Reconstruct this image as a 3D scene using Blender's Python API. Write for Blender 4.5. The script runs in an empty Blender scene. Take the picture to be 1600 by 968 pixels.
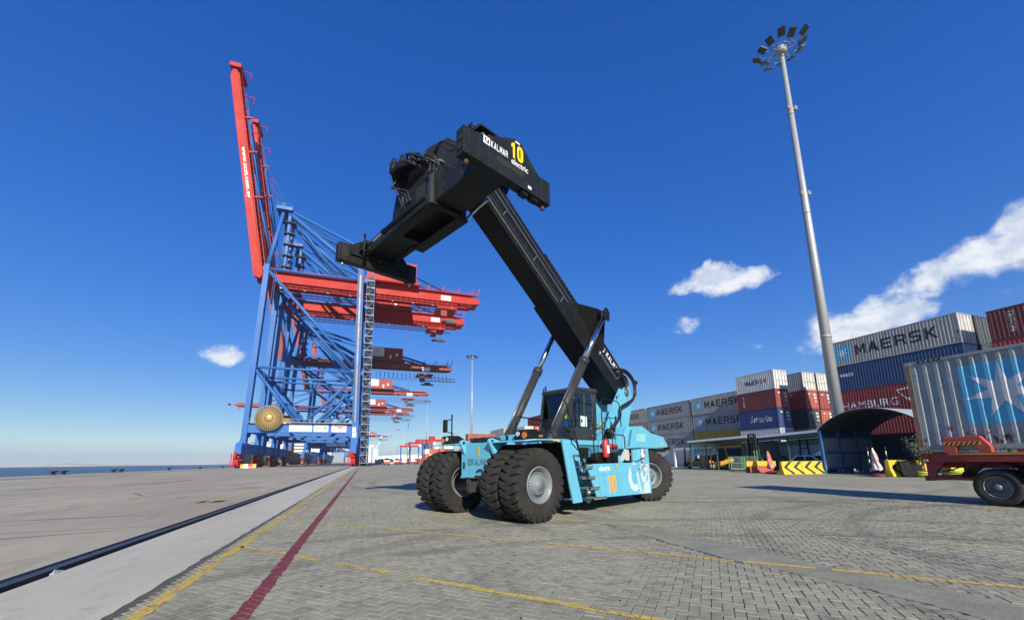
import bpy, bmesh, math, random
from mathutils import Vector, Matrix
import mathutils.noise as mnoise
R = math.radians
rnd = random.Random(7)
sc = bpy.context.scene
col = sc.collection
# ---------------------------------------------------------------- camera
cam_d = bpy.data.cameras.new('camera'); cam = bpy.data.objects.new('camera', cam_d); col.objects.link(cam)
CR = Matrix(((0.9428697919691129, -0.050068715297324, -0.3293777150029996),
             (-0.332969510613081, -0.1751709164529687, -0.926523855619008),
             (-0.01130753705309316, 0.9832640915733182, -0.18183472118462515)))
# rows are the world axes seen from the camera: columns of the result are the camera axes in the world
M4 = CR.to_4x4(); M4.translation = Vector((0, 0, 1.45)); 
cam.matrix_world = M4
cam_d.lens = 14.4; cam_d.sensor_width = 36; cam_d.shift_y = 0.0725
cam_d.clip_start = 0.05; cam_d.clip_end = 20000
sc.camera = cam
# ---------------------------------------------------------------- light
SUN_EL, SUN_AZ_X = R(29.0), -0.09
sdir = Vector((SUN_AZ_X, -1, 0)).normalized() * math.cos(SUN_EL) + Vector((0, 0, math.sin(SUN_EL)))
sun_d = bpy.data.lights.new('sun', 'SUN'); sun = bpy.data.objects.new('sun', sun_d); col.objects.link(sun)
sun_d.energy = 5.0; sun_d.angle = R(0.53); sun_d.color = (1.0, 0.93, 0.77)
sun.rotation_euler = sdir.to_track_quat('Z', 'Y').to_euler(); sun.location = (0, -20, 60)
HAZE = 0.00013
vs = sc.view_settings; vs.view_transform = 'Standard'; vs.look = 'None'; vs.exposure = 0.45; vs.gamma = 1.0
try: sc.display_settings.display_device = 'sRGB'
except Exception: pass
# ---------------------------------------------------------------- world: sky with clouds at infinity
world = bpy.data.worlds.new('World'); sc.world = world; world.use_nodes = True

class NT:
    "tiny node-tree helper"
    def __init__(s, tree): s.t = tree; s.n = tree.nodes; s.l = tree.links
    def node(s, typ, ins=None, **kw):
        n = s.n.new(typ)
        for k, v in kw.items(): setattr(n, k, v)
        for k, v in (ins or {}).items(): s.put(n, k, v)
        return n
    def put(s, n, k, v):
        if isinstance(v, bpy.types.Node): v = v.outputs[0]
        if isinstance(v, bpy.types.NodeSocket): s.l.new(v, n.inputs[k])
        else: n.inputs[k].default_value = v
    def math(s, op, a, b=None, c=None, clamp=False):
        n = s.node('ShaderNodeMath', operation=op, use_clamp=clamp); s.put(n, 0, a)
        if b is not None: s.put(n, 1, b)
        if c is not None: s.put(n, 2, c)
        return n.outputs[0]
    def ramp(s, v, lo, hi, a=0.0, b=1.0, smooth=True):
        n = s.node('ShaderNodeMapRange', interpolation_type='SMOOTHSTEP' if smooth else 'LINEAR')
        for k, x in zip(('Value', 'From Min', 'From Max', 'To Min', 'To Max'), (v, lo, hi, a, b)): s.put(n, k, x)
        return n.outputs[0]
    def mix(s, f, a, b, blend='MIX'):
        n = s.node('ShaderNodeMix', data_type='RGBA', blend_type=blend)
        s.put(n, 0, f)
        for k, x in ((6, a), (7, b)):
            if isinstance(x, tuple) and len(x) == 3: x = (*x, 1)
            s.put(n, k, x)
        return n.outputs[2]
    def noise(s, vec, scale, detail=4, rough=0.55, dist=0.0):
        n = s.node('ShaderNodeTexNoise', {'Scale': scale, 'Detail': detail, 'Roughness': rough, 'Distortion': dist})
        if vec is not None: s.put(n, 'Vector', vec)
        return n.outputs[0]
    def mapping(s, vec, scale=(1, 1, 1), rot=(0, 0, 0), loc=(0, 0, 0)):
        return s.node('ShaderNodeMapping', {'Vector': vec, 'Scale': scale, 'Rotation': rot, 'Location': loc}).outputs[0]

def build_world():
    w = NT(world.node_tree); w.n.clear()
    out = w.node('ShaderNodeOutputWorld')
    sky = w.node('ShaderNodeTexSky', sky_type='NISHITA', sun_disc=False, sun_elevation=SUN_EL, sun_rotation=math.pi + 0.09,
                 altitude=0, air_density=1.2, dust_density=0.0, ozone_density=8.0)
    tc = w.node('ShaderNodeTexCoord').outputs['Generated']
    sep = w.node('ShaderNodeSeparateXYZ', {0: tc})
    az = w.math('ARCTAN2', sep.outputs[0], sep.outputs[1])
    el = w.math('ARCSINE', sep.outputs[2])
    # cumulus: (azimuth deg, elevation deg, half width, half height, tilt deg, strength)
    CL = CLOUDS
    warp = w.node('ShaderNodeTexNoise', {'Vector': tc, 'Scale': 14.0, 'Detail': 5.0, 'Roughness': 0.6})
    wsep = w.node('ShaderNodeSeparateXYZ', {0: warp.outputs['Color']})
    az2 = w.math('ADD', az, w.math('MULTIPLY', w.math('SUBTRACT', wsep.outputs[0], 0.5), 0.06))
    el2 = w.math('ADD', el, w.math('MULTIPLY', w.math('SUBTRACT', wsep.outputs[1], 0.5), 0.05))
    tot = None
    for a, e, ha, he, tilt, k in CL:
        da = w.math('SUBTRACT', az2, R(a)); de = w.math('SUBTRACT', el2, R(e))
        c, s_ = math.cos(R(tilt)), math.sin(R(tilt))
        p = w.math('DIVIDE', w.math('ADD', w.math('MULTIPLY', da, c), w.math('MULTIPLY', de, s_)), R(ha))
        q = w.math('DIVIDE', w.math('SUBTRACT', w.math('MULTIPLY', de, c), w.math('MULTIPLY', da, s_)), R(he))
        r2 = w.math('ADD', w.math('MULTIPLY', p, p), w.math('MULTIPLY', q, q))
        m = w.math('MULTIPLY', w.math('SUBTRACT', 1.0, r2), k)
        tot = m if tot is None else w.math('MAXIMUM', tot, m)
    fb = w.math('ADD', w.math('MULTIPLY', w.noise(w.mapping(tc, (1, 1, 1.2)), 17.0, 6, 0.58), 0.72), w.math('MULTIPLY', w.noise(w.mapping(tc, (1, 1, 1.2)), 62.0, 6, 0.62), 0.28))
    fine = w.noise(w.mapping(tc, (1, 1, 1.5)), 20.0, 6, 0.6)
    dens = w.math('ADD', w.math('MAXIMUM', tot, -1.2), w.math('MULTIPLY', w.math('SUBTRACT', fb, 0.5), 4.2))
    mask = w.ramp(dens, 0.1, 1.45)
    mask = w.math('MULTIPLY', mask, 0.93)
    lit = w.ramp(w.math('ADD', fine, w.math('MULTIPLY', w.math('SINE', w.math('MULTIPLY', el, 60.0)), 0.03)), 0.36, 0.62)
    ccol = w.mix(lit, (5.0, 5.7, 6.9), (7.8, 7.95, 8.1))
    gm = w.node('ShaderNodeGamma', {'Color': sky.outputs[0], 'Gamma': 1.0})          # camera's softer contrast
    hs = w.node('ShaderNodeHueSaturation', {'Color': gm.outputs[0], 'Hue': 0.516, 'Saturation': 1.2, 'Value': 1.0})
    # roll off the bright horizon
    hsv = w.node('ShaderNodeSeparateColor', {0: hs.outputs[0]}, mode='HSV'); v_ = w.math('MULTIPLY', hsv.outputs[2], 0.112)
    v2 = w.math('DIVIDE', w.math('MULTIPLY', v_, 2.26 / 0.123), w.math('MULTIPLY_ADD', v_, 1.45, 1.0))
    cmb = w.node('ShaderNodeCombineColor', {0: hsv.outputs[0], 1: hsv.outputs[1], 2: v2}, mode='HSV')
    fin = w.mix(mask, cmb.outputs[0], ccol)
    bg = w.node('ShaderNodeBackground', {'Color': fin, 'Strength': 0.090})
    w.l.new(bg.outputs[0], out.inputs[0])
CLOUDS = [(47.4, 22.2, 4.6, 2.0, 0, 1.7), (44.8, 21.9, 3.4, 1.1, 8, 1.3), (51.6, 21.3, 3.0, 1.5, 5, 1.4), (48.8, 20.9, 3.2, 1.3, 0, 1.4), (54.2, 21.3, 1.0, 0.9, 40, 0.35),
          (44.3, 17.0, 2.9, 0.95, 14, 0.8),
          (60.3, 13.6, 4.6, 2.5, 0, 1.9), (57.6, 12.4, 3.0, 1.6, 0, 1.2), (62.6, 15.2, 2.8, 2.0, 20, 1.4), (65.2, 14.0, 3.0, 2.1, 10, 1.5), (64.6, 16.4, 2.6, 1.5, 18, 1.2), (67.0, 17.0, 3.3, 2.3, 12, 1.5), (70.2, 17.6, 3.6, 2.5, 8, 1.5),
          (73.4, 18.5, 3.5, 3.0, 15, 1.7), (77.5, 20.0, 4.8, 2.8, 10, 1.5), (84.0, 19.0, 4.4, 2.2, -5, 1.2), (69.3, 14.2, 2.6, 0.7, 5, 0.3),
          (-16.4, 12.3, 3.2, 1.2, 5, 1.4), (51.2, 13.2, 1.0, 0.4, 0, 0.3),
          (-62.0, 16.0, 5.0, 1.8, 0, 0.9), (118.0, 20.0, 6.0, 2.2, 0, 0.9), (-110.0, 14.0, 6.0, 1.8, 0, 0.8)]
build_world()
# ---------------------------------------------------------------- materials (procedural)
MATS = {}
def mat(name, color, rough=0.5, metal=0.0, dirt=0.25, dscale=2.0, dcol=None, rust=0.0, streak=0.0, bump=0.0, bscale=40.0, fine=0.0, spec=0.5, coat=0.0, var=0.0):
    "painted / bare surface with mottling, grime, vertical streaks and rust patches"
    if name in MATS: return MATS[name]
    m = bpy.data.materials.new(name); m.use_nodes = True; MATS[name] = m
    t = NT(m.node_tree); b = t.n['Principled BSDF']
    tc = t.node('ShaderNodeTexCoord').outputs['Object']
    oi = t.node('ShaderNodeObjectInfo')
    off = t.node('ShaderNodeVectorMath', {0: tc, 1: t.math('MULTIPLY', oi.outputs['Random'], 37.0)}, operation='ADD').outputs[0]
    c = (*color, 1)
    n1 = t.noise(off, dscale, 6, 0.62)
    dc = dcol or tuple(x * 0.45 + 0.02 for x in color)
    cur = t.mix(t.math('MULTIPLY', t.ramp(n1, 0.42, 0.78), dirt), c, (*dc, 1))
    if fine:
        n2 = t.noise(off, dscale * 14, 3, 0.6)
        cur = t.mix(t.math('MULTIPLY', t.ramp(n2, 0.35, 0.7), fine), cur, (*dc, 1))
    if streak:
        n3 = t.noise(t.mapping(off, (5, 5, 0.28)), 2.2, 5, 0.65)
        cur = t.mix(t.math('MULTIPLY', t.ramp(n3, 0.5, 0.72), streak), cur, (*(x * 0.5 + 0.03 for x in dc), 1))
    rmask = None
    if rust:
        n4 = t.noise(off, 1.7, 9, 0.72)
        rmask = t.ramp(n4, 0.66 - 0.16 * rust, 0.70 - 0.12 * rust)
        rc = t.mix(t.noise(off, 22, 4), (0.10, 0.035, 0.015), (0.24, 0.10, 0.045))
        cur = t.mix(rmask, cur, rc)
    if var:
        hv = t.node('ShaderNodeHueSaturation', {'Color': cur, 'Value': t.ramp(oi.outputs['Random'], 0, 1, 1 - var, 1 + var, False)})
        cur = hv.outputs[0]
    t.put(b, 'Base Color', cur)
    rr = t.math('ADD', rough, t.math('MULTIPLY', t.math('SUBTRACT', n1, 0.5), 0.35), clamp=True)
    if rmask is not None: rr = t.math('MAXIMUM', rr, t.math('MULTIPLY', rmask, 0.85))
    t.put(b, 'Roughness', rr); t.put(b, 'Metallic', metal)
    b.inputs['Specular IOR Level'].default_value = spec
    if coat: b.inputs['Coat Weight'].default_value = coat; b.inputs['Coat Roughness'].default_value = 0.15
    if bump:
        bn = t.node('ShaderNodeBump', {'Strength': bump, 'Distance': 0.02, 'Height': t.noise(off, bscale, 5, 0.65)})
        t.put(b, 'Normal', bn.outputs[0])
    return m

def glass_mat(name, tint=(0.55, 0.62, 0.62), alpha=0.35):
    m = bpy.data.materials.new(name); m.use_nodes = True; t = NT(m.node_tree); t.n.clear()
    out = t.node('ShaderNodeOutputMaterial')
    gl = t.node('ShaderNodeBsdfGlossy', {'Color': (0.9, 0.95, 1, 1), 'Roughness': 0.03})
    tr = t.node('ShaderNodeBsdfTransparent', {'Color': (*tint, 1)})
    fr = t.node('ShaderNodeFresnel', {'IOR': 1.5})
    mx = t.node('ShaderNodeMixShader', {0: t.math('ADD', fr.outputs[0], 0.06), 1: tr.outputs[0], 2: gl.outputs[0]})
    t.l.new(mx.outputs[0], out.inputs[0]); MATS[name] = m
    return m

# ---------------------------------------------------------------- mesh builder
class MB:
    def __init__(s): s.b = bmesh.new()
    def verts(s, pts): return [s.b.verts.new(p) for p in pts]
    def face(s, vs):
        try: return s.b.faces.new(vs)
        except ValueError: return None
    def quad(s, *p):
        s.face(s.verts(p)); return s
    def hexa(s, p8):
        v = s.verts(p8)
        for f in ((3, 2, 1, 0), (4, 5, 6, 7), (0, 1, 5, 4), (1, 2, 6, 5), (2, 3, 7, 6), (3, 0, 4, 7)): s.face([v[i] for i in f])
        return s
    def box(s, c, size, rot=None):
        x, y, z = (k / 2 for k in size); c = Vector(c)
        p = [Vector(q) for q in ((-x, -y, -z), (x, -y, -z), (x, y, -z), (-x, y, -z), (-x, -y, z), (x, -y, z), (x, y, z), (-x, y, z))]
        if rot is not None:
            if not isinstance(rot, Matrix): rot = Matrix.Rotation(rot, 3, 'Z')
            p = [rot @ q for q in p]
        return s.hexa([c + q for q in p])
    def span(s, lo, hi):
        return s.box([(a + b) / 2 for a, b in zip(lo, hi)], [abs(b - a) for a, b in zip(lo, hi)])
    def prism(s, poly, fn, d0, d1):
        "poly [(a,b)], fn(a,b,d)->xyz, extruded between d0 and d1; concave outlines are fine"
        n = len(poly)
        A = s.verts([fn(a, b, d0) for a, b in poly]); B = s.verts([fn(a, b, d1) for a, b in poly])
        s.face(A[::-1]); s.face(B)
        for i in range(n): s.face([A[i], A[(i + 1) % n], B[(i + 1) % n], B[i]])
        return s
    def frame(s, d):
        d = Vector(d).normalized(); up = Vector((0, 0, 1)) if abs(d.z) < 0.95 else Vector((1, 0, 0))
        x = d.cross(up).normalized(); return x, x.cross(d).normalized(), d
    def tube(s, p0, p1, r0, r1=None, n=10, cap=True):
        p0, p1 = Vector(p0), Vector(p1); r1 = r0 if r1 is None else r1
        if (p1 - p0).length < 1e-6: return s
        x, y, _ = s.frame(p1 - p0)
        cs = [(math.cos(2 * math.pi * i / n), math.sin(2 * math.pi * i / n)) for i in range(n)]
        A = s.verts([p0 + (x * a + y * b) * r0 for a, b in cs]); B = s.verts([p1 + (x * a + y * b) * r1 for a, b in cs])
        for i in range(n):
            f = s.face([A[i], B[i], B[(i + 1) % n], A[(i + 1) % n]])
            if f: f.smooth = n > 6
        if cap: s.face(A); s.face(B[::-1])
        return s
    def beam(s, p0, p1, w, h, up=(0, 0, 1)):
        "rectangular bar: h along up, w across"
        p0, p1 = Vector(p0), Vector(p1); d = (p1 - p0).normalized(); x = d.cross(Vector(up))
        if x.length < 1e-4: x = d.cross(Vector((1, 0, 0)))
        x.normalize(); y = x.cross(d).normalized(); a, b = x * w / 2, y * h / 2
        return s.hexa([p0 - a - b, p0 + a - b, p0 + a + b, p0 - a + b, p1 - a - b, p1 + a - b, p1 + a + b, p1 - a + b])
    def path(s, pts, r, n=8, smooth=3):
        pts = [Vector(p) for p in pts]
        if smooth and len(pts) > 2:
            q = []
            for i in range(len(pts) - 1):
                p0 = pts[max(i - 1, 0)]; p1 = pts[i]; p2 = pts[i + 1]; p3 = pts[min(i + 2, len(pts) - 1)]
                for k in range(smooth):
                    t = k / smooth
                    q.append(0.5 * ((2 * p1) + (p2 - p0) * t + (2 * p0 - 5 * p1 + 4 * p2 - p3) * t * t + (3 * p1 - p0 - 3 * p2 + p3) * t ** 3))
            pts = q + [pts[-1]]
        rings = []; x = None
        for i, p in enumerate(pts):
            d = (pts[min(i + 1, len(pts) - 1)] - pts[max(i - 1, 0)])
            if d.length < 1e-7: d = Vector((0, 0, 1))
            d.normalize()
            if x is None: x, y, _ = s.frame(d)
            else:
                x = x - d * x.dot(d)
                if x.length < 1e-5: x, y, _ = s.frame(d)
                x.normalize(); y = x.cross(d)
            rings.append(s.verts([p + (x * math.cos(2 * math.pi * k / n) + y * math.sin(2 * math.pi * k / n)) * r for k in range(n)]))
        for A, B in zip(rings, rings[1:]):
            for k in range(n):
                f = s.face([A[k], B[k], B[(k + 1) % n], A[(k + 1) % n]])
                if f: f.smooth = True
        s.face(rings[0]); s.face(rings[-1][::-1])
        return s
    def lathe(s, prof, c=(0, 0, 0), axis='y', n=32, smooth=True, a0=0, a1=2 * math.pi):
        "prof [(along, radius)]"
        c = Vector(c); full = abs(a1 - a0 - 2 * math.pi) < 1e-6; m = n if full else n + 1
        def P(h, r, t):
            u, v = r * math.cos(t), r * math.sin(t)
            return c + Vector({'x': (h, u, v), 'y': (u, h, v), 'z': (u, v, h)}[axis])
        rings = [s.verts([P(h, r, a0 + (a1 - a0) * k / n) for k in range(m)]) if r > 1e-6 else s.verts([P(h, 0, 0)]) for h, r in prof]
        for A, B in zip(rings, rings[1:]):
            for k in range(n):
                k2 = (k + 1) % m
                if len(A) == 1 and len(B) == 1: continue
                if len(A) == 1: f = s.face([A[0], B[k], B[k2]])
                elif len(B) == 1: f = s.face([A[k], B[0], A[k2]])
                else: f = s.face([A[k], B[k], B[k2], A[k2]])
                if f: f.smooth = smooth
        return s
    def sphere(s, c, r, n=12, sx=1, sy=1, sz=1):
        c = Vector(c); pr = [(-math.cos(math.pi * i / n), math.sin(math.pi * i / n)) for i in range(n + 1)]
        rings = [s.verts([c + Vector((r * sx * q * math.cos(2 * math.pi * k / (n * 2)), r * sy * q * math.sin(2 * math.pi * k / (n * 2)), r * sz * h)) for k in range(n * 2)]) if q > 1e-6 else s.verts([c + Vector((0, 0, r * sz * h))]) for h, q in pr]
        m = n * 2
        for A, B in zip(rings, rings[1:]):
            for k in range(m):
                k2 = (k + 1) % m
                f = s.face([A[0], B[k], B[k2]]) if len(A) == 1 else s.face([A[k], B[0], A[k2]]) if len(B) == 1 else s.face([A[k], B[k], B[k2], A[k2]])
                if f: f.smooth = True
        return s
    def mesh(s, name):
        me = bpy.data.meshes.new(name); bmesh.ops.recalc_face_normals(s.b, faces=s.b.faces[:]); s.b.to_mesh(me); s.b.free(); return me
    def clusters(s, tol=0.004):
        "groups of loose islands whose boxes touch"
        s.b.verts.index_update(); seen = {}; isl = []
        for v in s.b.verts:
            if v in seen: continue
            st = [v]; seen[v] = 1; g = []
            while st:
                w_ = st.pop(); g.append(w_)
                for e in w_.link_edges:
                    o = e.other_vert(w_)
                    if o not in seen: seen[o] = 1; st.append(o)
            isl.append(g)
        bx = []
        for g in isl:
            c = [v.co for v in g]; bx.append(([min(q[i] for q in c) - tol for i in range(3)], [max(q[i] for q in c) + tol for i in range(3)]))
        par = list(range(len(isl)))
        def fnd(i):
            while par[i] != i: i = par[i]
            return i
        for i in range(len(isl)):
            for j in range(i):
                if all(bx[i][0][k] <= bx[j][1][k] and bx[j][0][k] <= bx[i][1][k] for k in range(3)): par[fnd(i)] = fnd(j)
        out = {}
        for i, g in enumerate(isl): out.setdefault(fnd(i), []).extend(g)
        return list(out.values())
    def each(s, name, m, parent=None, bevel=0.0):
        "one object for every separate piece"
        bmesh.ops.recalc_face_normals(s.b, faces=s.b.faces[:]); res = []
        for g in s.clusters():
            nb = bmesh.new(); mp = {v: nb.verts.new(v.co) for v in g}; done = set()
            for v in g:
                for f in v.link_faces:
                    if f in done: continue
                    done.add(f)
                    try: nf = nb.faces.new([mp[q] for q in f.verts]); nf.smooth = f.smooth
                    except ValueError: pass
            me = bpy.data.meshes.new(name); nb.to_mesh(me); nb.free(); res.append(put(name, me, m, parent, bevel))
        s.b.free(); return res
    def build(s, name, m, parent=None, bevel=0.0, loc=None, rot=None):
        return put(name, s.mesh(name), m, parent, bevel, loc, rot)

def put(name, me, m, parent=None, bevel=0.0, loc=None, rot=None):
    o = bpy.data.objects.new(name, me); col.objects.link(o)
    if m is not None:
        if not me.materials: me.materials.append(m)
        elif me.materials[0] is not m:
            o.material_slots[0].link = 'OBJECT'; o.material_slots[0].material = m
    if parent is not None: o.parent = parent
    if loc is not None: o.location = loc
    if rot is not None: o.rotation_euler = rot
    if bevel:
        b = o.modifiers.new('bevel', 'BEVEL'); b.width = bevel; b.segments = 2; b.limit_method = 'ANGLE'; b.angle_limit = R(35)
    return o
def tag(o, label, cat, group=None):
    o['label'] = label; o['category'] = cat
    if group: o['group'] = group
    return o
def thing(name, label, cat, loc=(0, 0, 0), rz=0.0, group=None):
    o = bpy.data.objects.new(name, None); col.objects.link(o); o.location = loc; o.rotation_euler = (0, 0, rz); o.empty_display_size = 0.3
    return tag(o, label, cat, group)
def struct(name, mb, m, kind='structure', parent=None):
    o = mb.build(name, m, parent); o['kind'] = kind; return o
def copy_tree(o, parent=None):
    c = o.copy(); col.objects.link(c)
    if parent is not None: c.parent = parent
    for ch in kids.get(o.name, []): copy_tree(ch, c)
    return c
kids = {}
def index_kids(root):
    "child lists for copying, one level and two levels deep"
    allo = list(bpy.data.objects)
    for o in allo:
        if o.parent is not None: kids.setdefault(o.parent.name, [])
    for k in list(kids): kids[k] = []
    for o in allo:
        if o.parent is not None: kids[o.parent.name].append(o)

_tx = {}
def text_mesh(body, width=None, height=1.0, bold=0.0, extrude=0.0, align='CENTER', shear=0.0, spacing=1.0, res=3):
    "flat lettering in XY, centred on 0, cap height = height, optional fixed width"
    cu = bpy.data.curves.new('lettering', 'FONT'); cu.body = body; cu.align_x = 'CENTER'; cu.size = 1.0
    cu.offset = bold; cu.extrude = extrude; cu.shear = shear; cu.space_character = spacing; cu.resolution_u = res
    o = bpy.data.objects.new('lettering_source', cu); col.objects.link(o)
    dg = bpy.context.evaluated_depsgraph_get(); me = bpy.data.meshes.new_from_object(o.evaluated_get(dg))
    bpy.data.objects.remove(o); bpy.data.curves.remove(cu)
    xs = [v.co.x for v in me.vertices]; ys = [v.co.y for v in me.vertices]
    x0, x1, y0, y1 = min(xs), max(xs), min(ys), max(ys)
    sy = height / (y1 - y0); sx = width / (x1 - x0) if width else sy
    for v in me.vertices: v.co.x = (v.co.x - (x0 + x1) / 2) * sx; v.co.y = (v.co.y - (y0 + y1) / 2) * sy
    return me
def place_flat(me, origin, xd, yd):
    "move a flat XY mesh into the plane spanned by xd, yd at origin"
    xd, yd, o = Vector(xd), Vector(yd), Vector(origin); zd = xd.cross(yd).normalized()
    for v in me.vertices: v.co = o + xd * v.co.x + yd * v.co.y + zd * v.co.z
    me.update(); return me
def poly_mesh(polys):
    b = bmesh.new()
    for p in polys:
        try: b.faces.new([b.verts.new((x, y, 0)) for x, y in p])
        except ValueError: pass
    bmesh.ops.triangulate(b, faces=b.faces[:], ngon_method='EAR_CLIP')
    me = bpy.data.meshes.new('marks'); b.to_mesh(me); b.free(); return me
_GL = {
 'M': [[(0, 0), (0, 1), (.25, 1), (.5, .45), (.75, 1), (1, 1), (1, 0), (.8, 0), (.8, .66), (.58, .18), (.42, .18), (.2, .66), (.2, 0)]],
 'A': [[(0, 0), (.38, 1), (.5, 1), (.5, .74), (.37, .40), (.5, .40), (.5, .22), (.30, .22), (.22, 0)], [(1, 0), (.62, 1), (.5, 1), (.5, .74), (.63, .40), (.5, .40), (.5, .22), (.70, .22), (.78, 0)]],
 'E': [[(0, 0), (0, 1), (.95, 1), (.95, .81), (.22, .81), (.22, .60), (.88, .60), (.88, .42), (.22, .42), (.22, .19), (.95, .19), (.95, 0)]],
 'R': [[(0, 0), (0, 1), (.22, 1), (.22, 0)], [(.22, .82), (.22, 1), (.8, 1), (.95, .88), (.95, .82)], [(.73, .56), (.73, .82), (.95, .82), (.95, .56)], [(.22, .38), (.22, .56), (.95, .56), (.95, .52), (.82, .40), (.60, .38)], [(.60, .38), (.82, .40), (1, 0), (.75, 0)]],
 'S': [[(.12, .81), (0, .86), (.14, 1), (.95, 1), (.95, .81)], [(0, .60), (0, .86), (.12, .81), (.22, .81), (.22, .60)], [(0, .60), (.83, .60), (.73, .42), (.12, .42), (0, .54)], [(.73, .19), (.73, .42), (.83, .60), (.95, .48), (.95, .19)], [(0, 0), (0, .19), (.95, .19), (.95, .12), (.82, 0)]],
 'K': [[(0, 0), (0, 1), (.22, 1), (.22, .60), (.66, 1), (.98, 1), (.48, .54), (1, 0), (.70, 0), (.33, .40), (.22, .30), (.22, 0)]],
 'L': [[(0, 0), (0, 1), (.22, 1), (.22, .19), (.95, .19), (.95, 0)]],
 '1': [[(.35, 0), (.35, .72), (.12, .64), (.12, .84), (.45, 1), (.68, 1), (.68, 0)]],
}
_GL['0'] = [[(0, .25), (0, .75), (.10, .92), (.3, 1), (.5, 1), (.5, .82), (.38, .78), (.32, .68), (.32, .32), (.38, .22), (.5, .18), (.5, 0), (.3, 0), (.10, .08)], [(1, .25), (1, .75), (.90, .92), (.7, 1), (.5, 1), (.5, .82), (.62, .78), (.68, .68), (.68, .32), (.62, .22), (.5, .18), (.5, 0), (.7, 0), (.90, .08)]]
def block_text(body, width, height, gap=0.22):
    "wide block capitals cut as plain outlines"
    n = len(body); cw = width / (n + gap * (n - 1)); polys = []
    for i, ch in enumerate(body):
        x0 = -width / 2 + i * cw * (1 + gap)
        for p in _GL[ch]: polys.append([(x0 + x * cw, (y - 0.5) * height) for x, y in p])
    return poly_mesh(polys)
def star_mesh(cx, cy, ro, ri, n=7, a0=math.pi / 2):
    p = star_poly(cx, cy, ro, ri, n, a0)
    return poly_mesh([[(cx, cy), p[i - 1], p[i], p[(i + 1) % len(p)]] for i in range(0, len(p), 2)])
def star_poly(cx, cy, ro, ri, n=7, a0=math.pi / 2):
    return [(cx + (ro if i % 2 == 0 else ri) * math.cos(a0 + math.pi * i / n), cy + (ro if i % 2 == 0 else ri) * math.sin(a0 + math.pi * i / n)) for i in range(2 * n)]
def ring_polys(cx, cy, r0, r1, a0, a1, n=24, sy=1.0):
    out = []
    for i in range(n):
        t0, t1 = a0 + (a1 - a0) * i / n, a0 + (a1 - a0) * (i + 1) / n
        out.append([(cx + r0 * math.cos(t0), cy + r0 * math.sin(t0) * sy), (cx + r1 * math.cos(t0), cy + r1 * math.sin(t0) * sy), (cx + r1 * math.cos(t1), cy + r1 * math.sin(t1) * sy), (cx + r0 * math.cos(t1), cy + r0 * math.sin(t1) * sy)])
    return out
# ================================================================ ground
TRACKS = [(14.0, 0.0, 9.3, 0.20), (14.6, -0.4, 8.1, 0.22), (2.0, -6.0, 13.2, 0.16), (2.3, -6.2, 15.4, 0.2), (-9.0, 22.0, 17.0, 0.2), (20.0, 30.0, 19.5, 0.25), (21.0, 30.5, 21.8, 0.25)]
def rubber(t, pos, cur, amount=0.5):
    sp = t.node('ShaderNodeSeparateXYZ', {0: pos}); nz = t.noise(pos, 0.8, 5, 0.65); n2 = t.noise(pos, 9.0, 4, 0.6); tot = None
    for cx, cy, r, w_ in TRACKS:
        d = t.math('SQRT', t.math('ADD', t.math('POWER', t.math('SUBTRACT', sp.outputs[0], cx), 2.0), t.math('POWER', t.math('SUBTRACT', sp.outputs[1], cy), 2.0)))
        m_ = t.ramp(t.math('ABSOLUTE', t.math('ADD', t.math('SUBTRACT', d, r), t.math('MULTIPLY', t.math('SUBTRACT', nz, 0.5), 0.5))), w_ * 1.6, w_ * 0.4)
        tot = m_ if tot is None else t.math('MAXIMUM', tot, m_)
    oil = t.ramp(t.math('ADD', t.noise(pos, 0.55, 7, 0.7), t.math('MULTIPLY', n2, 0.12)), 0.66, 0.78)
    tot = t.math('MAXIMUM', t.math('MULTIPLY', tot, t.ramp(t.math('ADD', nz, t.math('MULTIPLY', n2, 0.3)), 0.42, 0.72)), t.math('MULTIPLY', oil, 0.9))
    return t.mix(t.math('MULTIPLY', tot, amount), cur, (0.055, 0.053, 0.05))
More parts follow.
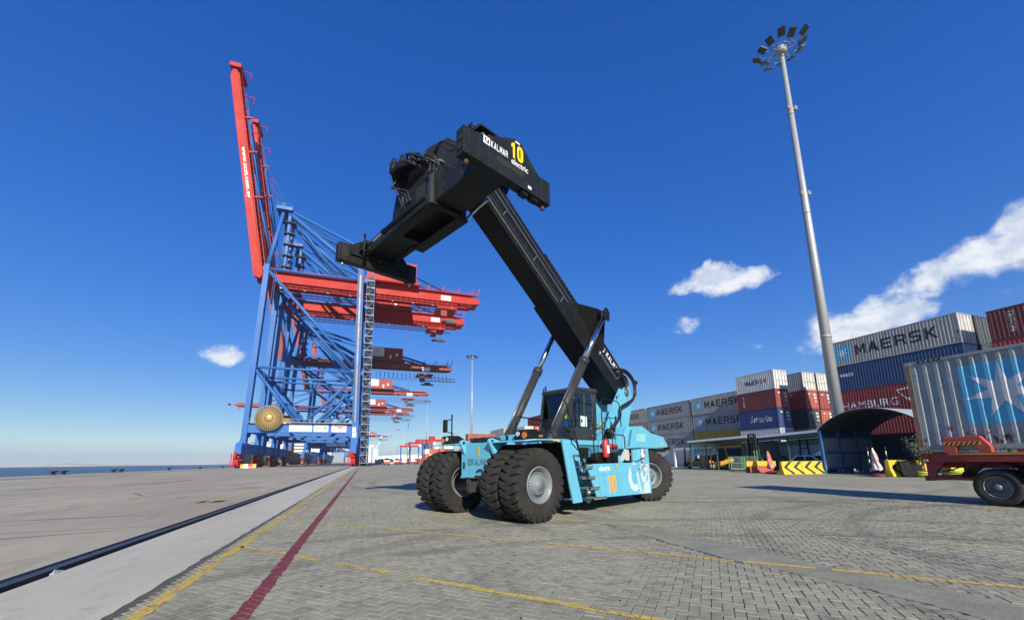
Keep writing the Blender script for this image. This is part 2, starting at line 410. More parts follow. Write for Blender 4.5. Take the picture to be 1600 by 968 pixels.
def ground_mat(name, c1, c2, c3, scale=0.35, fine=30.0, stain=0.4, bump=0.25, rough=0.85, stretch=(1, 1, 1), pavers=False):
    m = bpy.data.materials.new(name); m.use_nodes = True; t = NT(m.node_tree); b = t.n['Principled BSDF']
    g = t.node('ShaderNodeNewGeometry'); pos = g.outputs['Position']
    p2 = t.mapping(pos, stretch)
    big = t.noise(p2, scale, 7, 0.6); fn = t.noise(pos, fine, 5, 0.7); mid = t.noise(p2, scale * 9, 5, 0.6)
    cur = t.mix(t.ramp(big, 0.35, 0.68), c1, c2)
    cur = t.mix(t.math('MULTIPLY', t.ramp(mid, 0.45, 0.75), 0.5), cur, c3)
    cur = t.mix(t.math('MULTIPLY', t.ramp(fn, 0.3, 0.7), 0.45), cur, tuple(x * 0.55 for x in c1))
    st = t.noise(t.mapping(pos, (0.5, 0.09, 1)), 1.1, 6, 0.65)
    cur = t.mix(t.math('MULTIPLY', t.ramp(st, 0.56, 0.74), stain), cur, tuple(x * 0.35 for x in c1))
    # oil drips and grit
    vo = t.node('ShaderNodeTexVoronoi', {'Vector': pos, 'Scale': 1.3}, feature='F1')
    cur = t.mix(t.math('MULTIPLY', t.ramp(t.math('ADD', vo.outputs['Distance'], t.math('MULTIPLY', fn, 0.12)), 0.19, 0.07), 0.3), cur, tuple(x * 0.3 for x in c1))
    h = t.math('ADD', t.math('MULTIPLY', fn, 0.6), t.math('MULTIPLY', mid, 0.8))
    if pavers:   # beyond the built stones the same joints go on as fine relief
        bt = t.node('ShaderNodeTexBrick', {'Vector': t.mapping(pos, (1, 1, 1), (0, 0, R(45))), 'Scale': 1.0, 'Mortar Size': 0.006, 'Brick Width': 0.20, 'Row Height': 0.10, 'Mortar Smooth': 0.2, 'Bias': 0.0,
                                           'Color1': (0.75, 0.75, 0.75, 1), 'Color2': (1.1, 1.1, 1.1, 1), 'Mortar': (0.5, 0.49, 0.47, 1)})
        cur = t.mix(0.9, cur, bt.outputs['Color'], 'MULTIPLY'); cur = rubber(t, pos, cur, 0.34)
        h = t.math('SUBTRACT', h, t.math('MULTIPLY', bt.outputs['Fac'], 1.5))
    t.put(b, 'Base Color', cur); t.put(b, 'Roughness', rough)
    bn = t.node('ShaderNodeBump', {'Strength': bump, 'Distance': 0.012, 'Height': h}); t.put(b, 'Normal', bn.outputs[0])
    MATS[name] = m; return m
def paver_mat(name):
    m = bpy.data.materials.new(name); m.use_nodes = True; t = NT(m.node_tree); b = t.n['Principled BSDF']
    g = t.node('ShaderNodeNewGeometry'); pos = g.outputs['Position']; oi = t.node('ShaderNodeObjectInfo')
    r = t.math('FRACT', t.math('ADD', g.outputs['Random Per Island'], oi.outputs['Random']))
    big = t.noise(pos, 0.45, 6, 0.62); fn = t.noise(pos, 55, 5, 0.72); mid = t.noise(pos, 5.0, 5, 0.65)
    cur = t.mix(t.ramp(r, 0, 1, smooth=False), (0.200, 0.194, 0.147), (0.280, 0.270, 0.203))
    cur = t.mix(t.math('MULTIPLY', t.ramp(big, 0.36, 0.66), 0.55), cur, (0.328, 0.313, 0.232))
    cur = t.mix(t.math('MULTIPLY', t.ramp(mid, 0.48, 0.72), 0.65), cur, (0.104, 0.106, 0.086))
    cur = t.mix(t.math('MULTIPLY', t.ramp(fn, 0.55, 0.72), 0.7), cur, (0.400, 0.393, 0.309))
    cur = t.mix(t.math('MULTIPLY', t.ramp(fn, 0.45, 0.28), 0.6), cur, (0.088, 0.087, 0.070))
    st = t.noise(t.mapping(pos, (0.5, 0.12, 1)), 1.3, 6, 0.65)
    cur = t.mix(t.math('MULTIPLY', t.ramp(st, 0.52, 0.72), 0.6), cur, (0.068, 0.068, 0.059))
    cur = rubber(t, pos, cur, 0.34)
    t.put(b, 'Base Color', cur); t.put(b, 'Roughness', 0.82)
    h = t.math('ADD', t.math('MULTIPLY', fn, 0.7), t.math('MULTIPLY', mid, 0.5))
    bn = t.node('ShaderNodeBump', {'Strength': 0.35, 'Distance': 0.008, 'Height': h}); t.put(b, 'Normal', bn.outputs[0])
    MATS[name] = m; return m
M_apron = ground_mat('apron_concrete', (0.325, 0.285, 0.212), (0.43, 0.382, 0.29), (0.22, 0.19, 0.14), 0.2, 24, 0.85, 0.4, stretch=(1, 0.4, 1))
M_strip = ground_mat('strip_concrete', (0.43, 0.405, 0.335), (0.52, 0.49, 0.405), (0.33, 0.305, 0.25), 0.5, 40, 0.5, 0.3, stretch=(1, 0.3, 1))
M_yard = ground_mat('yard_paving', (0.336, 0.319, 0.232), (0.416, 0.393, 0.287), (0.272, 0.257, 0.188), 0.22, 26, 0.4, 0.4, pavers=True)
M_patch = ground_mat('asphalt_patch', (0.230, 0.225, 0.173), (0.310, 0.303, 0.232), (0.150, 0.147, 0.115), 2.2, 70, 0.55, 0.8)
M_paver = paver_mat('paver_stone')
M_yellow = mat('yellow_paint', (0.62, 0.42, 0.055), 0.7, dirt=0.6, dscale=9, dcol=(0.30, 0.25, 0.13), fine=0.5)
M_yellow_old = mat('faded_yellow_paint', (0.50, 0.40, 0.16), 0.8, dirt=0.9, dscale=4, dcol=(0.40, 0.35, 0.24), fine=0.6)
M_red = mat('red_line_paint', (0.21, 0.03, 0.04), 0.65, dirt=0.8, dscale=5, dcol=(0.16, 0.045, 0.05), fine=0.35)
M_grime = mat('rail_grime', (0.03, 0.03, 0.032), 0.9, dirt=0.4)
M_rail = mat('rail_steel', (0.07, 0.07, 0.072), 0.5, 0.5, dirt=0.4, dscale=6, dcol=(0.05, 0.05, 0.05))
M_wmark = mat('white_line_paint', (0.62, 0.66, 0.64), 0.7, dirt=0.5)

# water and far shore
def water():
    m = bpy.data.materials.new('sea_water'); m.use_nodes = True; t = NT(m.node_tree); b = t.n['Principled BSDF']
    pos = t.node('ShaderNodeNewGeometry').outputs['Position']
    n = t.noise(t.mapping(pos, (1, 0.5, 1)), 0.5, 5, 0.6); n2 = t.noise(pos, 0.012, 4, 0.6)
    t.put(b, 'Base Color', t.mix(n2, (0.004, 0.016, 0.026), (0.007, 0.025, 0.036))); t.put(b, 'Roughness', 0.3); b.inputs['Specular IOR Level'].default_value = 0.28
    bn = t.node('ShaderNodeBump', {'Strength': 0.6, 'Distance': 0.6, 'Height': n}); t.put(b, 'Normal', bn.outputs[0])
    mb = MB(); mb.quad((-9000, -2500, -3), (-44.8, -2500, -3), (-44.8, 9000, -3), (-9000, 9000, -3)); struct('sea', mb, m)
water()
M_shore = mat('shore_sand', (0.55, 0.49, 0.40), 0.9, dirt=0.6, dscale=0.004, dcol=(0.22, 0.22, 0.16))
mb = MB(); prev = None; N = 160
for i in range(N + 1):
    a = R(-98 + 98 * i / N); rad = 2350 + 160 * math.sin(i * 0.31)
    h = 4.5 + 5.5 * mnoise.noise(Vector((i * 0.23, 0, 1.7))) + 3.0 * abs(mnoise.noise(Vector((i * 0.9, 3, 0))))
    c = Vector((math.sin(a) * rad, math.cos(a) * rad, 0)); o = Vector((math.sin(a), math.cos(a), 0))
    row = mb.verts([c + Vector((0, 0, -3.2)), c + o * 35 + Vector((0, 0, -0.5 + 0.2 * h)), c + o * 120 + Vector((0, 0, max(h, 2.0))), c + o * 500 + Vector((0, 0, max(h, 2.0) + 2)), c + o * 2400 + Vector((0, 0, 3.0))])
    if prev:
        for k in range(4): mb.face([prev[k], row[k], row[k + 1], prev[k + 1]])
    prev = row
struct('far_shore', mb, M_shore)

# quay apron, rail slot, strip, yard
QX = -45.2
mb = MB(); mb.span((QX, -60, -4.5), (-4.36, 1400, 0)); struct('quay_apron', mb, M_apron)
mb = MB()
pr = None; y = -20.0
random.seed(3)
while y < 1400:     # slab between rail and paving, its right edge worn
    xr = -2.30 + 0.035 * mnoise.noise(Vector((y * 2.3, 0, 0))) + 0.02 * mnoise.noise(Vector((y * 9, 2, 0)))
    row = mb.verts([(-3.9, y, -0.3), (-3.9, y, 0.0), (xr, y, 0.0), (xr, y, -0.3)])
    if pr:
        for k in range(3): mb.face([pr[k], row[k], row[k + 1], pr[k + 1]])
    pr = row; y += 0.11 if y < 16 else (0.6 if y < 60 else 20)
struct('rail_slab', mb, M_strip)
mb = MB(); mb.span((-4.36, -20, -0.45), (-3.9, 1400, -0.24)); struct('rail_channel', mb, M_grime)
mb = MB()     # crane rail: foot, web, head
for lo, hi in (((-4.33, -0.235), (-4.07, -0.205)), ((-4.215, -0.205), (-4.185, -0.085)), ((-4.275, -0.085), (-4.125, -0.012))):
    mb.span((lo[0], -20, lo[1]), (hi[0], 1400, hi[1]))
struct('crane_rail', mb, M_rail)
mb = MB(); mb.span((-36.6, -40, 0.002), (-36.45, 1400, 0.03)); struct('seaside_crane_rail', mb, M_rail)
mb = MB()
mb.quad((-2.42, -60, -0.014), (2500, -60, -0.014), (2500, 4000, -0.014), (-2.42, 4000, -0.014)); yard = struct('paved_yard', mb, M_yard)
mb = MB(); mb.quad((-60, -2500, -0.6), (3000, -2500, -0.6), (3000, -60, -0.6), (-60, -60, -0.6)); struct('ground_behind', mb, M_yard)
# longitudinal joints of the apron slabs
mb = MB()
for x in (-12.4, -20.5, -28.6, -34.0):
    mb.quad((x, -20, 0.003), (x + 0.035, -20, 0.003), (x + 0.035, 400, 0.003), (x, 400, 0.003))
for k in range(60):
    yy = -10 + 7.5 * k; mb.quad((QX + 1, yy, 0.003), (-4.6, yy, 0.003), (-4.6, yy + 0.03, 0.003), (QX + 1, yy + 0.03, 0.003))
struct('slab_joint', mb, mat('joint_filler', (0.16, 0.145, 0.125), 0.9))
# skid marks and stains lying on the apron
mb = MB()
for k in range(26):
    x = rnd.uniform(-34, -7); y = rnd.uniform(9, 62); L = rnd.uniform(1.0, 6.0); w = rnd.uniform(0.05, 0.2); a = rnd.gauss(0.0, 0.5) + (1.2 if k % 3 else 0)
    pts = []; n = 9
    for i in range(n):
        t = i / (n - 1); s = w * math.sin(math.pi * min(max(t, 0.04), 0.96)) * (0.6 + 0.4 * mnoise.noise(Vector((k, i * 0.7, 0))))
        pts.append((x + L * (t - 0.5) * math.sin(a), y + L * (t - 0.5) * math.cos(a), s))
    for p, q in zip(pts, pts[1:]):
        ca, sa = math.cos(a), math.sin(a)
        mb.quad((p[0] - ca * p[2], p[1] + sa * p[2], 0.004), (p[0] + ca * p[2], p[1] - sa * p[2], 0.004), (q[0] + ca * q[2], q[1] - sa * q[2], 0.004), (q[0] - ca * q[2], q[1] + sa * q[2], 0.004))
struct('skid_mark', mb, mat('rubber_smear', (0.15, 0.14, 0.125), 0.9, dirt=0.8, dscale=6, dcol=(0.3, 0.27, 0.23)), 'stuff')

mb = MB()
for k in range(16):
    x, y = rnd.uniform(-30, -5.2), rnd.uniform(7, 50); a = rnd.uniform(0, 6.28); pts = [(x, y)]
    for i in range(14): a += rnd.gauss(0, 0.35); x += 0.28 * math.cos(a); y += 0.28 * math.sin(a); pts.append((x, y))
    for i, (p_, q_) in enumerate(zip(pts, pts[1:])):
        w_ = 0.012 * (1 - i / 15); dx, dy = q_[0] - p_[0], q_[1] - p_[1]; n_ = math.hypot(dx, dy); ox, oy = -dy / n_ * w_, dx / n_ * w_
        mb.quad((p_[0] - ox, p_[1] - oy, 0.0036), (p_[0] + ox, p_[1] + oy, 0.0036), (q_[0] + ox, q_[1] + oy, 0.0036), (q_[0] - ox, q_[1] - oy, 0.0036))
struct('concrete_crack', mb, MATS['joint_filler'], 'stuff')
M_rep = ground_mat('repair_concrete', (0.25, 0.23, 0.19), (0.32, 0.295, 0.245), (0.19, 0.175, 0.145), 1.0, 30, 0.4, 0.3)
for x0, y0, w_, h_ in ((-11.8, 13.2, 2.6, 1.7), (-24.5, 22.0, 3.6, 2.4), (-17.0, 37.0, 3.0, 4.5), (-7.2, 27.5, 1.4, 3.2)):
    mb = MB(); mb.quad((x0, y0, 0.0025), (x0 + w_, y0 + 0.05, 0.0025), (x0 + w_ - 0.03, y0 + h_, 0.0025), (x0 + 0.04, y0 + h_ - 0.06, 0.0025)); struct('concrete_repair', mb, M_rep)
for y0 in (19.0, 44.0, 69.0):
    mb = MB()
    for k in range(9): mb.span((-5.9 + 0.09 * k, y0, 0.003), (-5.86 + 0.09 * k, y0 + 0.7, 0.006))
    mb.span((-5.95, y0 - 0.05, 0.0022), (-5.1, y0 + 0.75, 0.003)); struct('drain_grate', mb, M_grime)
# ---- paving stones, herringbone laid at 45 degrees to the quay
W = 0.10
C45, S45 = math.cos(R(45)), math.sin(R(45))
CI = CR.transposed()
def in_view(x, y, z=0.0, m=60):
    c = CI @ Vector((x, y, z - 1.45))
    if c.z > -0.3: return False
    px, py = 800 + 640 * c.x / -c.z, 600 - 640 * c.y / -c.z
    return -m < px < 1600 + m and py < 968 + m
PATCH_L = [(5.32, 10.57), (5.3, 9.1), (5.17, 7.56), (5.1, 6.48), (5.08, 5.61), (5.07, 4.91), (5.15, 4.39), (5.25, 3.91), (5.32, 3.48), (5.35, 2.93), (5.31, 2.0)]
PATCH_R = [(5.52, 10.96), (5.83, 9.62), (5.82, 8.01), (5.91, 6.92), (5.95, 5.86), (5.94, 5.0), (5.97, 4.33), (6.02, 3.81), (6.08, 3.3), (6.09, 2.86), (6.07, 2.0)]
def dens(pl, k, amp):
    out = []
    for (x0, y0), (x1, y1) in zip(pl, pl[1:]):
        n = max(2, int(math.hypot(x1 - x0, y1 - y0) / 0.08))
        for i in range(n):
            t = i / n; x, y = x0 + (x1 - x0) * t, y0 + (y1 - y0) * t
            out.append((x + amp * mnoise.noise(Vector((y * 3.1, k, 0))) + amp * 0.5 * mnoise.noise(Vector((y * 11, k, 3))), y))
    return out
NP = 140
def resample(pl, n):
    L = [0.0]
    for p, q in zip(pl, pl[1:]): L.append(L[-1] + math.dist(p, q))
    out = []; j = 0
    for i in range(n):
        t = L[-1] * i / (n - 1)
        while j < len(L) - 2 and L[j + 1] < t: j += 1
        f = (t - L[j]) / max(L[j + 1] - L[j], 1e-6); out.append((pl[j][0] + (pl[j + 1][0] - pl[j][0]) * f, pl[j][1] + (pl[j + 1][1] - pl[j][1]) * f))
    return out
PATCH_Ld = resample(dens(PATCH_L, 1, 0.07), NP); PATCH_Rd = resample(dens(PATCH_R, 7, 0.07), NP)
PL, PRr = PATCH_Ld, PATCH_Rd
def in_patch(x, y):
    poly = PL + PRr[::-1]; ins = False; n = len(poly)
    for i in range(n):
        (x0, y0), (x1, y1) = poly[i], poly[(i + 1) % n]
        if (y0 > y) != (y1 > y) and x < (x1 - x0) * (y - y0) / (y1 - y0) + x0: ins = not ins
    return ins
bricks = []
FAR = 19.0
for i in range(-24, 320):
    for j in range(-200, 250):
        s = (i - j) % 4
        if s not in (0, 3): continue
        horiz = s == 0
        # cell centre -> stone centre in lattice units
        cx, cy = (i + 1.0, j + 0.5) if horiz else (i + 0.5, j + 1.0)
        X = (cx * C45 - cy * S45) * W - 2.0; Y = (cx * S45 + cy * C45) * W + 2.0
        if X < -2.16 or X * X + Y * Y > FAR * FAR or not in_view(X, Y): continue
        if in_patch(X, Y): continue
        bricks.append((X * X + Y * Y, X, Y, horiz))
bricks.sort()
def brick_pts(X, Y, horiz, L, Wd, z, tx=0.0, ty=0.0):
    a = R(45) + (0 if horiz else R(90)); c, s = math.cos(a), math.sin(a)
    return [Vector((X + u * c - v * s, Y + u * s + v * c, z + tx * u + ty * v)) for u, v in ((-L, -Wd), (L, -Wd), (L, Wd), (-L, Wd))]
def add_brick(mb, X, Y, horiz, jit):
    g = 0.0030 + 0.0014 * jit.random(); L = W - g; Wd = W / 2 - g
    z = jit.gauss(-0.001, 0.0016); tx, ty = jit.gauss(0, 0.009), jit.gauss(0, 0.014)
    X += jit.gauss(0, 0.0012); Y += jit.gauss(0, 0.0012)
    lo = brick_pts(X, Y, horiz, L, Wd, -0.02); e = 0.0025
    md = brick_pts(X, Y, horiz, L, Wd, z - 0.005, tx, ty); tp = brick_pts(X, Y, horiz, L - e, Wd - e, z, tx, ty)
    A, B, T = mb.verts(lo), mb.verts(md), mb.verts(tp)
    for k in range(4):
        k2 = (k + 1) % 4
        mb.face([A[k], A[k2], B[k2], B[k]]); mb.face([B[k], B[k2], T[k2], T[k]])
    mb.face(T)
jit = random.Random(11)
mbs = MB()
for _, X, Y, hz in bricks[300:]: add_brick(mbs, X, Y, hz, jit)
jb = MB(); fan = [(-2.41, 1.0)] + [((FAR - 0.4) * math.sin(R(a_)), (FAR - 0.4) * math.cos(R(a_))) for a_ in range(-7, 96, 3)] + [(18.6, -2.0), (-2.41, -2.0)]
jb.face(jb.verts([(max(x_, -2.41), y_, -0.0085) for x_, y_ in fan])); struct('joint_sand', jb, mat('joint_sand', (0.075, 0.069, 0.057), 0.95, dirt=0.7, dscale=3, dcol=(0.13, 0.12, 0.10)))
struct('paver_field', mbs, M_paver, 'stuff', yard)
variants = []
for k in range(8):
    m_ = MB(); add_brick(m_, 0, 0, k % 2 == 0, jit); me = m_.mesh('paver'); me.materials.append(M_paver); variants.append(me)
for k, (_, X, Y, hz) in enumerate(bricks[:300]):
    o = bpy.data.objects.new('paver', variants[(0 if hz else 1) + 2 * (k % 4)]); col.objects.link(o); o.parent = yard; o.location = (X, Y, 0)

# ---- repaired strip across the paving
mb = MB(); pr = None
for (xl, yl), (xr, yr) in zip(PATCH_Ld, PATCH_Rd):
    row = mb.verts([(xl, yl, -0.02), (xl, yl, 0.003), (xr, yr, 0.003), (xr, yr, -0.02)])
    if pr:
        for k in range(3): mb.face([pr[k], row[k], row[k + 1], pr[k + 1]])
    pr = row
struct('asphalt_repair_strip', mb, M_patch)

# ---- painted lines: clipped to the stones they lie on, so the joints stay bare
def clip(poly, a, b, c):
    out = []
    for i in range(len(poly)):
        p, q = poly[i], poly[(i + 1) % len(poly)]; dp, dq = a * p[0] + b * p[1] - c, a * q[0] + b * q[1] - c
        if dp >= 0: out.append(p)
        if dp * dq < 0: t = dp / (dp - dq); out.append((p[0] + (q[0] - p[0]) * t, p[1] + (q[1] - p[1]) * t))
    return out
def line_on(name, p, q, w, m, wear=0.2, seed=1, z=0.0035, far_from=None, label=None):
    r = random.Random(seed); p, q = Vector(p), Vector(q); d = (q - p); L = d.length; d.normalize(); nx, ny = -d.y, d.x
    mb = MB(); near = []
    def worn(x, y):
        v = mnoise.noise(Vector((x * 1.3, y * 1.3, seed * 5.1))) * 0.6 + mnoise.noise(Vector((x * 6, y * 6, seed))) * 0.5
        return v > (0.62 - wear * 1.3)
    for _, X, Y, hz in bricks:
        t = (X - p.x) * d.x + (Y - p.y) * d.y; s = (X - p.x) * nx + (Y - p.y) * ny
        if abs(s) > w / 2 + 0.14 or t < -0.1 or t > L + 0.1: continue
        g = 0.0055
        pts = [(v.x, v.y) for v in brick_pts(X, Y, hz, W - g, W / 2 - g, 0)]
        base = p.x * nx + p.y * ny; bt = p.x * d.x + p.y * d.y
        e1, e2 = r.uniform(-0.012, 0.012), r.uniform(-0.012, 0.012)
        pts = clip(pts, nx, ny, base - w / 2 + e1); pts = clip(pts, -nx, -ny, -(base + w / 2 + e2)) if len(pts) > 2 else pts
        if len(pts) > 2: pts = clip(pts, d.x, d.y, bt)
        if len(pts) > 2: pts = clip(pts, -d.x, -d.y, -(bt + L))
        if len(pts) < 3: continue
        # break the patch into crumbs so paint wears off within a stone
        cs = 0.05; x0 = min(a for a, b in pts); x1 = max(a for a, b in pts); y0 = min(b for a, b in pts); y1 = max(b for a, b in pts)
        full = True; cells = []
        for ix in range(int(x0 // cs), int(x1 // cs) + 1):
            for iy in range(int(y0 // cs), int(y1 // cs) + 1):
                if worn((ix + 0.5) * cs, (iy + 0.5) * cs): full = False
                else: cells.append((ix, iy))
        zz = z + 0.0
        if full: mb.face(mb.verts([(a, b, zz) for a, b in pts])); continue
        for ix, iy in cells:
            jx = r.uniform(-0.008, 0.008)
            c = clip(pts, 1, 0, ix * cs + jx)
            if len(c) > 2: c = clip(c, -1, 0, -((ix + 1) * cs + jx))
            if len(c) > 2: c = clip(c, 0, 1, iy * cs)
            if len(c) > 2: c = clip(c, 0, -1, -(iy + 1) * cs)
            if len(c) > 2: mb.face(mb.verts([(a, b, zz) for a, b in c]))
    # beyond the built stones: short painted lengths with gaps
    t = 0.0
    while t < L:
        st = 0.16; x, y = p.x + d.x * t, p.y + d.y * t
        if x * x + y * y > FAR * FAR or (not in_view(x, y) ) or in_patch(x, y):
            if not worn(x, y):
                a, b = Vector((x + nx * w / 2, y + ny * w / 2)), Vector((x - nx * w / 2, y - ny * w / 2)); s2 = st * 0.97
                mb.quad((a.x, a.y, z + 0.003), (b.x, b.y, z + 0.003), (b.x + d.x * s2, b.y + d.y * s2, z + 0.003), (a.x + d.x * s2, a.y + d.y * s2, z + 0.003))
            t += st
        else: t += st
    return struct(name, mb, m)

line_on('yellow_line', (-2.01, 4.2), (-2.01, 60), 0.15, M_yellow, 0.22, 1)
line_on('red_line', (-1.04, 3.6), (-1.22, 90), 0.16, M_red, 0.08, 2, 0.0048)
line_on('yellow_line', (-2.0, 8.84), (3.2, 2.66), 0.10, M_yellow, 0.24, 3)
line_on('yellow_line', (-1.7, 12.3), (7.4, 2.2), 0.10, M_yellow, 0.27, 4)
line_on('yellow_line', (-1.9, 16.7), (10.6, 2.8), 0.10, M_yellow_old, 0.26, 5)
for k in range(3):
    line_on('yellow_line', (-1.9, 21.0 + 4.3 * k), (9.0, 9.0 + 4.3 * k), 0.10, M_yellow_old, 0.36, 6 + k)
line_on('yellow_line', (-5.55, 4.0), (-5.6, 60), 0.13, M_yellow, 0.2, 12, 0.004)
line_on('yellow_line', (-9.6, 6.0), (-9.4, 40), 0.13, M_yellow_old, 0.36, 14, 0.004)
# pale line crossing the yard in front of the workshop
line_on('white_line', (40.5, 43.0), (31.5, 37.8), 0.35, M_wmark, 0.05, 15)
# ================================================================ reach stacker
# local axes: x backwards along the truck, y to its far side, z up; origin on the ground under the front axle
CY = mat('cyan_machine_paint', (0.118, 0.45, 0.63), 0.42, dirt=0.30, dscale=1.4, dcol=(0.13, 0.29, 0.32), fine=0.22, streak=0.42, coat=0.15)
BK = mat('black_machine_paint', (0.006, 0.0066, 0.0075), 0.5, dirt=0.6, dscale=2.2, dcol=(0.017, 0.017, 0.0165), fine=0.3, streak=0.35, spec=0.22)
SP = mat('charcoal_machine_paint', (0.010, 0.0125, 0.0145), 0.5, dirt=0.6, dscale=2.5, dcol=(0.024, 0.0245, 0.024), fine=0.3, streak=0.4, spec=0.22)
CG = mat('cab_grey_paint', (0.030, 0.033, 0.037), 0.5, dirt=0.5, dscale=3, dcol=(0.06, 0.058, 0.054), spec=0.3)
RB = mat('tyre_rubber', (0.018, 0.0175, 0.017), 0.85, dirt=0.85, dscale=2.6, dcol=(0.043, 0.039, 0.034), fine=0.4, bump=0.3, bscale=60, spec=0.3)
RIM = mat('rim_grey_paint', (0.17, 0.20, 0.22), 0.5, dirt=0.6, dscale=4, dcol=(0.12, 0.12, 0.115), fine=0.3)
CHR = mat('chromed_rod', (0.62, 0.64, 0.66), 0.16, 1.0, dirt=0.15)
STL = mat('bare_steel', (0.32, 0.33, 0.34), 0.4, 0.8, dirt=0.5, dscale=6)
HOSE = mat('hydraulic_hose', (0.014, 0.014, 0.015), 0.5, dirt=0.4, dscale=8)
WHT = mat('white_vinyl', (0.74, 0.75, 0.74), 0.5, dirt=0.15, dscale=6)
PALE = mat('pale_grey_vinyl', (0.50, 0.60, 0.63), 0.5, dirt=0.25, dscale=4)
ORG = mat('orange_yellow_vinyl', (0.80, 0.36, 0.02), 0.5, dirt=0.15, dscale=6)
AMB = mat('amber_lens', (0.50, 0.14, 0.01), 0.2, coat=0.5)
LENS = mat('clear_lens', (0.6, 0.62, 0.62), 0.1, 0.4, coat=0.5)
REDP = mat('red_paint', (0.50, 0.03, 0.035), 0.4, dirt=0.3, dscale=6)
DKIN = mat('dark_interior', (0.012, 0.013, 0.015), 0.8)
YEL = mat('yellow_label', (0.65, 0.45, 0.03), 0.5, dirt=0.3, dscale=9)
GLS = glass_mat('cab_glass', (0.97, 0.98, 0.98))
PAPER = mat('pale_notice_paper', (0.60, 0.72, 0.70), 0.7)
VIS = mat('hi_vis_cloth', (0.30, 0.62, 0.05), 0.8)
OX, OY, TH = 3.06, 11.07, R(24.3)
rs = thing('reach_stacker', 'pale blue container reach stacker with raised black boom and black lifting frame', 'reach stacker', (OX, OY, 0), TH)
uz = lambda a, b, d: (a, d, b)          # side profile extruded across the truck
def P(name, mb, m, parent=rs, bevel=0.0): return mb.build(name, m, parent, bevel)

# ---- tyres and rims
def tyre_mesh(w=0.60, r_out=0.875, pitches=26):
    hw = w / 2
    prof = [(-hw * 0.74, 0.425, 0, 0), (-hw * 0.90, 0.50, 0, 0), (-hw * 1.0, 0.61, 0, 0), (-hw * 1.02, 0.70, 0.10, 1), (-hw * 0.99, 0.785, 1, 1), (-hw * 0.92, r_out - 0.018, 1, 1),
            (-hw * 0.60, r_out, 1, 1), (-hw * 0.26, r_out + 0.004, 0.75, 1), (-hw * 0.10, r_out + 0.004, 0.0, 1), (hw * 0.10, r_out + 0.004, 0.0, 1), (hw * 0.26, r_out + 0.004, 0.75, 1), (hw * 0.60, r_out, 1, 1),
            (hw * 0.92, r_out - 0.018, 1, 1), (hw * 0.99, 0.785, 1, 1), (hw * 1.02, 0.70, 0.10, 1), (hw * 1.0, 0.61, 0, 0), (hw * 0.90, 0.50, 0, 0), (hw * 0.74, 0.425, 0, 0)]
    steps = [(0.0, 0), (0.05, 1), (0.26, 1), (0.33, 0), (0.66, 0), (0.999, 0)]
    steps = [(0.0, 0), (0.06, 1), (0.30, 1), (0.38, 0), (0.70, 0)]
    b = bmesh.new(); rings = []
    n = pitches * len(steps)
    for y, r, g, _ in prof:
        ring = []
        for p in range(pitches):
            for f, gr in steps:
                shift = (0.5 if y > 0 else 0.0) + (abs(y) / hw) * -0.55
                a = 2 * math.pi * (p + f + shift) / pitches
                wob = 1 + 0.004 * math.sin(7 * a + y * 9)
                rr = r * wob - (0.062 * g if gr else 0.0)
                yy = y * (1 - 0.045 * g * gr)
                ring.append(b.verts.new((rr * math.cos(a), yy, rr * math.sin(a))))
        rings.append(ring)
    for A, B in zip(rings, rings[1:]):
        for k in range(n):
            f = b.faces.new([A[k], A[(k + 1) % n], B[(k + 1) % n], B[k]])
    # flatten the contact patch
    for v in b.verts:
        if v.co.z < -0.86: v.co.z = -0.86
    # the two half-pitch shifts would tear at the middle rib; it is one ring pair wide and closed above
    bmesh.ops.recalc_face_normals(b, faces=b.faces[:])
    me = bpy.data.meshes.new('tyre'); b.to_mesh(me); b.free(); me.materials.append(RB); return me
TYRE = tyre_mesh()
def rim_mesh(front):
    mb = MB()
    # outer face towards -y
    if front:
        mb.lathe([(-0.235, 0.44), (-0.262, 0.432), (-0.255, 0.405), (-0.22, 0.395), (-0.205, 0.36), (-0.16, 0.35), (-0.13, 0.33), (-0.125, 0.30), (-0.14, 0.245), (-0.215, 0.235), (-0.235, 0.215), (-0.235, 0.10), (-0.25, 0.095), (-0.25, 0.0)], n=48)
    else:
        mb.lathe([(-0.235, 0.44), (-0.262, 0.432), (-0.255, 0.405), (-0.20, 0.39), (-0.12, 0.375), (-0.05, 0.35), (-0.03, 0.30), (-0.03, 0.20), (-0.10, 0.19), (-0.13, 0.17), (-0.13, 0.0)], n=48)
    mb.lathe([(0.262, 0.432), (0.255, 0.405), (0.10, 0.385), (0.05, 0.34), (0.05, 0.0)], n=40)
    mb.lathe([(-0.235, 0.44), (0.262, 0.432)], n=40)
    me = mb.mesh('rim'); me.materials.append(RIM); return me
def bolt_ring(mb, r, y, n, br=0.014, L=0.03, front=-1):
    for k in range(n):
        a = 2 * math.pi * k / n; c = Vector((r * math.cos(a), y, r * math.sin(a))); mb.tube(c, c + Vector((0, front * L, 0)), br, n=6)
RIMF, RIMR = rim_mesh(True), rim_mesh(False)
mb = MB(); bolt_ring(mb, 0.29, -0.125, 24, 0.017, 0.05); bolt_ring(mb, 0.165, -0.235, 10, 0.010, 0.012); BOLTF = mb.mesh('wheel_nut'); BOLTF.materials.append(RIM)
mb = MB(); bolt_ring(mb, 0.25, -0.03, 10, 0.03, 0.05); bolt_ring(mb, 0.11, -0.13, 8, 0.018, 0.03); BOLTR = mb.mesh('wheel_nut'); BOLTR.materials.append(RIM)
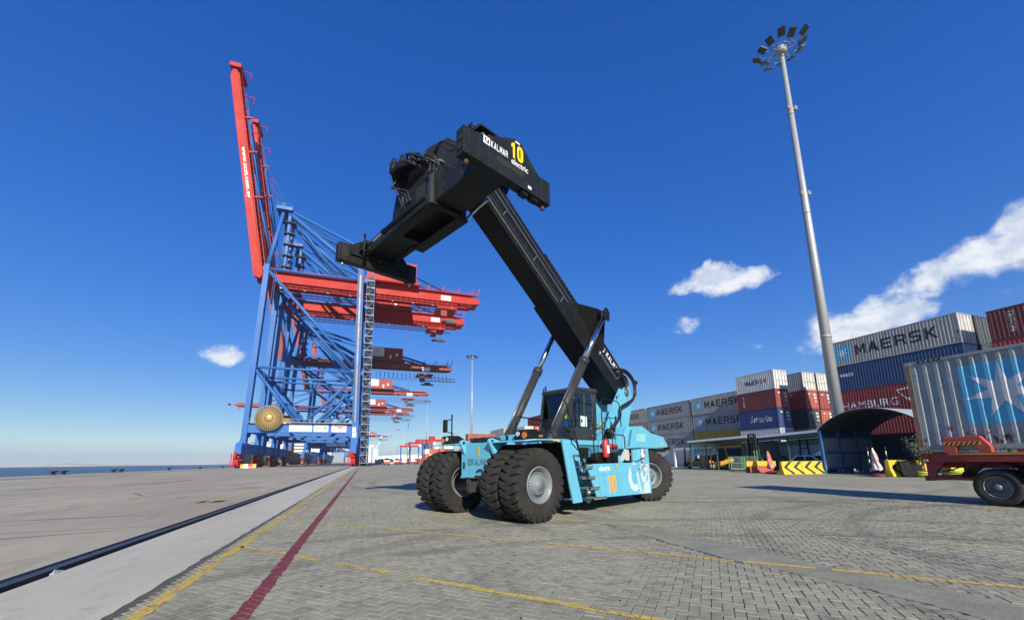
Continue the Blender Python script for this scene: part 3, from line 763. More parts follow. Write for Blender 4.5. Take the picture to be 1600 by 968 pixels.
def wheel(u, v, flip=False, steer=0.0, front=True, roll=0.0):
    w = put('wheel', RIMF if front else RIMR, RIM, rs, loc=(u, v, 0.86)); w.rotation_euler = (0, 0, steer + (math.pi if flip else 0))
    t = put('tyre', TYRE, RB, w)
    put('wheel_nuts', BOLTF if front else BOLTR, RIM, w)['kind'] = 'stuff'
    return w
for v, fl in ((-1.82, False), (-1.14, False), (1.14, True), (1.82, True)): wheel(0.04, v, fl)
wheel(6.45, -1.36, False, R(-30), False); wheel(6.45, 1.36, True, R(-30), False)

# ---- chassis
mb = MB(); mb.prism([(-0.25, 1.05), (-0.25, 1.86), (1.5, 1.9), (3.0, 1.55), (5.0, 1.3), (7.2, 1.3), (7.3, 0.75), (6.2, 0.55), (5.6, 0.45), (1.4, 0.45), (0.7, 0.6)], uz, -0.56, 0.56)
P('chassis_beam', mb, CY, bevel=0.015)
mb = MB()      # front plate with the axle cut-out
arc = [(-0.30 + 0.30 * math.cos(a), 1.03 + 0.24 * math.sin(a)) for a in [math.pi * k / 10 for k in range(11)]]   # right to left
mb.prism([(0.53, 1.0), (0.53, 1.93), (-0.66, 1.91), (-0.66, 1.03)] + [(x - 0.02, z) for x, z in sorted(arc)][0:0] + [(-0.60, 1.03)] + [(-0.30 - 0.28 * math.cos(a), 1.03 + 0.20 * math.sin(a)) for a in [math.pi * k / 10 for k in range(11)]] + [(0.02, 1.0)], lambda a, b, d: (d, a, b), -0.33, -0.28)
fp = P('front_plate', mb, CY, bevel=0.006)
mb = MB(); mb.box((-0.345, 0.28, 1.01), (0.05, 0.48, 0.045)); P('plate_lip', mb, CY, fp)
mb = MB()
for yy, zz in ((0.42, 1.5), (0.42, 1.32), (-0.1, 1.85), (-0.1, 1.1), (-0.42, 1.78), (-0.42, 1.2), (0.3, 1.85), (0.2, 1.12), (-0.5, 1.5), (0.12, 1.62)): mb.tube((-0.33, yy, zz), (-0.345, yy, zz), 0.012, n=6)
P('bolt_heads', mb, CY, fp)['kind'] = 'stuff'
mb = MB(); mb.lathe([(-0.338, 0.0), (-0.338, 0.001)], n=4); mb = MB()
mb.prism([(0.42 + 0.055 * math.cos(t), 1.32 + 0.10 * math.sin(t)) for t in [2 * math.pi * k / 16 for k in range(16)]], lambda a, b, d: (d, a, b), -0.334, -0.331)
P('towing_slot', mb, DKIN, fp)
for yy in (0.40, -0.80):   # lugs on top of the plate
    mb = MB(); pts = [(-0.46, 1.84), (-0.50, 1.92), (-0.46, 1.99), (-0.38, 2.02), (-0.29, 1.99), (-0.05, 1.93), (-0.05, 1.80), (-0.28, 1.62), (-0.33, 1.60)]
    mb.prism(pts, uz, yy - 0.045, yy + 0.045); l = P('lifting_lug', mb, CY, bevel=0.008)
    mb = MB(); mb.tube((-0.39, yy - 0.05, 1.93), (-0.39, yy + 0.05, 1.93), 0.045, n=14); P('lug_eye', mb, DKIN, l)
    mb = MB(); mb.prism([(-0.10, 1.60), (-0.10, 1.95), (0.30, 1.95), (0.30, 1.90)], lambda a, b, d: (a, d, b), yy - 0.18 * (1 if yy > 0 else -1) - 0.02, yy - 0.18 * (1 if yy > 0 else -1) + 0.02); P('gusset', mb, CY)
# front plate mark and lettering
place_flat_front = lambda me, y, z, x=-0.334: place_flat(me, (x, y, z), (0, -1, 0), (0, 0, 1))
def logo_block(s, m_sq, m_in, parent, fn):
    sq = poly_mesh([[(-s, -s), (s, -s), (s, s), (-s, s)]])
    o = put('emblem', fn(sq, 0), m_sq, parent)
    me = poly_mesh(ring_polys(0.05 * s, 0.12 * s, 0.36 * s, 0.66 * s, R(-250), R(40), 20) + [[(0.36 * s, 0.2 * s), (0.68 * s, 0.2 * s), (0.55 * s, -0.7 * s), (0.2 * s, -0.85 * s)]])
    put('emblem_sign', fn(me, 0.002), m_in, parent)
logo_block(0.085, mat('emblem_grey', (0.10, 0.15, 0.17), 0.5), CY, fp, lambda me, e: place_flat(me, (-0.334 - e, 0.15, 1.41), (0, -1, 0), (0, 0, 1)))
put('lettering', place_flat_front(block_text('KALMAR', 0.66, 0.165), -0.29, 1.41), mat('faded_dark_vinyl', (0.07, 0.13, 0.15), 0.6), fp)
mb = MB(); mb.box((-0.334, -0.20, 1.68), (0.006, 0.075, 0.24)); lab = P('warning_label', mb, YEL, fp)
mb = MB()
for k in range(4): mb.box((-0.339, -0.20, 1.59 + 0.055 * k), (0.003, 0.035, 0.022))
P('label_print', mb, DKIN, lab)['kind'] = 'stuff'
# axle
mb = MB(); mb.tube((0.04, -1.0, 0.86), (0.04, 1.0, 0.86), 0.26, n=20); mb.lathe([(-0.45, 0.0), (-0.44, 0.06), (-0.40, 0.13), (-0.32, 0.19), (-0.2, 0.22), (0.0, 0.26)], (0.0, -0.42, 0.86), 'x', 24); P('front_axle', mb, CG)
mb = MB(); mb.span((-0.44, 0.16, 0.62), (-0.1, 0.0, 1.0))
for k in (0, 1): mb.span((-0.455, 0.145 - 0.085 * k, 0.68), (-0.44, 0.085 - 0.085 * k, 0.94))
mb.span((-0.46, 0.2, 0.98), (-0.1, -0.12, 1.01)); mb.tube((-0.4, 0.12, 0.62), (-0.4, 0.12, 0.59), 0.02, n=6); mb.tube((-0.4, 0.03, 0.62), (-0.4, 0.03, 0.59), 0.02, n=6)
P('axle_mounting', mb, CG, bevel=0.006)
mb = MB(); mb.tube((6.5, -1.2, 0.86), (6.5, 1.2, 0.86), 0.16, n=14); mb.span((6.25, -0.5, 0.6), (6.75, 0.5, 1.1)); P('steering_axle', mb, CG)
# hoses over the front plate
mb = MB()
for k in range(7):
    y0 = 0.52 - 0.16 * k; mb.path([(0.5, y0 + 0.1, 1.9), (0.15 + 0.05 * (k % 3), y0, 2.02 + 0.03 * (k % 2)), (-0.12, y0 - 0.1, 2.05), (-0.2, y0 - 0.35, 1.97), (0.1, y0 - 0.5, 1.93)], 0.022, 6)
mb.each('front_hoses', HOSE, rs)
mb = MB(); mb.span((-0.05, -0.25, 1.94), (0.45, 0.5, 2.06)); P('valve_block', mb, BK, bevel=0.02)

# ---- fenders
def fender(sgn, name='fender'):
    t = 0.035
    top = [(-0.46, -0.66), (0.05, -0.66), (1.05, -0.66), (1.05, -2.12), (-0.12, -2.12), (-0.34, -1.95), (-0.42, -0.9)]
    mb = MB()
    def fn(a, b, d):
        z = 1.88 + d + 0.055 * min(max((a + 0.45) / 0.6, 0), 1)
        return (a, b if sgn < 0 else -b, z)
    mb.prism(top, fn, 0, t)
    return P(name, mb, CY, bevel=0.006)
nf = fender(-1); ff = fender(1)
for s in (-1, 1):
    mb = MB(); y0, y1 = s * 1.50, s * 2.12     # sloping rear apron down to the sill
    mb.prism([(0.86, 1.915), (1.05, 1.97), (1.16, 1.90), (1.62, 0.36), (1.24, 0.35), (1.12, 0.75)], uz, y1, y1 - s * 0.05); P('fender_post', mb, CY, bevel=0.006)
    mb = MB(); mb.prism([(1.08, 1.90), (1.12, 1.90), (1.66, 0.42), (1.62, 0.42)], uz, s * 0.62, y1 - s * 0.05); P('wheelhouse', mb, DKIN)  # wheelhouse colour is dark to paint in the shade below the fender
    mb = MB(); mb.prism([(-0.2, 1.06), (-0.2, 1.84), (1.06, 1.88), (1.5, 1.06)], uz, s * 0.60, s * 0.70); P('arch_liner', mb, DKIN)
mb = MB(); mb.box((0.62, -2.128, 1.925), (0.26, 0.006, 0.035)); P('yellow_strip', mb, YEL, nf)
mb = MB()
for k in range(7): t = k / 6; mb.tube((1.12 + 0.28 * t, -2.12, 1.72 - 1.2 * t), (1.12 + 0.28 * t, -2.127, 1.72 - 1.2 * t), 0.011, n=6)
P('bolt_heads', mb, CY, nf)['kind'] = 'stuff'
# light clusters on the fenders
def lamps(u0, v0, s):
    mb = MB(); mb.prism([(u0, 1.94), (u0 - 0.02, 2.14), (u0 + 0.06, 2.20), (u0 + 0.34, 2.20), (u0 + 0.62, 2.06), (u0 + 0.72, 1.94)], uz, v0 - 0.24, v0 + 0.24); h = P('light_cluster', mb, BK, bevel=0.03)
    mb = MB(); mb.tube((u0 - 0.01, v0 + s * 0.10, 2.09), (u0 - 0.035, v0 + s * 0.10, 2.09), 0.062, n=16); P('headlight', mb, LENS, h)
    mb = MB(); mb.tube((u0 - 0.005, v0 - s * 0.13, 2.05), (u0 - 0.03, v0 - s * 0.13, 2.05), 0.08, n=16); P('indicator', mb, AMB, h)
    mb = MB(); mb.box((u0 + 0.45, v0 - 0.243, 2.04), (0.14, 0.012, 0.05)); P('side_marker', mb, AMB, h)
lamps(-0.12, -1.62, 1); lamps(-0.12, 1.62, -1)
mb = MB(); mb.span((0.05, -1.18, 1.95), (0.16, -0.66, 2.10)); b1 = P('front_ledge', mb, CY, bevel=0.008)
mb = MB(); mb.box((0.046, -0.93, 2.03), (0.008, 0.10, 0.12)); P('ledge_label', mb, DKIN, b1)
# mirror mast on the far fender
mb = MB(); mb.tube((0.10, 1.62, 2.18), (0.10, 1.62, 2.80), 0.022, n=8); mb.tube((0.10, 1.62, 2.80), (0.02, 1.50, 2.82), 0.02, n=8); mb.tube((0.02, 1.5, 2.80), (0.02, 1.5, 2.84), 0.03, n=8)
mb.tube((0.1, 1.62, 2.72), (-0.01, 1.80, 2.66), 0.014, n=6); mb.tube((0.1, 1.62, 2.28), (-0.01, 1.80, 2.36), 0.014, n=6); mb.tube((0.1, 1.62, 2.27), (0.1, 1.52, 2.27), 0.014, n=6); mm = P('mirror_mast', mb, BK)
mb = MB(); mb.box((-0.02, 1.80, 2.51), (0.09, 0.17, 0.40)); P('mirror', mb, BK, mm, 0.03)
# near arm with mirror in front of the cab
mb = MB(); mb.path([(1.0, -0.30, 1.95), (1.0, -0.30, 2.66), (1.06, -0.31, 2.70), (2.2, -0.45, 2.62)], 0.02, 8, 1); mb.tube((1.0, -0.3, 2.05), (2.3, -0.40, 2.42), 0.012, n=6); am = P('mirror_arm', mb, BK)
mb = MB(); mb.box((2.22, -0.47, 2.48), (0.08, 0.26, 0.42)); P('mirror', mb, BK, am, 0.02)

# ---- side: steps, panels, deck
for s in (-1, 1):
    mb = MB(); mb.prism([(2.42, 1.32), (2.80, 0.38), (5.66, 0.33), (5.62, 1.78), (4.62, 1.74), (4.60, 1.33)], uz, s * 1.86, s * 1.92); sp_ = P('side_panel', mb, CY, bevel=0.006)
    mb = MB(); mb.span((2.5, s * 0.56, 0.5), (5.6, s * 1.858, 1.28)); P('battery_case', mb, CY)
    mb = MB(); mb.span((1.2, s * 0.5, 1.0), (2.45, s * 1.45, 1.9)); P('inner_panel', mb, CY)
    mb = MB(); mb.span((2.45, s * 0.55, 1.282), (4.6, s * 1.855, 1.32)); P('deck_plate', mb, mat('deck_grating', (0.07, 0.08, 0.085), 0.6, dirt=0.5))
    mb = MB(); mb.prism([(1.52, 1.62), (1.60, 1.62), (2.34, 0.36), (2.10, 0.36)], uz, s * 1.52, s * 1.55); mb.prism([(2.10, 1.30), (2.40, 1.30), (2.92, 0.36), (2.55, 0.36)], uz, s * 1.90, s * 1.94); mb.each('stair_stringer', CY, rs, bevel=0.004)
    mb = MB(); mb.prism([(1.62, 0.42), (1.68, 0.36), (2.78, 0.34), (2.42, 1.30), (2.34, 1.30)], uz, s * 1.50, s * 1.46); P('stair_back', mb, CY)
    for k, (uc, z) in enumerate(((1.80, 1.56), (2.0, 1.25), (2.10, 0.97), (2.28, 0.68), (2.60, 0.40))):
        mb = MB(); mb.span((uc - 0.30, s * 1.52, z - 0.015), (uc + 0.32, s * 2.0, z + 0.015)); mb.span((uc - 0.30, s * 1.985, z - 0.05), (uc + 0.32, s * 2.0, z + 0.015)); st = P('step', mb, mat('step_tread', (0.15, 0.19, 0.20), 0.7, dirt=0.5, dscale=6), bevel=0.004)
        mb = MB(); mb.prism([(uc - 0.28, z - 0.02), (uc + 0.28, z - 0.02), (uc + 0.02, z - 0.20)], uz, s * 1.56, s * 1.585); P('step_bracket', mb, CY, st)
sgn = -1
mb = MB()
for u, z in ((2.75, 1.2), (2.85, 0.95), (3.05, 0.5), (3.9, 0.42), (4.1, 0.42), (3.0, 1.0), (3.6, 1.0), (4.2, 1.0), (5.4, 0.45), (5.5, 1.0), (5.5, 1.6), (4.75, 1.6), (2.7, 0.8)): mb.tube((u, -1.92, z), (u, -1.928, z), 0.011, n=6)
mb.span((2.62, -1.923, 1.005), (5.64, -1.9205, 1.011)); mb.span((3.84, -1.923, 0.36), (3.846, -1.9205, 1.0))
P('panel_seams', mb, mat('seam_shadow_gap', (0.08, 0.28, 0.34), 0.6))['kind'] = 'stuff'
SD = lambda me, u, z, y=-1.9235: place_flat(me, (u, y, z), (1, 0, 0), (0, 0, 1))
lt = P('panel_marks', MB().span((2.7, -1.921, 0.9), (2.702, -1.9205, 0.902)), CY)
put('lettering', SD(text_mesh('electric', 0.58, 0.16, 0.01, spacing=0.92), 2.99, 1.19), WHT, lt)
put('number', SD(block_text('10', 0.46, 0.48, 0.05), 3.32, 0.74), ORG, lt)
# large pale emblem on the rear of the panel
E1 = ring_polys(4.64, 0.88, 0.20, 0.385, R(58), R(305), 26, 1.12)
E2 = [[(4.68, 1.22), (4.80, 1.25), (5.02, 0.45), (5.06, 0.36), (4.94, 0.36)]]
E3 = ring_polys(5.26, 0.98, 0.085, 0.25, R(0), R(360), 26, 1.25)
E4 = [[(5.40, 0.85), (5.50, 1.28), (5.56, 1.28), (5.56, 0.35), (5.10, 0.36), (5.16, 0.60), (5.30, 0.72)], [(5.10, 1.30), (5.04, 1.22), (5.0, 1.12), (5.06, 1.0), (5.12, 1.16), (5.26, 1.24), (5.40, 1.22), (5.50, 1.28)]]
put('emblem', SD(poly_mesh(E1 + E2 + E3 + E4), 0, 0, -1.9228), PALE, lt)
mb = MB(); mb.span((4.42, -1.926, 1.04), (4.98, -1.9225, 1.27)); P('hatch', mb, CY, lt); mb = MB(); mb.tube((4.9, -1.926, 1.12), (4.9, -1.94, 1.12), 0.025, n=8); P('hatch_latch', mb, BK, lt)
mb = MB(); mb.box((3.62, -1.93, 1.24), (0.09, 0.012, 0.05)); P('yellow_label', mb, YEL, lt)
mb = MB(); mb.box((5.32, -1.93, 1.66), (0.10, 0.012, 0.10)); P('red_label', mb, REDP, lt)

# handrails of the stairs
mb = MB()
mb.path([(1.08, -1.35, 2.0), (1.0, -1.7, 2.9), (1.05, -2.05, 3.0), (1.22, -2.08, 2.62), (1.64, -2.08, 1.65), (2.03, -2.06, 0.77), (2.08, -1.98, 0.62)], 0.017, 8, 4)
mb.path([(1.45, -2.10, 1.95), (1.52, -2.1, 1.75), (1.75, -2.1, 1.15), (1.62, -2.05, 1.12)], 0.015, 8, 3)
mb.path([(1.60, -1.6, 2.1), (1.30, -2.0, 2.06), (1.58, -2.06, 1.86)], 0.015, 8, 3)
mb.each('handrail', BK, rs)
mb = MB(); mb.box((1.90, -2.02, 1.62), (0.36, 0.06, 0.30)); mr = P('step_mirror', mb, BK, bevel=0.03)
mb = MB(); mb.tube((1.7, -1.95, 1.7), (1.5, -1.9, 1.9), 0.015, n=6); P('mirror_stay', mb, BK, mr)
mb = MB(); mb.sphere((2.08, -1.98, 0.56), 0.075, 8); P('work_light', mb, STL)
# railing beside the deck
mb = MB()
for u0, u1, z0, z1 in ((2.75, 3.35, 1.33, 2.35), (3.75, 4.45, 1.33, 2.2)):
    mb.path([(u0, -1.75, z0), (u0, -1.75, z1 - 0.06), (u0 + 0.06, -1.75, z1), (u1 - 0.06, -1.75, z1), (u1, -1.75, z1 - 0.06), (u1, -1.75, z0)], 0.017, 8, 1)
mb.path([(4.05, -1.2, 1.35), (4.05, -1.2, 3.35), (4.15, -1.2, 3.45), (5.05, -1.2, 3.40), (5.15, -1.2, 3.3), (5.2, -1.2, 2.55)], 0.018, 8, 1)
mb.tube((4.05, -1.2, 2.75), (5.15, -1.2, 2.85), 0.014, n=6); mb.tube((4.7, -1.2, 1.4), (4.85, -1.2, 2.85), 0.014, n=6); mb.tube((3.6, -0.9, 2.1), (4.4, -1.2, 2.75), 0.014, n=6)
mb.each('deck_railing', BK, rs)
# fire extinguisher, hydraulic bits
mb = MB(); mb.lathe([(1.50, 0.0), (1.50, 0.085), (1.53, 0.095), (1.95, 0.095), (2.02, 0.06), (2.05, 0.035), (2.10, 0.035), (2.10, 0)], (3.38, -1.72, 0), 'z', 20); fe = P('fire_extinguisher', mb, REDP)
mb = MB(); mb.box((3.38, -1.72, 2.12), (0.10, 0.05, 0.05)); mb.path([(3.42, -1.72, 2.1), (3.52, -1.75, 2.0), (3.50, -1.76, 1.7)], 0.014, 6); P('extinguisher_valve', mb, BK, fe)
mb = MB(); mb.span((3.33, -1.822, 1.62), (3.45, -1.812, 1.86)); P('extinguisher_label', mb, WHT, fe)
mb = MB(); mb.tube((3.55, -1.5, 1.84), (4.30, -1.5, 1.84), 0.085, n=16); P('red_accumulator', mb, REDP)
mb = MB(); mb.span((3.2, -1.6, 1.32), (4.0, -1.1, 1.52)); mb.span((3.5, -1.7, 1.34), (4.1, -1.3, 1.66)); mb.lathe([(-0.12, 0.0), (-0.12, 0.16), (0.12, 0.16), (0.12, 0)], (3.2, -1.5, 1.48), 'y', 18); mb.each('pump_unit', BK, rs, bevel=0.015)
mb = MB(); mb.prism([(3.95, 1.40), (4.50, 1.40), (4.50, 1.72), (4.30, 1.76)], uz, -1.86, -1.80); P('grey_bracket', mb, mat('pale_grey_plate', (0.45, 0.47, 0.47), 0.5, dirt=0.4, dscale=7), bevel=0.006)
mb = MB(); mb.tube((4.53, -1.86, 1.58), (4.60, -1.86, 1.58), 0.05, n=10); P('red_knob', mb, REDP)
mb = MB(); mb.lathe([(1.36, 0.0), (1.36, 0.055), (1.60, 0.055), (1.68, 0.03), (1.76, 0.03), (1.76, 0)], (5.12, -1.97, 0), 'z', 14); P('grease_bottle', mb, WHT)
mb = MB(); mb.lathe([(1.42, 0.0), (1.42, 0.058), (1.50, 0.058), (1.50, 0)], (5.12, -1.97, 0), 'z', 14); P('bottle_label', mb, REDP)
mb = MB(); mb.path([(4.6, -1.9, 1.4), (4.8, -1.93, 1.36), (5.0, -1.95, 1.42), (5.1, -1.97, 1.45)], 0.014, 6); mb.path([(4.05, -1.7, 1.38), (4.0, -1.8, 1.30), (4.4, -1.88, 1.31), (4.6, -1.9, 1.4)], 0.016, 6); mb.each('grease_line', HOSE, rs)
mb = MB(); mb.tube((4.2, -1.86, 1.34), (4.2, -1.86, 1.44), 0.03, n=8); mb.tube((4.56, -1.80, 1.34), (4.56, -1.80, 1.46), 0.02, n=8); mb.each('bracket_stud', BK, rs)
mb = MB()
for k in range(6): mb.box((3.52 + 0.09 * k, -1.72, 1.70 + 0.02 * (k % 2)), (0.05, 0.10, 0.06))
mb.each('valve_bank', STL, rs)

# ---- hood and counterweight
mb = MB()
prof = [(4.70, 1.76), (4.86, 2.30), (5.10, 2.52), (6.02, 2.58), (6.35, 2.46), (6.75, 2.34), (7.55, 2.25), (7.86, 1.94), (7.86, 1.86), (6.9, 1.80), (5.62, 1.80)]
mb.prism(prof, uz, -1.55, 1.55); hd = P('hood', mb, CY, bevel=0.05)
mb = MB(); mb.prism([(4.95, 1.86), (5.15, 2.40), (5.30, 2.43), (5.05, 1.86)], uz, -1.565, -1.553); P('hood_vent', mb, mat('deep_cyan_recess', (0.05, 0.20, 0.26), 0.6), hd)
mb = MB(); mb.prism([(5.55, 2.02), (6.15, 2.02), (6.15, 2.30), (5.55, 2.30)], uz, -1.556, -1.552); P('hood_label', mb, mat('faint_green_label', (0.22, 0.55, 0.55), 0.6), hd)
mb = MB(); mb.box((7.35, -1.556, 1.98), (0.22, 0.006, 0.05)); P('yellow_label', mb, YEL, hd)
mb = MB(); mb.span((5.62, -1.50, 1.69), (7.75, 1.50, 1.80)); P('hood_underside', mb, BK)
mb = MB(); mb.prism([(6.9, 0.75), (7.3, 0.62), (7.75, 0.95), (7.86, 1.70), (7.4, 1.70)], uz, -0.95, 0.95); P('counterweight', mb, CY, bevel=0.04)
mb = MB(); mb.span((7.0, -1.2, 2.28), (7.5, -0.7, 2.45)); P('air_intake', mb, BK, hd, 0.03)
mb = MB(); mb.box((7.95, -1.45, 1.83), (0.26, 0.16, 0.12)); mb.box((8.02, -1.2, 1.78), (0.14, 0.3, 0.08)); mb.each('rear_light', BK, rs, bevel=0.01)
mb = MB(); mb.span((4.4, -1.2, 1.3), (5.2, 1.2, 2.1)); P('rear_deck_box', mb, CY)

# ---- boom foot
post = [(5.15, 1.4), (5.17, 2.04), (5.32, 2.73), (5.77, 3.45), (6.12, 3.86), (6.30, 4.10), (6.50, 4.02), (6.62, 4.16), (6.98, 4.25), (7.09, 3.98), (7.02, 3.32), (6.75, 2.68), (6.45, 1.9)]
for s in (-1, 1):
    mb = MB(); mb.prism(post, uz, s * 0.50, s * 0.58); ps = P('boom_foot', mb, CY, bevel=0.008)
    mb = MB(); mb.tube((6.72, s * 0.58, 3.98), (6.72, s * 0.64, 3.98), 0.14, n=20); P('pivot_pin', mb, STL, ps)
mb = MB(); mb.prism([(5.35, 1.5), (5.4, 2.6), (5.9, 3.2), (6.2, 3.2), (6.3, 1.5)], uz, -0.5, 0.5); P('foot_web', mb, CY)
mb = MB(); mb.prism([(5.98, 3.62), (6.12, 3.72), (6.02, 3.80)], uz, -0.586, -0.58); mb.box((6.2, -0.583, 3.80), (0.05, 0.006, 0.05)); P('foot_label', mb, BK)

# ---- boom
dn = Vector((0.784, -0.62)); nn = Vector((0.62, 0.784))
inner = [(-0.62, 9.32), (0.08, 10.23), (3.4, 7.52), (3.0, 6.52)]
def para(p, q, h0, h1, t0=0.0): pass
bl = lambda t, h: (-0.15 + dn.x * t + nn.x * h, 8.94 + dn.y * t + nn.y * h)
mb = MB(); mb.prism([bl(-0.6, 0.03), bl(-0.6, 1.02), bl(5.6, 1.0), bl(5.6, 0.02)], uz, -0.40, 0.40); ib = P('inner_boom', mb, BK, bevel=0.012)
mb = MB()
for s in (-1,):
    for h, w in ((0.30, 0.016), (0.62, 0.05), (0.80, 0.03)):
        a, b_ = bl(-0.3, h), bl(4.4, h); mb.beam((a[0], s * 0.415, a[1]), (b_[0], s * 0.415, b_[1]), 0.03, w * 2, (nn.x, 0, nn.y))
mb.each('boom_rail', mat('worn_black_edge', (0.06, 0.065, 0.075), 0.35, 0.3, dirt=0.5), ib)
mb = MB()
for t in (0.5, 2.2, 3.9):
    a = bl(t, 0.30); b_ = bl(t, 0.62); mb.beam((a[0], -0.415, a[1]), (b_[0], -0.415, b_[1]), 0.03, 0.03, (1, 0, 0))
for h in (0.16, 0.20): a, b_ = bl(-0.3, h), bl(4.2, h); mb.tube((a[0], -0.425, a[1]), (b_[0], -0.425, b_[1]), 0.012, n=6)
mb.each('boom_pipe', STL, ib)
mb = MB(); a, b_ = bl(2.4, 1.10), bl(4.95, 1.12)
mb.beam((a[0], -0.25, a[1]), (b_[0], -0.25, b_[1]), 0.22, 0.12, (nn.x, 0, nn.y)); P('hose_guide', mb, BK, ib, 0.03)
mb = MB()
for k in range(14):
    a = bl(2.6 + 0.17 * k, 1.12); mb.box((a[0], -0.365, a[1]), (0.05, 0.012, 0.05))
P('guide_link', mb, mat('link_grey', (0.08, 0.085, 0.09), 0.5), ib)['kind'] = 'stuff'
outer = [bl(2.55, -0.01), bl(2.75, 1.06), bl(4.70, 1.16), bl(5.3, 0.98), bl(5.65, 1.20), bl(7.0, 1.10), bl(8.6, 1.00), (7.05, 4.20), (6.85, 3.72), bl(8.7, 0.02), bl(6.6, -0.04), bl(5.6, -0.06), bl(4.4, -0.10)]
outer = [bl(3.6, -0.02), bl(4.75, 1.06), bl(5.05, 1.02), bl(6.9, 1.08), bl(8.3, 1.02), (6.95, 4.30), (6.98, 3.92), (6.78, 3.60), bl(8.55, -0.02), bl(6.7, -0.05), bl(5.1, -0.08)]
mb = MB(); mb.prism(outer, uz, -0.47, 0.47); ob = P('outer_boom', mb, BK, bevel=0.015)
# flared cheeks carrying the lift cylinders
for s in (-1, 1):
    mb = MB()
    cheek = [bl(4.0, 0.25), bl(4.2, 0.75), bl(4.9, 1.05), bl(5.15, 1.25), bl(5.45, 1.32), bl(5.62, 1.20), bl(5.70, 0.95), bl(6.6, 0.95), bl(6.5, 0.3)]
    A = mb.verts([(a, s * 0.475, b) for a, b in cheek])
    out = []
    cx, cz = bl(5.25, 0.95)
    for a, b in cheek:
        d = math.hypot(a - cx, b - cz); k = max(0.0, 1 - d / 1.15); out.append((a + (cx - a) * 0.12, s * (0.50 + 0.50 * min(1, k * 1.5)), b + (cz - b) * 0.12))
    B = mb.verts(out)
    mb.face(B); n = len(cheek)
    for i in range(n): mb.face([A[i], A[(i + 1) % n], B[(i + 1) % n], B[i]])
    bmesh.ops.triangulate(mb.b, faces=mb.b.faces[:])
    P('cylinder_cheek', mb, BK, ob)
    hx, hz = bl(5.30, 1.02)
    mb = MB(); mb.tube((hx, s * 0.88, hz), (hx, s * 1.24, hz), 0.105, n=18); hp = P('cylinder_pin', mb, STL, ob)
    mb = MB(); q = [(hx + 0.20 * math.cos(t), hz + 0.27 * math.sin(t)) for t in [R(a) for a in (20, 75, 110, 160, 230, 310)]]
    mb.prism(q, uz, s * 1.20, s * 1.245); P('pin_plate', mb, BK, hp, 0.01)
    # lift cylinder
    p0, p1 = Vector((1.71, s * 0.95, 1.98)), Vector((hx, s * 1.08, hz)); d = (p1 - p0); L = d.length; d.normalize(); g = p0 + d * (L * 0.585)
    mb = MB(); mb.tube(p0 + d * 0.05, g, 0.148, n=24); mb.tube(g - d * 0.12, g + d * 0.10, 0.172, n=24); mb.tube(p0 + d * 0.0, p0 + d * 0.3, 0.16, n=24); mb.lathe([(-0.16, 0.0), (-0.16, 0.17), (0.16, 0.17), (0.16, 0.0)], p0, 'y', 20)
    cy = P('lift_cylinder', mb, CG)
    mb = MB(); mb.tube(g, p1 - d * 0.10, 0.098, n=24); P('piston_rod', mb, CHR, cy)
    mb = MB(); mb.lathe([(-0.11, 0.0), (-0.11, 0.17), (0.11, 0.17), (0.11, 0.0)], p1, 'y', 20); P('rod_eye', mb, BK, cy)
    mb = MB(); q = p0 + Vector((-0.02, -0.17, 0.05)); mb.path([p0 + d * 0.5 + Vector((-0.17, 0, 0.02)), p0 + d * 1.4 + Vector((-0.16, 0, 0.02)), g + Vector((-0.18, 0, -0.02))], 0.02, 6, 1); P('cylinder_pipe', mb, STL, cy)
    mb = MB(); mb.prism([(1.45, 1.55), (1.95, 1.55), (1.92, 2.08), (1.70, 2.16), (1.50, 2.08)], uz, s * 0.70, s * 0.77); P('cylinder_lug', mb, CY, bevel=0.01)
mb = MB()
for k in range(3):
    a, b_ = bl(6.55, 0.42 + 0.05 * k), bl(7.75, 0.42 + 0.05 * k); mb.path([(a[0] - 0.05, -0.475, a[1] + 0.1), (a[0], -0.495, a[1]), (b_[0], -0.495, b_[1]), (b_[0] + 0.12, -0.50, b_[1] + 0.02)], 0.014, 6, 2)
mb.each('boom_pipe', CHR, ob)
a = bl(7.2, 0.74)
put('lettering', place_flat(block_text('KALMAR', 1.0, 0.20), (a[0] + 0.1, -0.476, a[1]), (dn.x, 0, dn.y), (nn.x, 0, nn.y)), WHT, ob)
a = bl(6.5, 0.74)
put('emblem', place_flat(poly_mesh(ring_polys(0, 0, 0.055, 0.10, R(20), R(330), 16)), (a[0] + 0.08, -0.476, a[1]), (dn.x, 0, dn.y), (nn.x, 0, nn.y)), WHT, ob)
# hose bundle round the pivot
mb = MB(); random.seed(5)
for k in range(9):
    j = lambda a: a + random.uniform(-0.05, 0.05)
    o_ = 0.05 * (k % 4)
    mb.path([(j(5.95), -0.52, j(4.85)), (j(6.35), -0.60 - o_, j(4.78)), (j(6.85), -0.66 - o_ * 0.6, j(4.65)), (7.15 + o_, -0.66, j(4.38)), (7.20 + o_, -0.64, j(4.0)), (j(7.0), -0.68, j(3.68)), (j(6.5), -0.70, j(3.5)), (j(6.05), -0.72, j(3.3)), (j(5.9), -0.76, j(2.95)), (j(5.4), -0.85, j(2.66)), (j(4.9), -0.95, j(2.42))], 0.026, 7, 4)
P('hose_bundle', mb, HOSE)
mb = MB()
for k in range(4): mb.path([(6.1 + 0.1 * k, -0.53, 4.72 - 0.06 * k), (6.45 + 0.1 * k, -0.58, 4.62), (6.7 + 0.06 * k, -0.6, 4.3), (6.6, -0.62, 3.95 + 0.05 * k)], 0.022, 7, 3)
mb.each('pivot_hoses', HOSE, rs)
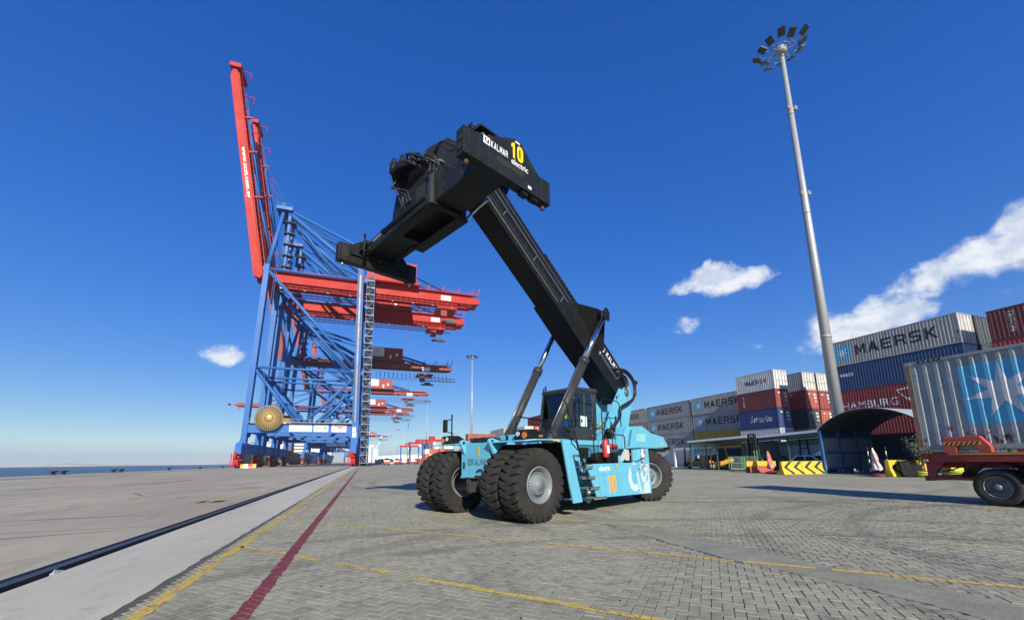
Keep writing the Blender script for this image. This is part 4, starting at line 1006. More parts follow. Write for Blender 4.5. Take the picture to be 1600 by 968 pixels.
mb = MB(); mb.tube((7.25, -0.6, 4.20), (7.40, -0.6, 4.40), 0.018, n=6); mb.sphere((7.44, -0.6, 4.45), 0.095, 8); P('beacon', mb, BK)
mb = MB(); mb.lathe([(-0.14, 0.0), (-0.14, 0.17), (0.14, 0.17), (0.14, 0)], (4.95, -0.95, 2.32), 'y', 18); mb.span((4.7, -1.1, 2.05), (5.15, -0.8, 2.25)); P('fan_motor', mb, BK)
mb = MB()
for k in range(4): mb.path([(4.95 - 0.08 * k, -0.95, 2.35), (5.15, -1.0, 2.55 + 0.05 * k), (5.45, -0.85, 2.75 + 0.06 * k)], 0.03, 7, 3)
P('motor_hoses', mb, HOSE)
mb = MB(); mb.box((4.55, -0.80, 2.55), (0.06, 0.02, 0.26)); P('amber_reflector', mb, YEL)

# ---- cab
cb = P('cab', MB().prism([(3.10, 2.05), (3.02, 2.45), (3.14, 2.47), (4.5, 2.47), (4.52, 2.05)], uz, -0.66, 0.66), CG, bevel=0.03)
mb = MB(); mb.prism([(3.22, 3.70), (3.30, 3.80), (4.55, 3.86), (4.60, 3.78), (4.55, 3.70)], uz, -0.70, 0.70); P('roof', mb, CG, cb, 0.02)
mb = MB()
for s in (-1, 1):
    mb.beam((3.06, s * 0.64, 2.45), (3.30, s * 0.64, 3.72), 0.05, 0.07, (1, 0, 0)); mb.beam((4.42, s * 0.64, 2.45), (4.46, s * 0.64, 3.74), 0.05, 0.20, (1, 0, 0)); mb.beam((3.86, s * 0.65, 2.2), (3.90, s * 0.65, 3.72), 0.04, 0.04, (1, 0, 0))
    mb.beam((3.28, s * 0.64, 3.67), (4.5, s * 0.64, 3.70), 0.05, 0.08)
mb.beam((3.28, -0.64, 3.68), (3.28, 0.64, 3.68), 0.06, 0.08); mb.beam((3.07, -0.64, 2.47), (3.07, 0.64, 2.47), 0.06, 0.06); mb.beam((4.45, -0.6, 3.3), (4.45, 0.6, 3.3), 0.05, 0.05)
P('pillars', mb, CG, cb)
mb = MB(); mb.prism([(3.10, -0.60), (3.10, 0.60), (3.30, 0.60), (3.30, -0.60)][0:0] or [(-0.61, 0), (0.61, 0), (0.61, 1), (-0.61, 1)], lambda a, b, d: (3.08 + 0.22 * b + d, a, 2.48 + 1.19 * b), 0, 0.008); P('windscreen', mb, GLS, cb)
dr = [(3.16, 2.46), (3.36, 3.64), (4.34, 3.66), (4.36, 2.72), (4.22, 2.50), (4.0, 2.40), (3.30, 2.40)]
for s in (-1, 1):
    mb = MB(); mb.prism(dr, uz, s * 0.652, s * 0.660); P('side_window', mb, GLS, cb)
mb = MB(); mb.prism([(-0.60, 2.5), (0.60, 2.5), (0.60, 3.66), (-0.6, 3.66)], lambda a, b, d: (d, a, b), 4.47, 4.478); P('rear_window', mb, GLS, cb)
mb = MB(); mb.span((3.75, -0.26, 2.35), (4.2, 0.26, 2.62)); mb.prism([(4.12, 2.6), (4.30, 3.35), (4.20, 3.40), (4.0, 2.65)], uz, -0.25, 0.25); mb.prism([(4.2, 3.36), (4.3, 3.56), (4.22, 3.58), (4.14, 3.40)], uz, -0.14, 0.14); P('seat', mb, DKIN, cb, 0.03)
mb = MB(); mb.prism([(3.25, 2.4), (3.2, 2.95), (3.35, 3.05), (3.5, 2.9), (3.5, 2.4)], uz, -0.3, 0.3); mb.lathe([(0, 0.17), (0.02, 0.185), (0.04, 0.17)], (3.52, 0.0, 3.0), 'x', 18); P('dashboard', mb, DKIN, cb, 0.02)
mb = MB(); mb.prism([(3.62, 2.52), (3.96, 2.52), (3.96, 2.86), (3.62, 2.86)], uz, -0.668, -0.664); P('notice_sheet', mb, PAPER, cb)
mb = MB(); mb.span((3.05, -0.45, 2.75), (3.35, -0.2, 2.95)); P('hi_vis_jacket', mb, VIS, cb, 0.05)
mb = MB(); mb.tube((3.25, 0.5, 3.8), (3.25, 0.5, 3.95), 0.03, n=8); mb.tube((3.2, 0.62, 3.0), (3.28, 0.62, 3.9), 0.025, n=8); mb.tube((3.3, -0.5, 3.84), (3.34, -0.52, 4.0), 0.01, n=6); mb.each('antenna', BK, cb)
mb = MB(); mb.tube((3.62, -0.69, 2.9), (3.62, -0.69, 3.45), 0.014, n=6); mb.box((3.66, -0.68, 2.7), (0.04, 0.03, 0.12)); mb.path([(3.05, -0.7, 2.3), (2.85, -0.74, 2.7), (2.95, -0.75, 3.45), (3.2, -0.7, 3.62)], 0.016, 6, 3); mb.each('grab_handle', BK, cb)
put('lettering', place_flat(text_mesh('DRG', 0.14, 0.05, 0.01), (4.3, -0.664, 2.22), (1, 0, 0), (0, 0, 1)), WHT, cb)
mb = MB(); mb.span((2.45, -0.9, 1.9), (4.7, 0.9, 2.05)); P('cab_platform', mb, CY, bevel=0.01)
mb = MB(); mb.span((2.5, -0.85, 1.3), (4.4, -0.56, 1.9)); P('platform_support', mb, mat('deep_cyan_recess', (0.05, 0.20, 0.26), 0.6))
mb = MB(); mb.path([(2.5, -0.86, 1.96), (2.45, -1.0, 2.4), (2.75, -1.02, 2.42), (2.8, -0.9, 1.98)], 0.015, 6, 3); mb.sphere((2.75, -0.95, 2.12), 0.07, 6); P('platform_rail', mb, BK)

# ---- lifting frame (spreader) hanging from the boom head, lying across the truck
nose = [bl(-0.55, 0.02), bl(-0.2, 1.02), (-0.62, 10.36), (-1.25, 10.36), (-1.66, 10.31), (-2.30, 9.60), (-2.42, 9.2), (-2.10, 8.86), (-1.75, 8.86), (-1.2, 9.3)]
mb = MB(); mb.prism(nose, uz, -0.46, -0.38); hn = P('boom_head', mb, SP, bevel=0.012)
mb = MB(); mb.prism(nose, uz, 0.38, 0.46); P('boom_head', mb, SP, bevel=0.012)
mb = MB(); mb.prism([(x * 0.96 - 0.03, z * 0.992 + 0.07) for x, z in nose], uz, -0.38, 0.38); P('head_web', mb, BK)
mb = MB(); mb.lathe([(-0.03, 0.0), (-0.03, 0.17), (0.0, 0.17), (0.0, 0.09), (0.01, 0.085), (0.01, 0.0)], (-1.86, -0.47, 9.30), 'y', 24); P('head_pin', mb, mat('worn_pin_plate', (0.16, 0.17, 0.17), 0.5, 0.4, dirt=0.5, dscale=8), hn)
sw = P('rotator', MB().lathe([(8.55, 0.0), (8.55, 0.62), (8.72, 0.66), (8.84, 0.66), (8.84, 0.45), (9.0, 0.42), (9.0, 0.0)], (-2.1, -0.46, 0), 'z', 32), BK)
mb = MB(); hexa = [(-2.1 + 0.95 * math.cos(t), -0.10 + 0.80 * math.sin(t)) for t in [R(a) for a in (100, 130, 165, 190, 215, 250, 300, 340, 20, 60)]]
mb.prism(hexa, lambda a, b, d: (a, b, d), 8.74, 8.90); P('rotator_table', mb, BK, sw, 0.02)
mb = MB()
for q, (a, b) in enumerate(((-2.78, -0.02), (-2.62, -0.32), (-2.9, 0.2))): mb.tube((a, b, 8.9), (a, b, 9.16), 0.11, n=16); mb.tube((a, b, 9.16), (a, b, 9.30), 0.07, n=12); mb.tube((a, b, 9.30), (a, b, 9.40 - 0.04 * q), 0.04, n=10)
mb.each('rotator_motor', SP, sw)
mb = MB()
for k in range(12):
    t = R(150 + 12 * k); mb.tube((-2.1 + 0.74 * math.cos(t), -0.3 + 0.66 * math.sin(t), 8.69), (-2.1 + 0.74 * math.cos(t), -0.3 + 0.66 * math.sin(t), 8.75), 0.025, n=6)
P('rotator_bolts', mb, BK, sw)['kind'] = 'stuff'
random.seed(9); mb = MB()
for k in range(10):
    j = lambda s_: random.uniform(-s_, s_)
    mb.path([(-2.75 + j(0.2), -0.1 + j(0.2), 9.0 + j(0.08)), (-2.85 + j(0.1), -0.5 + j(0.15), 8.95 + j(0.12)), (-2.7 + j(0.1), -0.9 + j(0.2), 8.8 + j(0.15)), (-2.5 + j(0.15), -1.1 + j(0.2), 8.6 + j(0.15)), (-2.6 + j(0.1), -1.15 + j(0.2), 8.25)], 0.024, 6, 3)
for k in range(4):
    j = lambda s_: random.uniform(-s_, s_)
    mb.path([(-2.8 + j(0.1), 0.1 + j(0.1), 8.75), (-2.85 + j(0.1), 0.2 + j(0.1), 8.45), (-2.7, 0.0 + j(0.2), 8.3 + j(0.1)), (-2.66, -0.1 + j(0.2), 8.0)], 0.022, 6, 3)
for k in range(3):
    j = lambda s_: random.uniform(-s_, s_)
    mb.path([(-2.45 + j(0.1), -0.9 + j(0.1), 8.8), (-2.5, -1.3 + j(0.1), 9.0 + j(0.15)), (-2.45, -1.8 + j(0.1), 8.75 + j(0.12)), (-2.5, -2.3 + j(0.1), 8.45 + j(0.1)), (-2.55, -2.5 + j(0.1), 8.2), (-2.55, -2.6, 8.0)], 0.022, 6, 3)
P('frame_hoses', mb, HOSE, sw)
# middle body
mbd = P('frame_body', MB().prism([(-1.25, 8.62), (0.58, 8.62), (0.74, 8.10), (0.78, 7.46), (-1.25, 7.46)], lambda a, b, d: (d, a, b), -2.60, -2.50), SP, bevel=0.01)
mb = MB(); mb.prism([(-1.25, 8.62), (0.58, 8.62), (0.74, 8.10), (0.78, 7.46), (-1.25, 7.46)], lambda a, b, d: (d, a, b), -1.70, -1.60); P('frame_side', mb, SP, bevel=0.01)
mb = MB(); mb.span((-2.5, -1.2, 7.75), (-1.7, 0.72, 7.82)); mb.span((-2.5, -1.25, 7.46), (-1.7, -1.13, 8.5)); mb.span((-2.5, 0.56, 7.46), (-1.7, 0.72, 8.1)); mb.span((-2.5, -1.2, 8.52), (-1.7, 0.5, 8.60)); mb.each('frame_bottom', SP, mbd)
mb = MB(); mb.span((-2.64, -1.2, 7.44), (-2.40, 0.8, 7.50)); mb.span((-1.82, -1.2, 7.44), (-1.5, 0.95, 7.50)); mb.each('wear_strip', BK, mbd)
mb = MB(); mb.span((-2.608, -0.15, 7.88), (-2.60, 0.35, 8.10)); mb.span((-2.608, -0.9, 7.75), (-2.6, -0.5, 8.2)); mb.each('frame_opening', DKIN, mbd)
# hydraulic frame on the head side
mb = MB(); mb.span((-2.66, -1.26, 7.46), (-2.60, -1.15, 8.32)); P('vertical_guide', mb, mat('worn_black_edge', (0.06, 0.065, 0.075), 0.35, 0.3, dirt=0.5), mbd)
# near beam with end beam
nb = P('near_beam', MB().span((-2.52, -3.2, 7.55), (-1.70, -1.25, 8.12)), SP, bevel=0.03)
mb = MB()
for v, z in ((-2.9, 8.0), (-2.9, 7.75), (-2.6, 7.9), (-2.3, 7.95), (-2.3, 7.7), (-2.0, 8.0), (-1.6, 7.8)): mb.tube((-2.52, v, z), (-2.535, v, z), 0.016, n=6)
P('bolt_heads', mb, STL, nb)['kind'] = 'stuff'
nend = [(-3.31, 7.65), (-3.04, 7.69), (-2.80, 7.76), (-2.12, 8.10), (-2.0, 8.16), (-1.80, 8.17), (-1.26, 7.67), (-0.9, 7.64), (-0.9, 7.10), (-3.31, 7.10)]
ne = P('end_beam', MB().prism(nend, uz, -3.42, -3.20), SP, bevel=0.01)
mb = MB(); mb.span((-3.33, -3.43, 7.09), (-3.03, -3.19, 7.67)); mb.span((-1.18, -3.43, 7.09), (-0.885, -3.19, 7.65)); mb.each('corner_housing', SP, ne, 0.008)
mb = MB(); mb.span((-3.345, -3.36, 7.2), (-3.325, -3.24, 7.3)); mb.span((-3.345, -3.36, 7.4), (-3.325, -3.24, 7.5)); mb.each('corner_slot', DKIN, ne)
slot = [(-2.44, 7.46), (-2.40, 7.40)] ; sl = []
for k in range(9): t = math.pi / 2 + math.pi * k / 8; sl.append((-2.42 + 0.075 * math.cos(t), 7.42 + 0.075 * math.sin(t)))
for k in range(9): t = -math.pi / 2 + math.pi * k / 8; sl.append((-1.78 + 0.075 * math.cos(t), 7.42 + 0.075 * math.sin(t)))
mb = MB(); mb.prism(sl, uz, -3.424, -3.421); P('hand_slot', mb, DKIN, ne)
ND = lambda me, u, z: place_flat(me, (u, -3.4235, z), (1, 0, 0), (0, 0, 1))
logo_block(0.085, WHT, SP, ne, lambda me, e: place_flat(me, (-2.76, -3.4235 - e, 7.655), (1, 0, 0), (0, 0, 1)))
put('lettering', ND(block_text('KALMAR', 0.46, 0.15), -2.42, 7.65), WHT, ne)
put('number', ND(block_text('10', 0.37, 0.37, 0.05), -1.92, 7.86), mat('bright_yellow_vinyl', (0.85, 0.58, 0.01), 0.5), ne)
put('lettering', ND(text_mesh('electric', 0.50, 0.14, 0.01, spacing=0.92), -1.84, 7.59), WHT, ne)
mb = MB(); mb.box((-1.90, -3.424, 8.10), (0.13, 0.006, 0.04)); mb.box((-1.55, -3.424, 7.21), (0.10, 0.006, 0.07)); mb.each('white_label', WHT, ne)
mb = MB(); mb.span((-2.16, -3.424, 7.345), (-2.02, -3.4215, 7.36)); P('slot_highlight', mb, STL, ne)
# motor cover behind the end beam
mb = MB(); cv = [(-2.92, 7.74), (-2.92, 7.98), (-2.76, 8.20), (-2.62, 8.22), (-2.0, 8.20), (-1.86, 8.16)]
mb.prism(cv + [(-1.86, 7.9), (-2.5, 7.74)], uz, -3.02, -2.98); mb.prism([(-2.92, 7.98), (-2.76, 8.20), (-2.62, 8.22), (-2.0, 8.2), (-2.0, 8.16), (-2.64, 8.18), (-2.74, 8.16), (-2.89, 7.96)], uz, -3.20, -3.0); P('motor_cover', mb, SP, ne)
mb = MB(); mb.tube((-2.60, -3.10, 7.72), (-2.60, -3.10, 8.10), 0.055, n=12); mb.tube((-2.50, -3.12, 7.8), (-2.50, -3.12, 8.04), 0.045, n=12); mb.tube((-2.74, -3.1, 7.8), (-2.74, -3.1, 8.06), 0.025, n=8)
for k in range(3): mb.path([(-2.45, -3.1, 7.98), (-2.36, -3.13, 8.06 - 0.02 * k), (-2.28, -3.12, 7.95), (-2.30 - 0.03 * k, -3.1, 7.86)], 0.014, 6, 3)
P('twistlock_motor', mb, STL, ne)
for (u_, v_) in ((-3.18, -3.31), (-1.03, -3.31)):
    mb = MB(); mb.tube((u_, v_, 7.1), (u_, v_, 7.02), 0.045, n=10); mb.lathe([(6.94, 0.0), (6.96, 0.03), (7.0, 0.055), (7.03, 0.05)], (u_, v_, 0), 'z', 10); P('twistlock', mb, mat('rusty_steel', (0.09, 0.055, 0.035), 0.7, 0.3, dirt=0.6, dscale=20), ne)
mb = MB(); mb.span((-1.75, -3.38, 7.02), (-1.55, -3.24, 7.10)); mb.span((-1.45, -3.38, 7.03), (-1.25, -3.24, 7.1)); mb.each('landing_pad', BK, ne)
# white painted column with hoses beside the end beam
mb = MB(); mb.tube((-2.62, -2.95, 7.75), (-2.62, -2.95, 8.15), 0.045, n=12); P('lift_leg_rod', mb, CHR, nb)
mb = MB(); mb.tube((-2.62, -2.95, 8.12), (-2.62, -2.95, 8.28), 0.07, n=12); mb.span((-2.75, -3.05, 7.72), (-2.5, -2.85, 7.8)); P('lift_leg', mb, BK, nb)
mb = MB(); random.seed(12)
for k in range(7):
    j = lambda s_: random.uniform(-s_, s_)
    mb.path([(-2.62 + j(0.05), -2.95, 8.25), (-2.66 + j(0.08), -2.85 + j(0.08), 8.38 + j(0.05)), (-2.66 + j(0.06), -2.65 + j(0.08), 8.30 + j(0.06)), (-2.6 + j(0.06), -2.6 + j(0.08), 8.1), (-2.58 + j(0.05), -2.5 + j(0.1), 7.9)], 0.02, 6, 3)
P('lift_leg_hoses', mb, HOSE, nb)
# telescopic far beam
fb = P('far_beam', MB().span((-2.52, 0.6, 7.58), (-1.74, 2.3, 8.02)), SP, bevel=0.012)
mb = MB()
for v in (1.0, 1.35, 1.7): mb.prism([(v + 0.10 * math.cos(t), 7.82 + 0.10 * math.sin(t)) for t in [2 * math.pi * k / 14 for k in range(14)]], lambda a, b, d: (d, a, b), -2.527, -2.522)
mb.each('lightening_hole', DKIN, fb)
mb = MB(); mb.span((-2.60, 0.85, 7.52), (-2.45, 2.2, 7.60)); mb.span((-1.82, 0.85, 7.52), (-1.68, 2.2, 7.60)); mb.each('slide_rail', SP, fb)
fend = [(-3.40, 7.60), (-3.06, 7.68), (-2.62, 7.98), (-1.52, 7.98), (-1.28, 7.66), (-0.96, 7.64), (-0.96, 7.12), (-3.40, 7.12)]
fe2 = P('end_beam', MB().prism(fend, uz, 2.28, 2.50), SP, bevel=0.01)
mb = MB(); mb.span((-3.42, 2.26, 7.11), (-3.08, 2.52, 7.64)); mb.span((-1.24, 2.26, 7.11), (-0.945, 2.52, 7.66)); mb.each('corner_housing', SP, fe2, 0.008)
mb = MB(); mb.span((-3.34, 2.255, 7.25), (-3.16, 2.262, 7.55)); mb.span((-1.20, 2.255, 7.2), (-1.0, 2.262, 7.58)); mb.each('corner_window', DKIN, fe2)
mb = MB(); mb.box((-2.2, 2.276, 7.42), (0.14, 0.006, 0.035)); mb.box((-2.62, 2.274, 7.55), (0.12, 0.006, 0.04)); mb.each('white_label', STL, fe2)
mb = MB(); mb.span((-3.1, 2.23, 7.36), (-1.2, 2.275, 7.40)); P('edge_flange', mb, SP, fe2)
for (u_, v_) in ((-3.26, 2.39), (-1.10, 2.39)):
    mb = MB(); mb.tube((u_, v_, 7.12), (u_, v_, 7.04), 0.045, n=10); mb.lathe([(6.96, 0.0), (6.98, 0.03), (7.02, 0.055), (7.05, 0.05)], (u_, v_, 0), 'z', 10); P('twistlock', mb, STL, fe2)
# side shift cylinder and its hose loop
mb = MB(); mb.tube((-2.74, -1.15, 7.62), (-2.74, 0.95, 7.62), 0.062, n=14); mb.tube((-2.74, 0.9, 7.62), (-2.74, 1.0, 7.62), 0.075, n=14); cyl = P('telescope_cylinder', mb, BK)
mb = MB(); mb.tube((-2.74, 0.95, 7.62), (-2.74, 2.2, 7.62), 0.036, n=12); P('piston_rod', mb, CHR, cyl)
mb = MB(); mb.path([(-2.72, 2.2, 7.3), (-2.78, 2.12, 7.25), (-2.82, 1.98, 7.35), (-2.82, 1.95, 7.85), (-2.78, 2.1, 8.02), (-2.7, 2.25, 7.98)], 0.03, 8, 3); mb.span((-2.85, 2.05, 7.5), (-2.65, 2.3, 7.75)); P('hose_loop', mb, BK, fe2)
mb = MB()
for k in range(3): mb.path([(-2.66, -0.1 - 0.12 * k, 8.0), (-2.74, 0.1 - 0.12 * k, 7.86), (-2.7, 0.25 - 0.1 * k, 7.7)], 0.02, 6, 3)
P('body_hoses', mb, HOSE, mbd)
mb = MB(); mb.tube((-1.52, -1.15, 7.55), (-1.45, -1.95, 7.75), 0.035, n=8); mb.each('tilt_cylinder', CHR, mbd)
mb = MB(); mb.prism([(-1.72, 7.50), (-1.55, 7.42), (-1.38, 7.9), (-1.5, 8.2), (-1.7, 8.0)], uz, -2.72, -2.66); P('damper_arm', mb, BK, mbd)
# ================================================================ quay cranes
BL = mat('crane_blue_paint', (0.030, 0.130, 0.40), 0.5, spec=0.25, dirt=0.3, dscale=0.12, dcol=(0.045, 0.13, 0.34), streak=0.2, var=0.05)
CR1 = mat('crane_red_paint', (0.42, 0.017, 0.010), 0.55, spec=0.2, dirt=0.35, dscale=0.15, dcol=(0.36, 0.025, 0.018), streak=0.25)
CR2 = mat('faded_crane_red', (0.33, 0.075, 0.06), 0.65, spec=0.2, dirt=0.5, dscale=0.2, dcol=(0.26, 0.06, 0.05), streak=0.25)
CDK = mat('crane_dark_steel', (0.055, 0.06, 0.068), 0.6, 0.2, dirt=0.4, dscale=0.5)
CGY = mat('galvanised_steel', (0.30, 0.31, 0.32), 0.5, 0.4, dirt=0.4, dscale=0.6)
BRZ = mat('bronze_reel', (0.40, 0.27, 0.09), 0.4, 0.5, dirt=0.4, dscale=1.0)
SGN = mat('white_sign_board', (0.74, 0.74, 0.72), 0.5, dirt=0.2, dscale=0.8)
SGK = mat('black_sign_letters', (0.03, 0.03, 0.035), 0.6)
SGR = mat('red_sign_letters', (0.55, 0.06, 0.08), 0.6)
SGG = mat('grey_sign_letters', (0.35, 0.35, 0.36), 0.6)
XC = -20.35
def crane(Y0, label, red, zf=1.0, boom='up', detail=True, festoon=False, blue=BL, signs=False, group='ship-to-shore gantry cranes along the quay'):
    root = thing('gantry_crane', label, 'gantry crane', (XC, Y0, 0), 0, group)
    p = lambda X, y, z: Vector((X - XC, y, z))
    Z = lambda z: z if z <= 14.5 else 14.5 + (z - 14.5) * zf
    B = lambda name, mb, m, par=root, bv=0.0: mb.build(name, m, par, bv)
    xz = lambda a, b, d: (a - XC, d, b)
    gz0, gz1 = Z(62.3), Z(62.3) + (5.6 if zf == 1 else 4.2)
    for y in (0.0, 18.0):
        mb = MB(); mb.prism([(-37.0, 4.6), (-38.1, 4.2), (-38.1, 4.9), (-36.75, 9.0), (-35.3, Z(67.6)), (-33.7, Z(67.6)), (-35.2, 14), (-35.3, 4.2)], xz, y - 1.2, y + 1.2); B('seaside_leg', mb, blue)
        mb = MB(); mb.prism([(-4.9, 4.4), (-4.75, 14.6), (-5.75, Z(71)), (-3.85, Z(71)), (-2.7, 14.6), (-2.6, 4.4)], xz, y - 1.2, y + 1.2); B('landside_leg', mb, blue)
        mb = MB(); mb.prism([(-35.3, 10.9), (-35.3, 13.8), (-4.7, 14.1), (-4.7, 9.6), (-6.2, 10.9)], xz, y - 0.85, y + 0.85); pb = B('portal_beam', mb, blue)
        mb = MB(); mb.tube(p(-34.9, y, Z(32.1)), p(-5.2, y, Z(32.1)), 0.42, n=12); B('tie_tube', mb, blue)
        mb = MB(); mb.tube(p(-34.2, y, Z(66.4)), p(-5.6, y, Z(66.4)), 0.42, n=12); B('tie_tube', mb, blue)
        for a, b_, r in (((-34.3, 66), (-5.6, 34.2), 0.58), ((-35.0, 31.4), (-21.6, 14.0), 0.5), ((-19.6, 14.0), (-5.4, 29.6), 0.5)):
            mb = MB(); mb.tube(p(a[0], y, Z(a[1])), p(b_[0], y, Z(b_[1])), r, n=12); B('diagonal_brace', mb, blue)
        mb = MB(); mb.tube(p(-34.5, y, Z(67.4)), p(-32.4, 5.5 if y == 0 else 12.5, Z(92)), 0.75, 0.6, n=12); B('mast_leg', mb, blue)
        mb = MB(); mb.tube(p(-30.8, 5.5 if y == 0 else 12.5, Z(91.5)), p(-5.2, y + (1.5 if y == 0 else -1.5), Z(70)), 0.8, n=12); B('mast_stay', mb, blue)
        mb = MB(); mb.tube(p(-30.2, 5.2 if y == 0 else 12.8, Z(92)), p(27.5, 6.2 if y == 0 else 11.8, gz1 + 0.6), 0.52, n=10); B('backstay', mb, blue)
        if detail:
            mb = MB(); mb.tube(p(-30.4, 5.8 if y == 0 else 12.2, Z(91.0)), p(-12.0, 6.2 if y == 0 else 11.8, gz1 + 0.4), 0.45, n=10); B('mast_stay', mb, blue)
    for X in (-36.3, -3.75):
        mb = MB(); mb.prism([(-4.5, 4.2), (-4.5, 6.4), (-3.6, 7.6), (21.6, 7.6), (22.5, 6.4), (22.5, 4.2)], lambda a, b, d: (d - XC, a, b), X - 0.85, X + 0.85); B('sill_beam', mb, blue)
        mb = MB(); mb.prism([(1.2, 14.0), (16.8, 14.0), (16.8, 9.4), (15.2, 11.0), (2.8, 11.0), (1.2, 9.4)], lambda a, b, d: (d - XC, a, b), X + 0.3, X + 1.5); B('cross_beam', mb, blue)
        mb = MB(); mb.beam(p(X + 0.9, 1, Z(67)), p(X + 0.9, 17, Z(67)), 1.3, 1.6); B('cross_beam', mb, blue)
        mb = MB(); mb.beam(p(X + 0.9, 1, Z(32.1)), p(X + 0.9, 17, Z(32.1)), 1.0, 1.2); B('cross_beam', mb, blue)
        for yb in (-1.6, 19.6):
            mb = MB(); mb.prism([(yb - 3.2, 3.0), (yb - 3.0, 3.6), (yb - 0.7, 4.19), (yb + 0.7, 4.19), (yb + 3.0, 3.6), (yb + 3.2, 3.0), (yb + 2.2, 2.5), (yb - 2.2, 2.5)], lambda a, b, d: (d - XC, a, b), X - 0.55, X + 0.55); bg = B('bogie', mb, red, bv=0.06 if detail else 0)
            for k in (-2.0, 2.0):
                mb = MB(); mb.prism([(yb + k - 1.5, 0.5), (yb + k - 1.5, 1.5), (yb + k - 0.9, 2.4), (yb + k + 0.9, 2.4), (yb + k + 1.5, 1.5), (yb + k + 1.5, 0.5), (yb + k + 0.5, 0.35), (yb + k - 0.5, 0.35)], lambda a, b, d: (d - XC, a, b), X - 0.75, X + 0.75); B('equaliser_beam', mb, red, bg, 0.06 if detail else 0)
                for q in (-0.85, 0.85):
                    mb = MB(); mb.lathe([(X - XC - 0.18, 0.0), (X - XC - 0.18, 0.45), (X - XC + 0.18, 0.45), (X - XC + 0.18, 0)], (0, yb + k + q, 0.45), 'x', 16); B('bogie_wheel', mb, CDK, bg)
        if detail:
            mb = MB(); mb.span((X - 0.7 - XC, -6.0, 0.6), (X + 0.7 - XC, -5.2, 2.6)); mb.tube(p(X, -6.0, 1.3), p(X, -6.8, 1.3), 0.3, n=12); mb.tube(p(X - 0.35, -5.5, 2.6), p(X - 0.35, -5.1, 4.6), 0.45, n=12); mb.tube(p(X - 1.3, -5.6, 0.4), p(X - 1.3, -5.0, 4.4), 0.12, n=6); B('buffer', mb, red)
    # girders and house
    for y in (6.2, 11.8):
        mb = MB(); mb.prism([(-35.2, gz0 + 2.0), (-35.2, gz1), (37, gz1), (41.2, gz1 - 1.2), (41.2, gz0 + 2.4), (38, gz0 + 2.0)], xz, y - 0.85, y + 0.85); g = B('main_girder', mb, red)
        mb = MB()
        s = -1 if y < 9 else 1
        for k in range(48): X = -33 + 1.55 * k; mb.beam(p(X, y + s * 1.9, gz1), p(X, y + s * 1.9, gz1 + 1.1), 0.06, 0.06, (0, 1, 0))
        for h in (0.55, 1.1): mb.beam(p(-33, y + s * 1.9, gz1 + h), p(40, y + s * 1.9, gz1 + h), 0.06, 0.06)
        mb.span((-33 - XC, min(y + s * 0.8, y + s * 2.0), gz1 - 0.2), (40 - XC, max(y + s * 0.8, y + s * 2.0), gz1)); B('walkway', mb, red, g)
        if detail:
            mb = MB(); mb.beam(p(-34, y - s * 1.2, gz0 + 1.3), p(38, y - s * 1.2, gz0 + 1.3), 0.9, 0.5); mb.beam(p(-30, y + s * 1.2, gz0 + 0.9), p(32, y + s * 1.2, gz0 + 0.9), 0.4, 0.25); mb.beam(p(-30, y + s * 1.2, gz0 - 0.1), p(36, y + s * 1.2, gz0 - 0.1), 0.4, 0.25)
            for k in range(33): mb.beam(p(-30 + 2 * k, y + s * 1.2, gz0 - 0.2), p(-30 + 2 * k, y + s * 1.2, gz0 + 2.6), 0.14, 0.14, (0, 1, 0))
            B('trolley_track', mb, red, g)
    mb = MB()
    for X in (-34, -22, -10, 4, 20, 33, 40): mb.beam(p(X, 6.2, gz0 + 2.9), p(X, 11.8, gz0 + 2.9), 1.2, 1.6)
    for q in mb.each('girder_tie', red, root): pass
    hx0, hx1 = (-2.6, 15.4)
    mh = B('machinery_house', MB().span((hx0 - XC, 3.4, gz1 + 1.2), (hx1 - XC, 14.8, gz1 + (9.3 if zf == 1 else 7.2))), red)
    mb = MB(); mb.span((hx0 - 1.2 - XC, 2.0, gz1 + 0.4), (hx1 + 1.2 - XC, 16.2, gz1 + 1.2)); mb.beam(p(hx0, 2.1, gz1 + 2.3), p(hx1 + 1, 2.1, gz1 + 2.3), 0.08, 0.08)
    for k in range(12): mb.beam(p(hx0 + 1.6 * k, 2.1, gz1 + 1.2), p(hx0 + 1.6 * k, 2.1, gz1 + 2.3), 0.07, 0.07, (0, 1, 0))
    B('house_platform', mb, red, mh)
    hz = gz1 + (5.8 if zf == 1 else 4.6)
    mb = MB(); mb.span((-1.0 - XC, 3.32, hz - 2.2), (6.4 - XC, 3.38, hz + 2.4)); sb = B('house_sign', mb, SGN, mh)
    put('house_emblem', place_flat(poly_mesh(ring_polys(0, 0, 1.5, 1.75, R(20), R(330), 24, 0.7) + [[(-1.2, -0.15), (2.6, 0.25), (2.6, 0.45), (-1.2, 0.1)]]), p(2.4, 3.30, hz + 0.1), (1, 0, 0), (0, 0, 1)), SGG, mh)
    mb = MB(); mb.span((9.0 - XC, 3.34, gz1 + 1.3), (10.0 - XC, 3.4, gz1 + 3.6)); mb.span((12.0 - XC, 3.34, gz1 + 3), (13.0 - XC, 3.4, gz1 + 4.5)); mb.each('house_door', SGN, mh)
    mb = MB(); mb.span((25.5 - XC, 5.28, gz1 - 3.2), (29.5 - XC, 5.34, gz1 - 1.2)); B('girder_sign', mb, SGN)
    # end frame of the backreach
    mb = MB()
    for X, h in ((20, 3.0), (26, 3.0), (32, 3.0), (38, 3.6), (40.4, 4.0)): mb.beam(p(X, 4.4, gz1), p(X + 0.8, 4.4, gz1 + h * 0.8), 0.2, 0.2, (0, 1, 0)); mb.beam(p(X - 0.8, 4.4, gz1), p(X + 0.8, 4.4, gz1 + h * 0.8), 0.14, 0.14, (0, 1, 0))
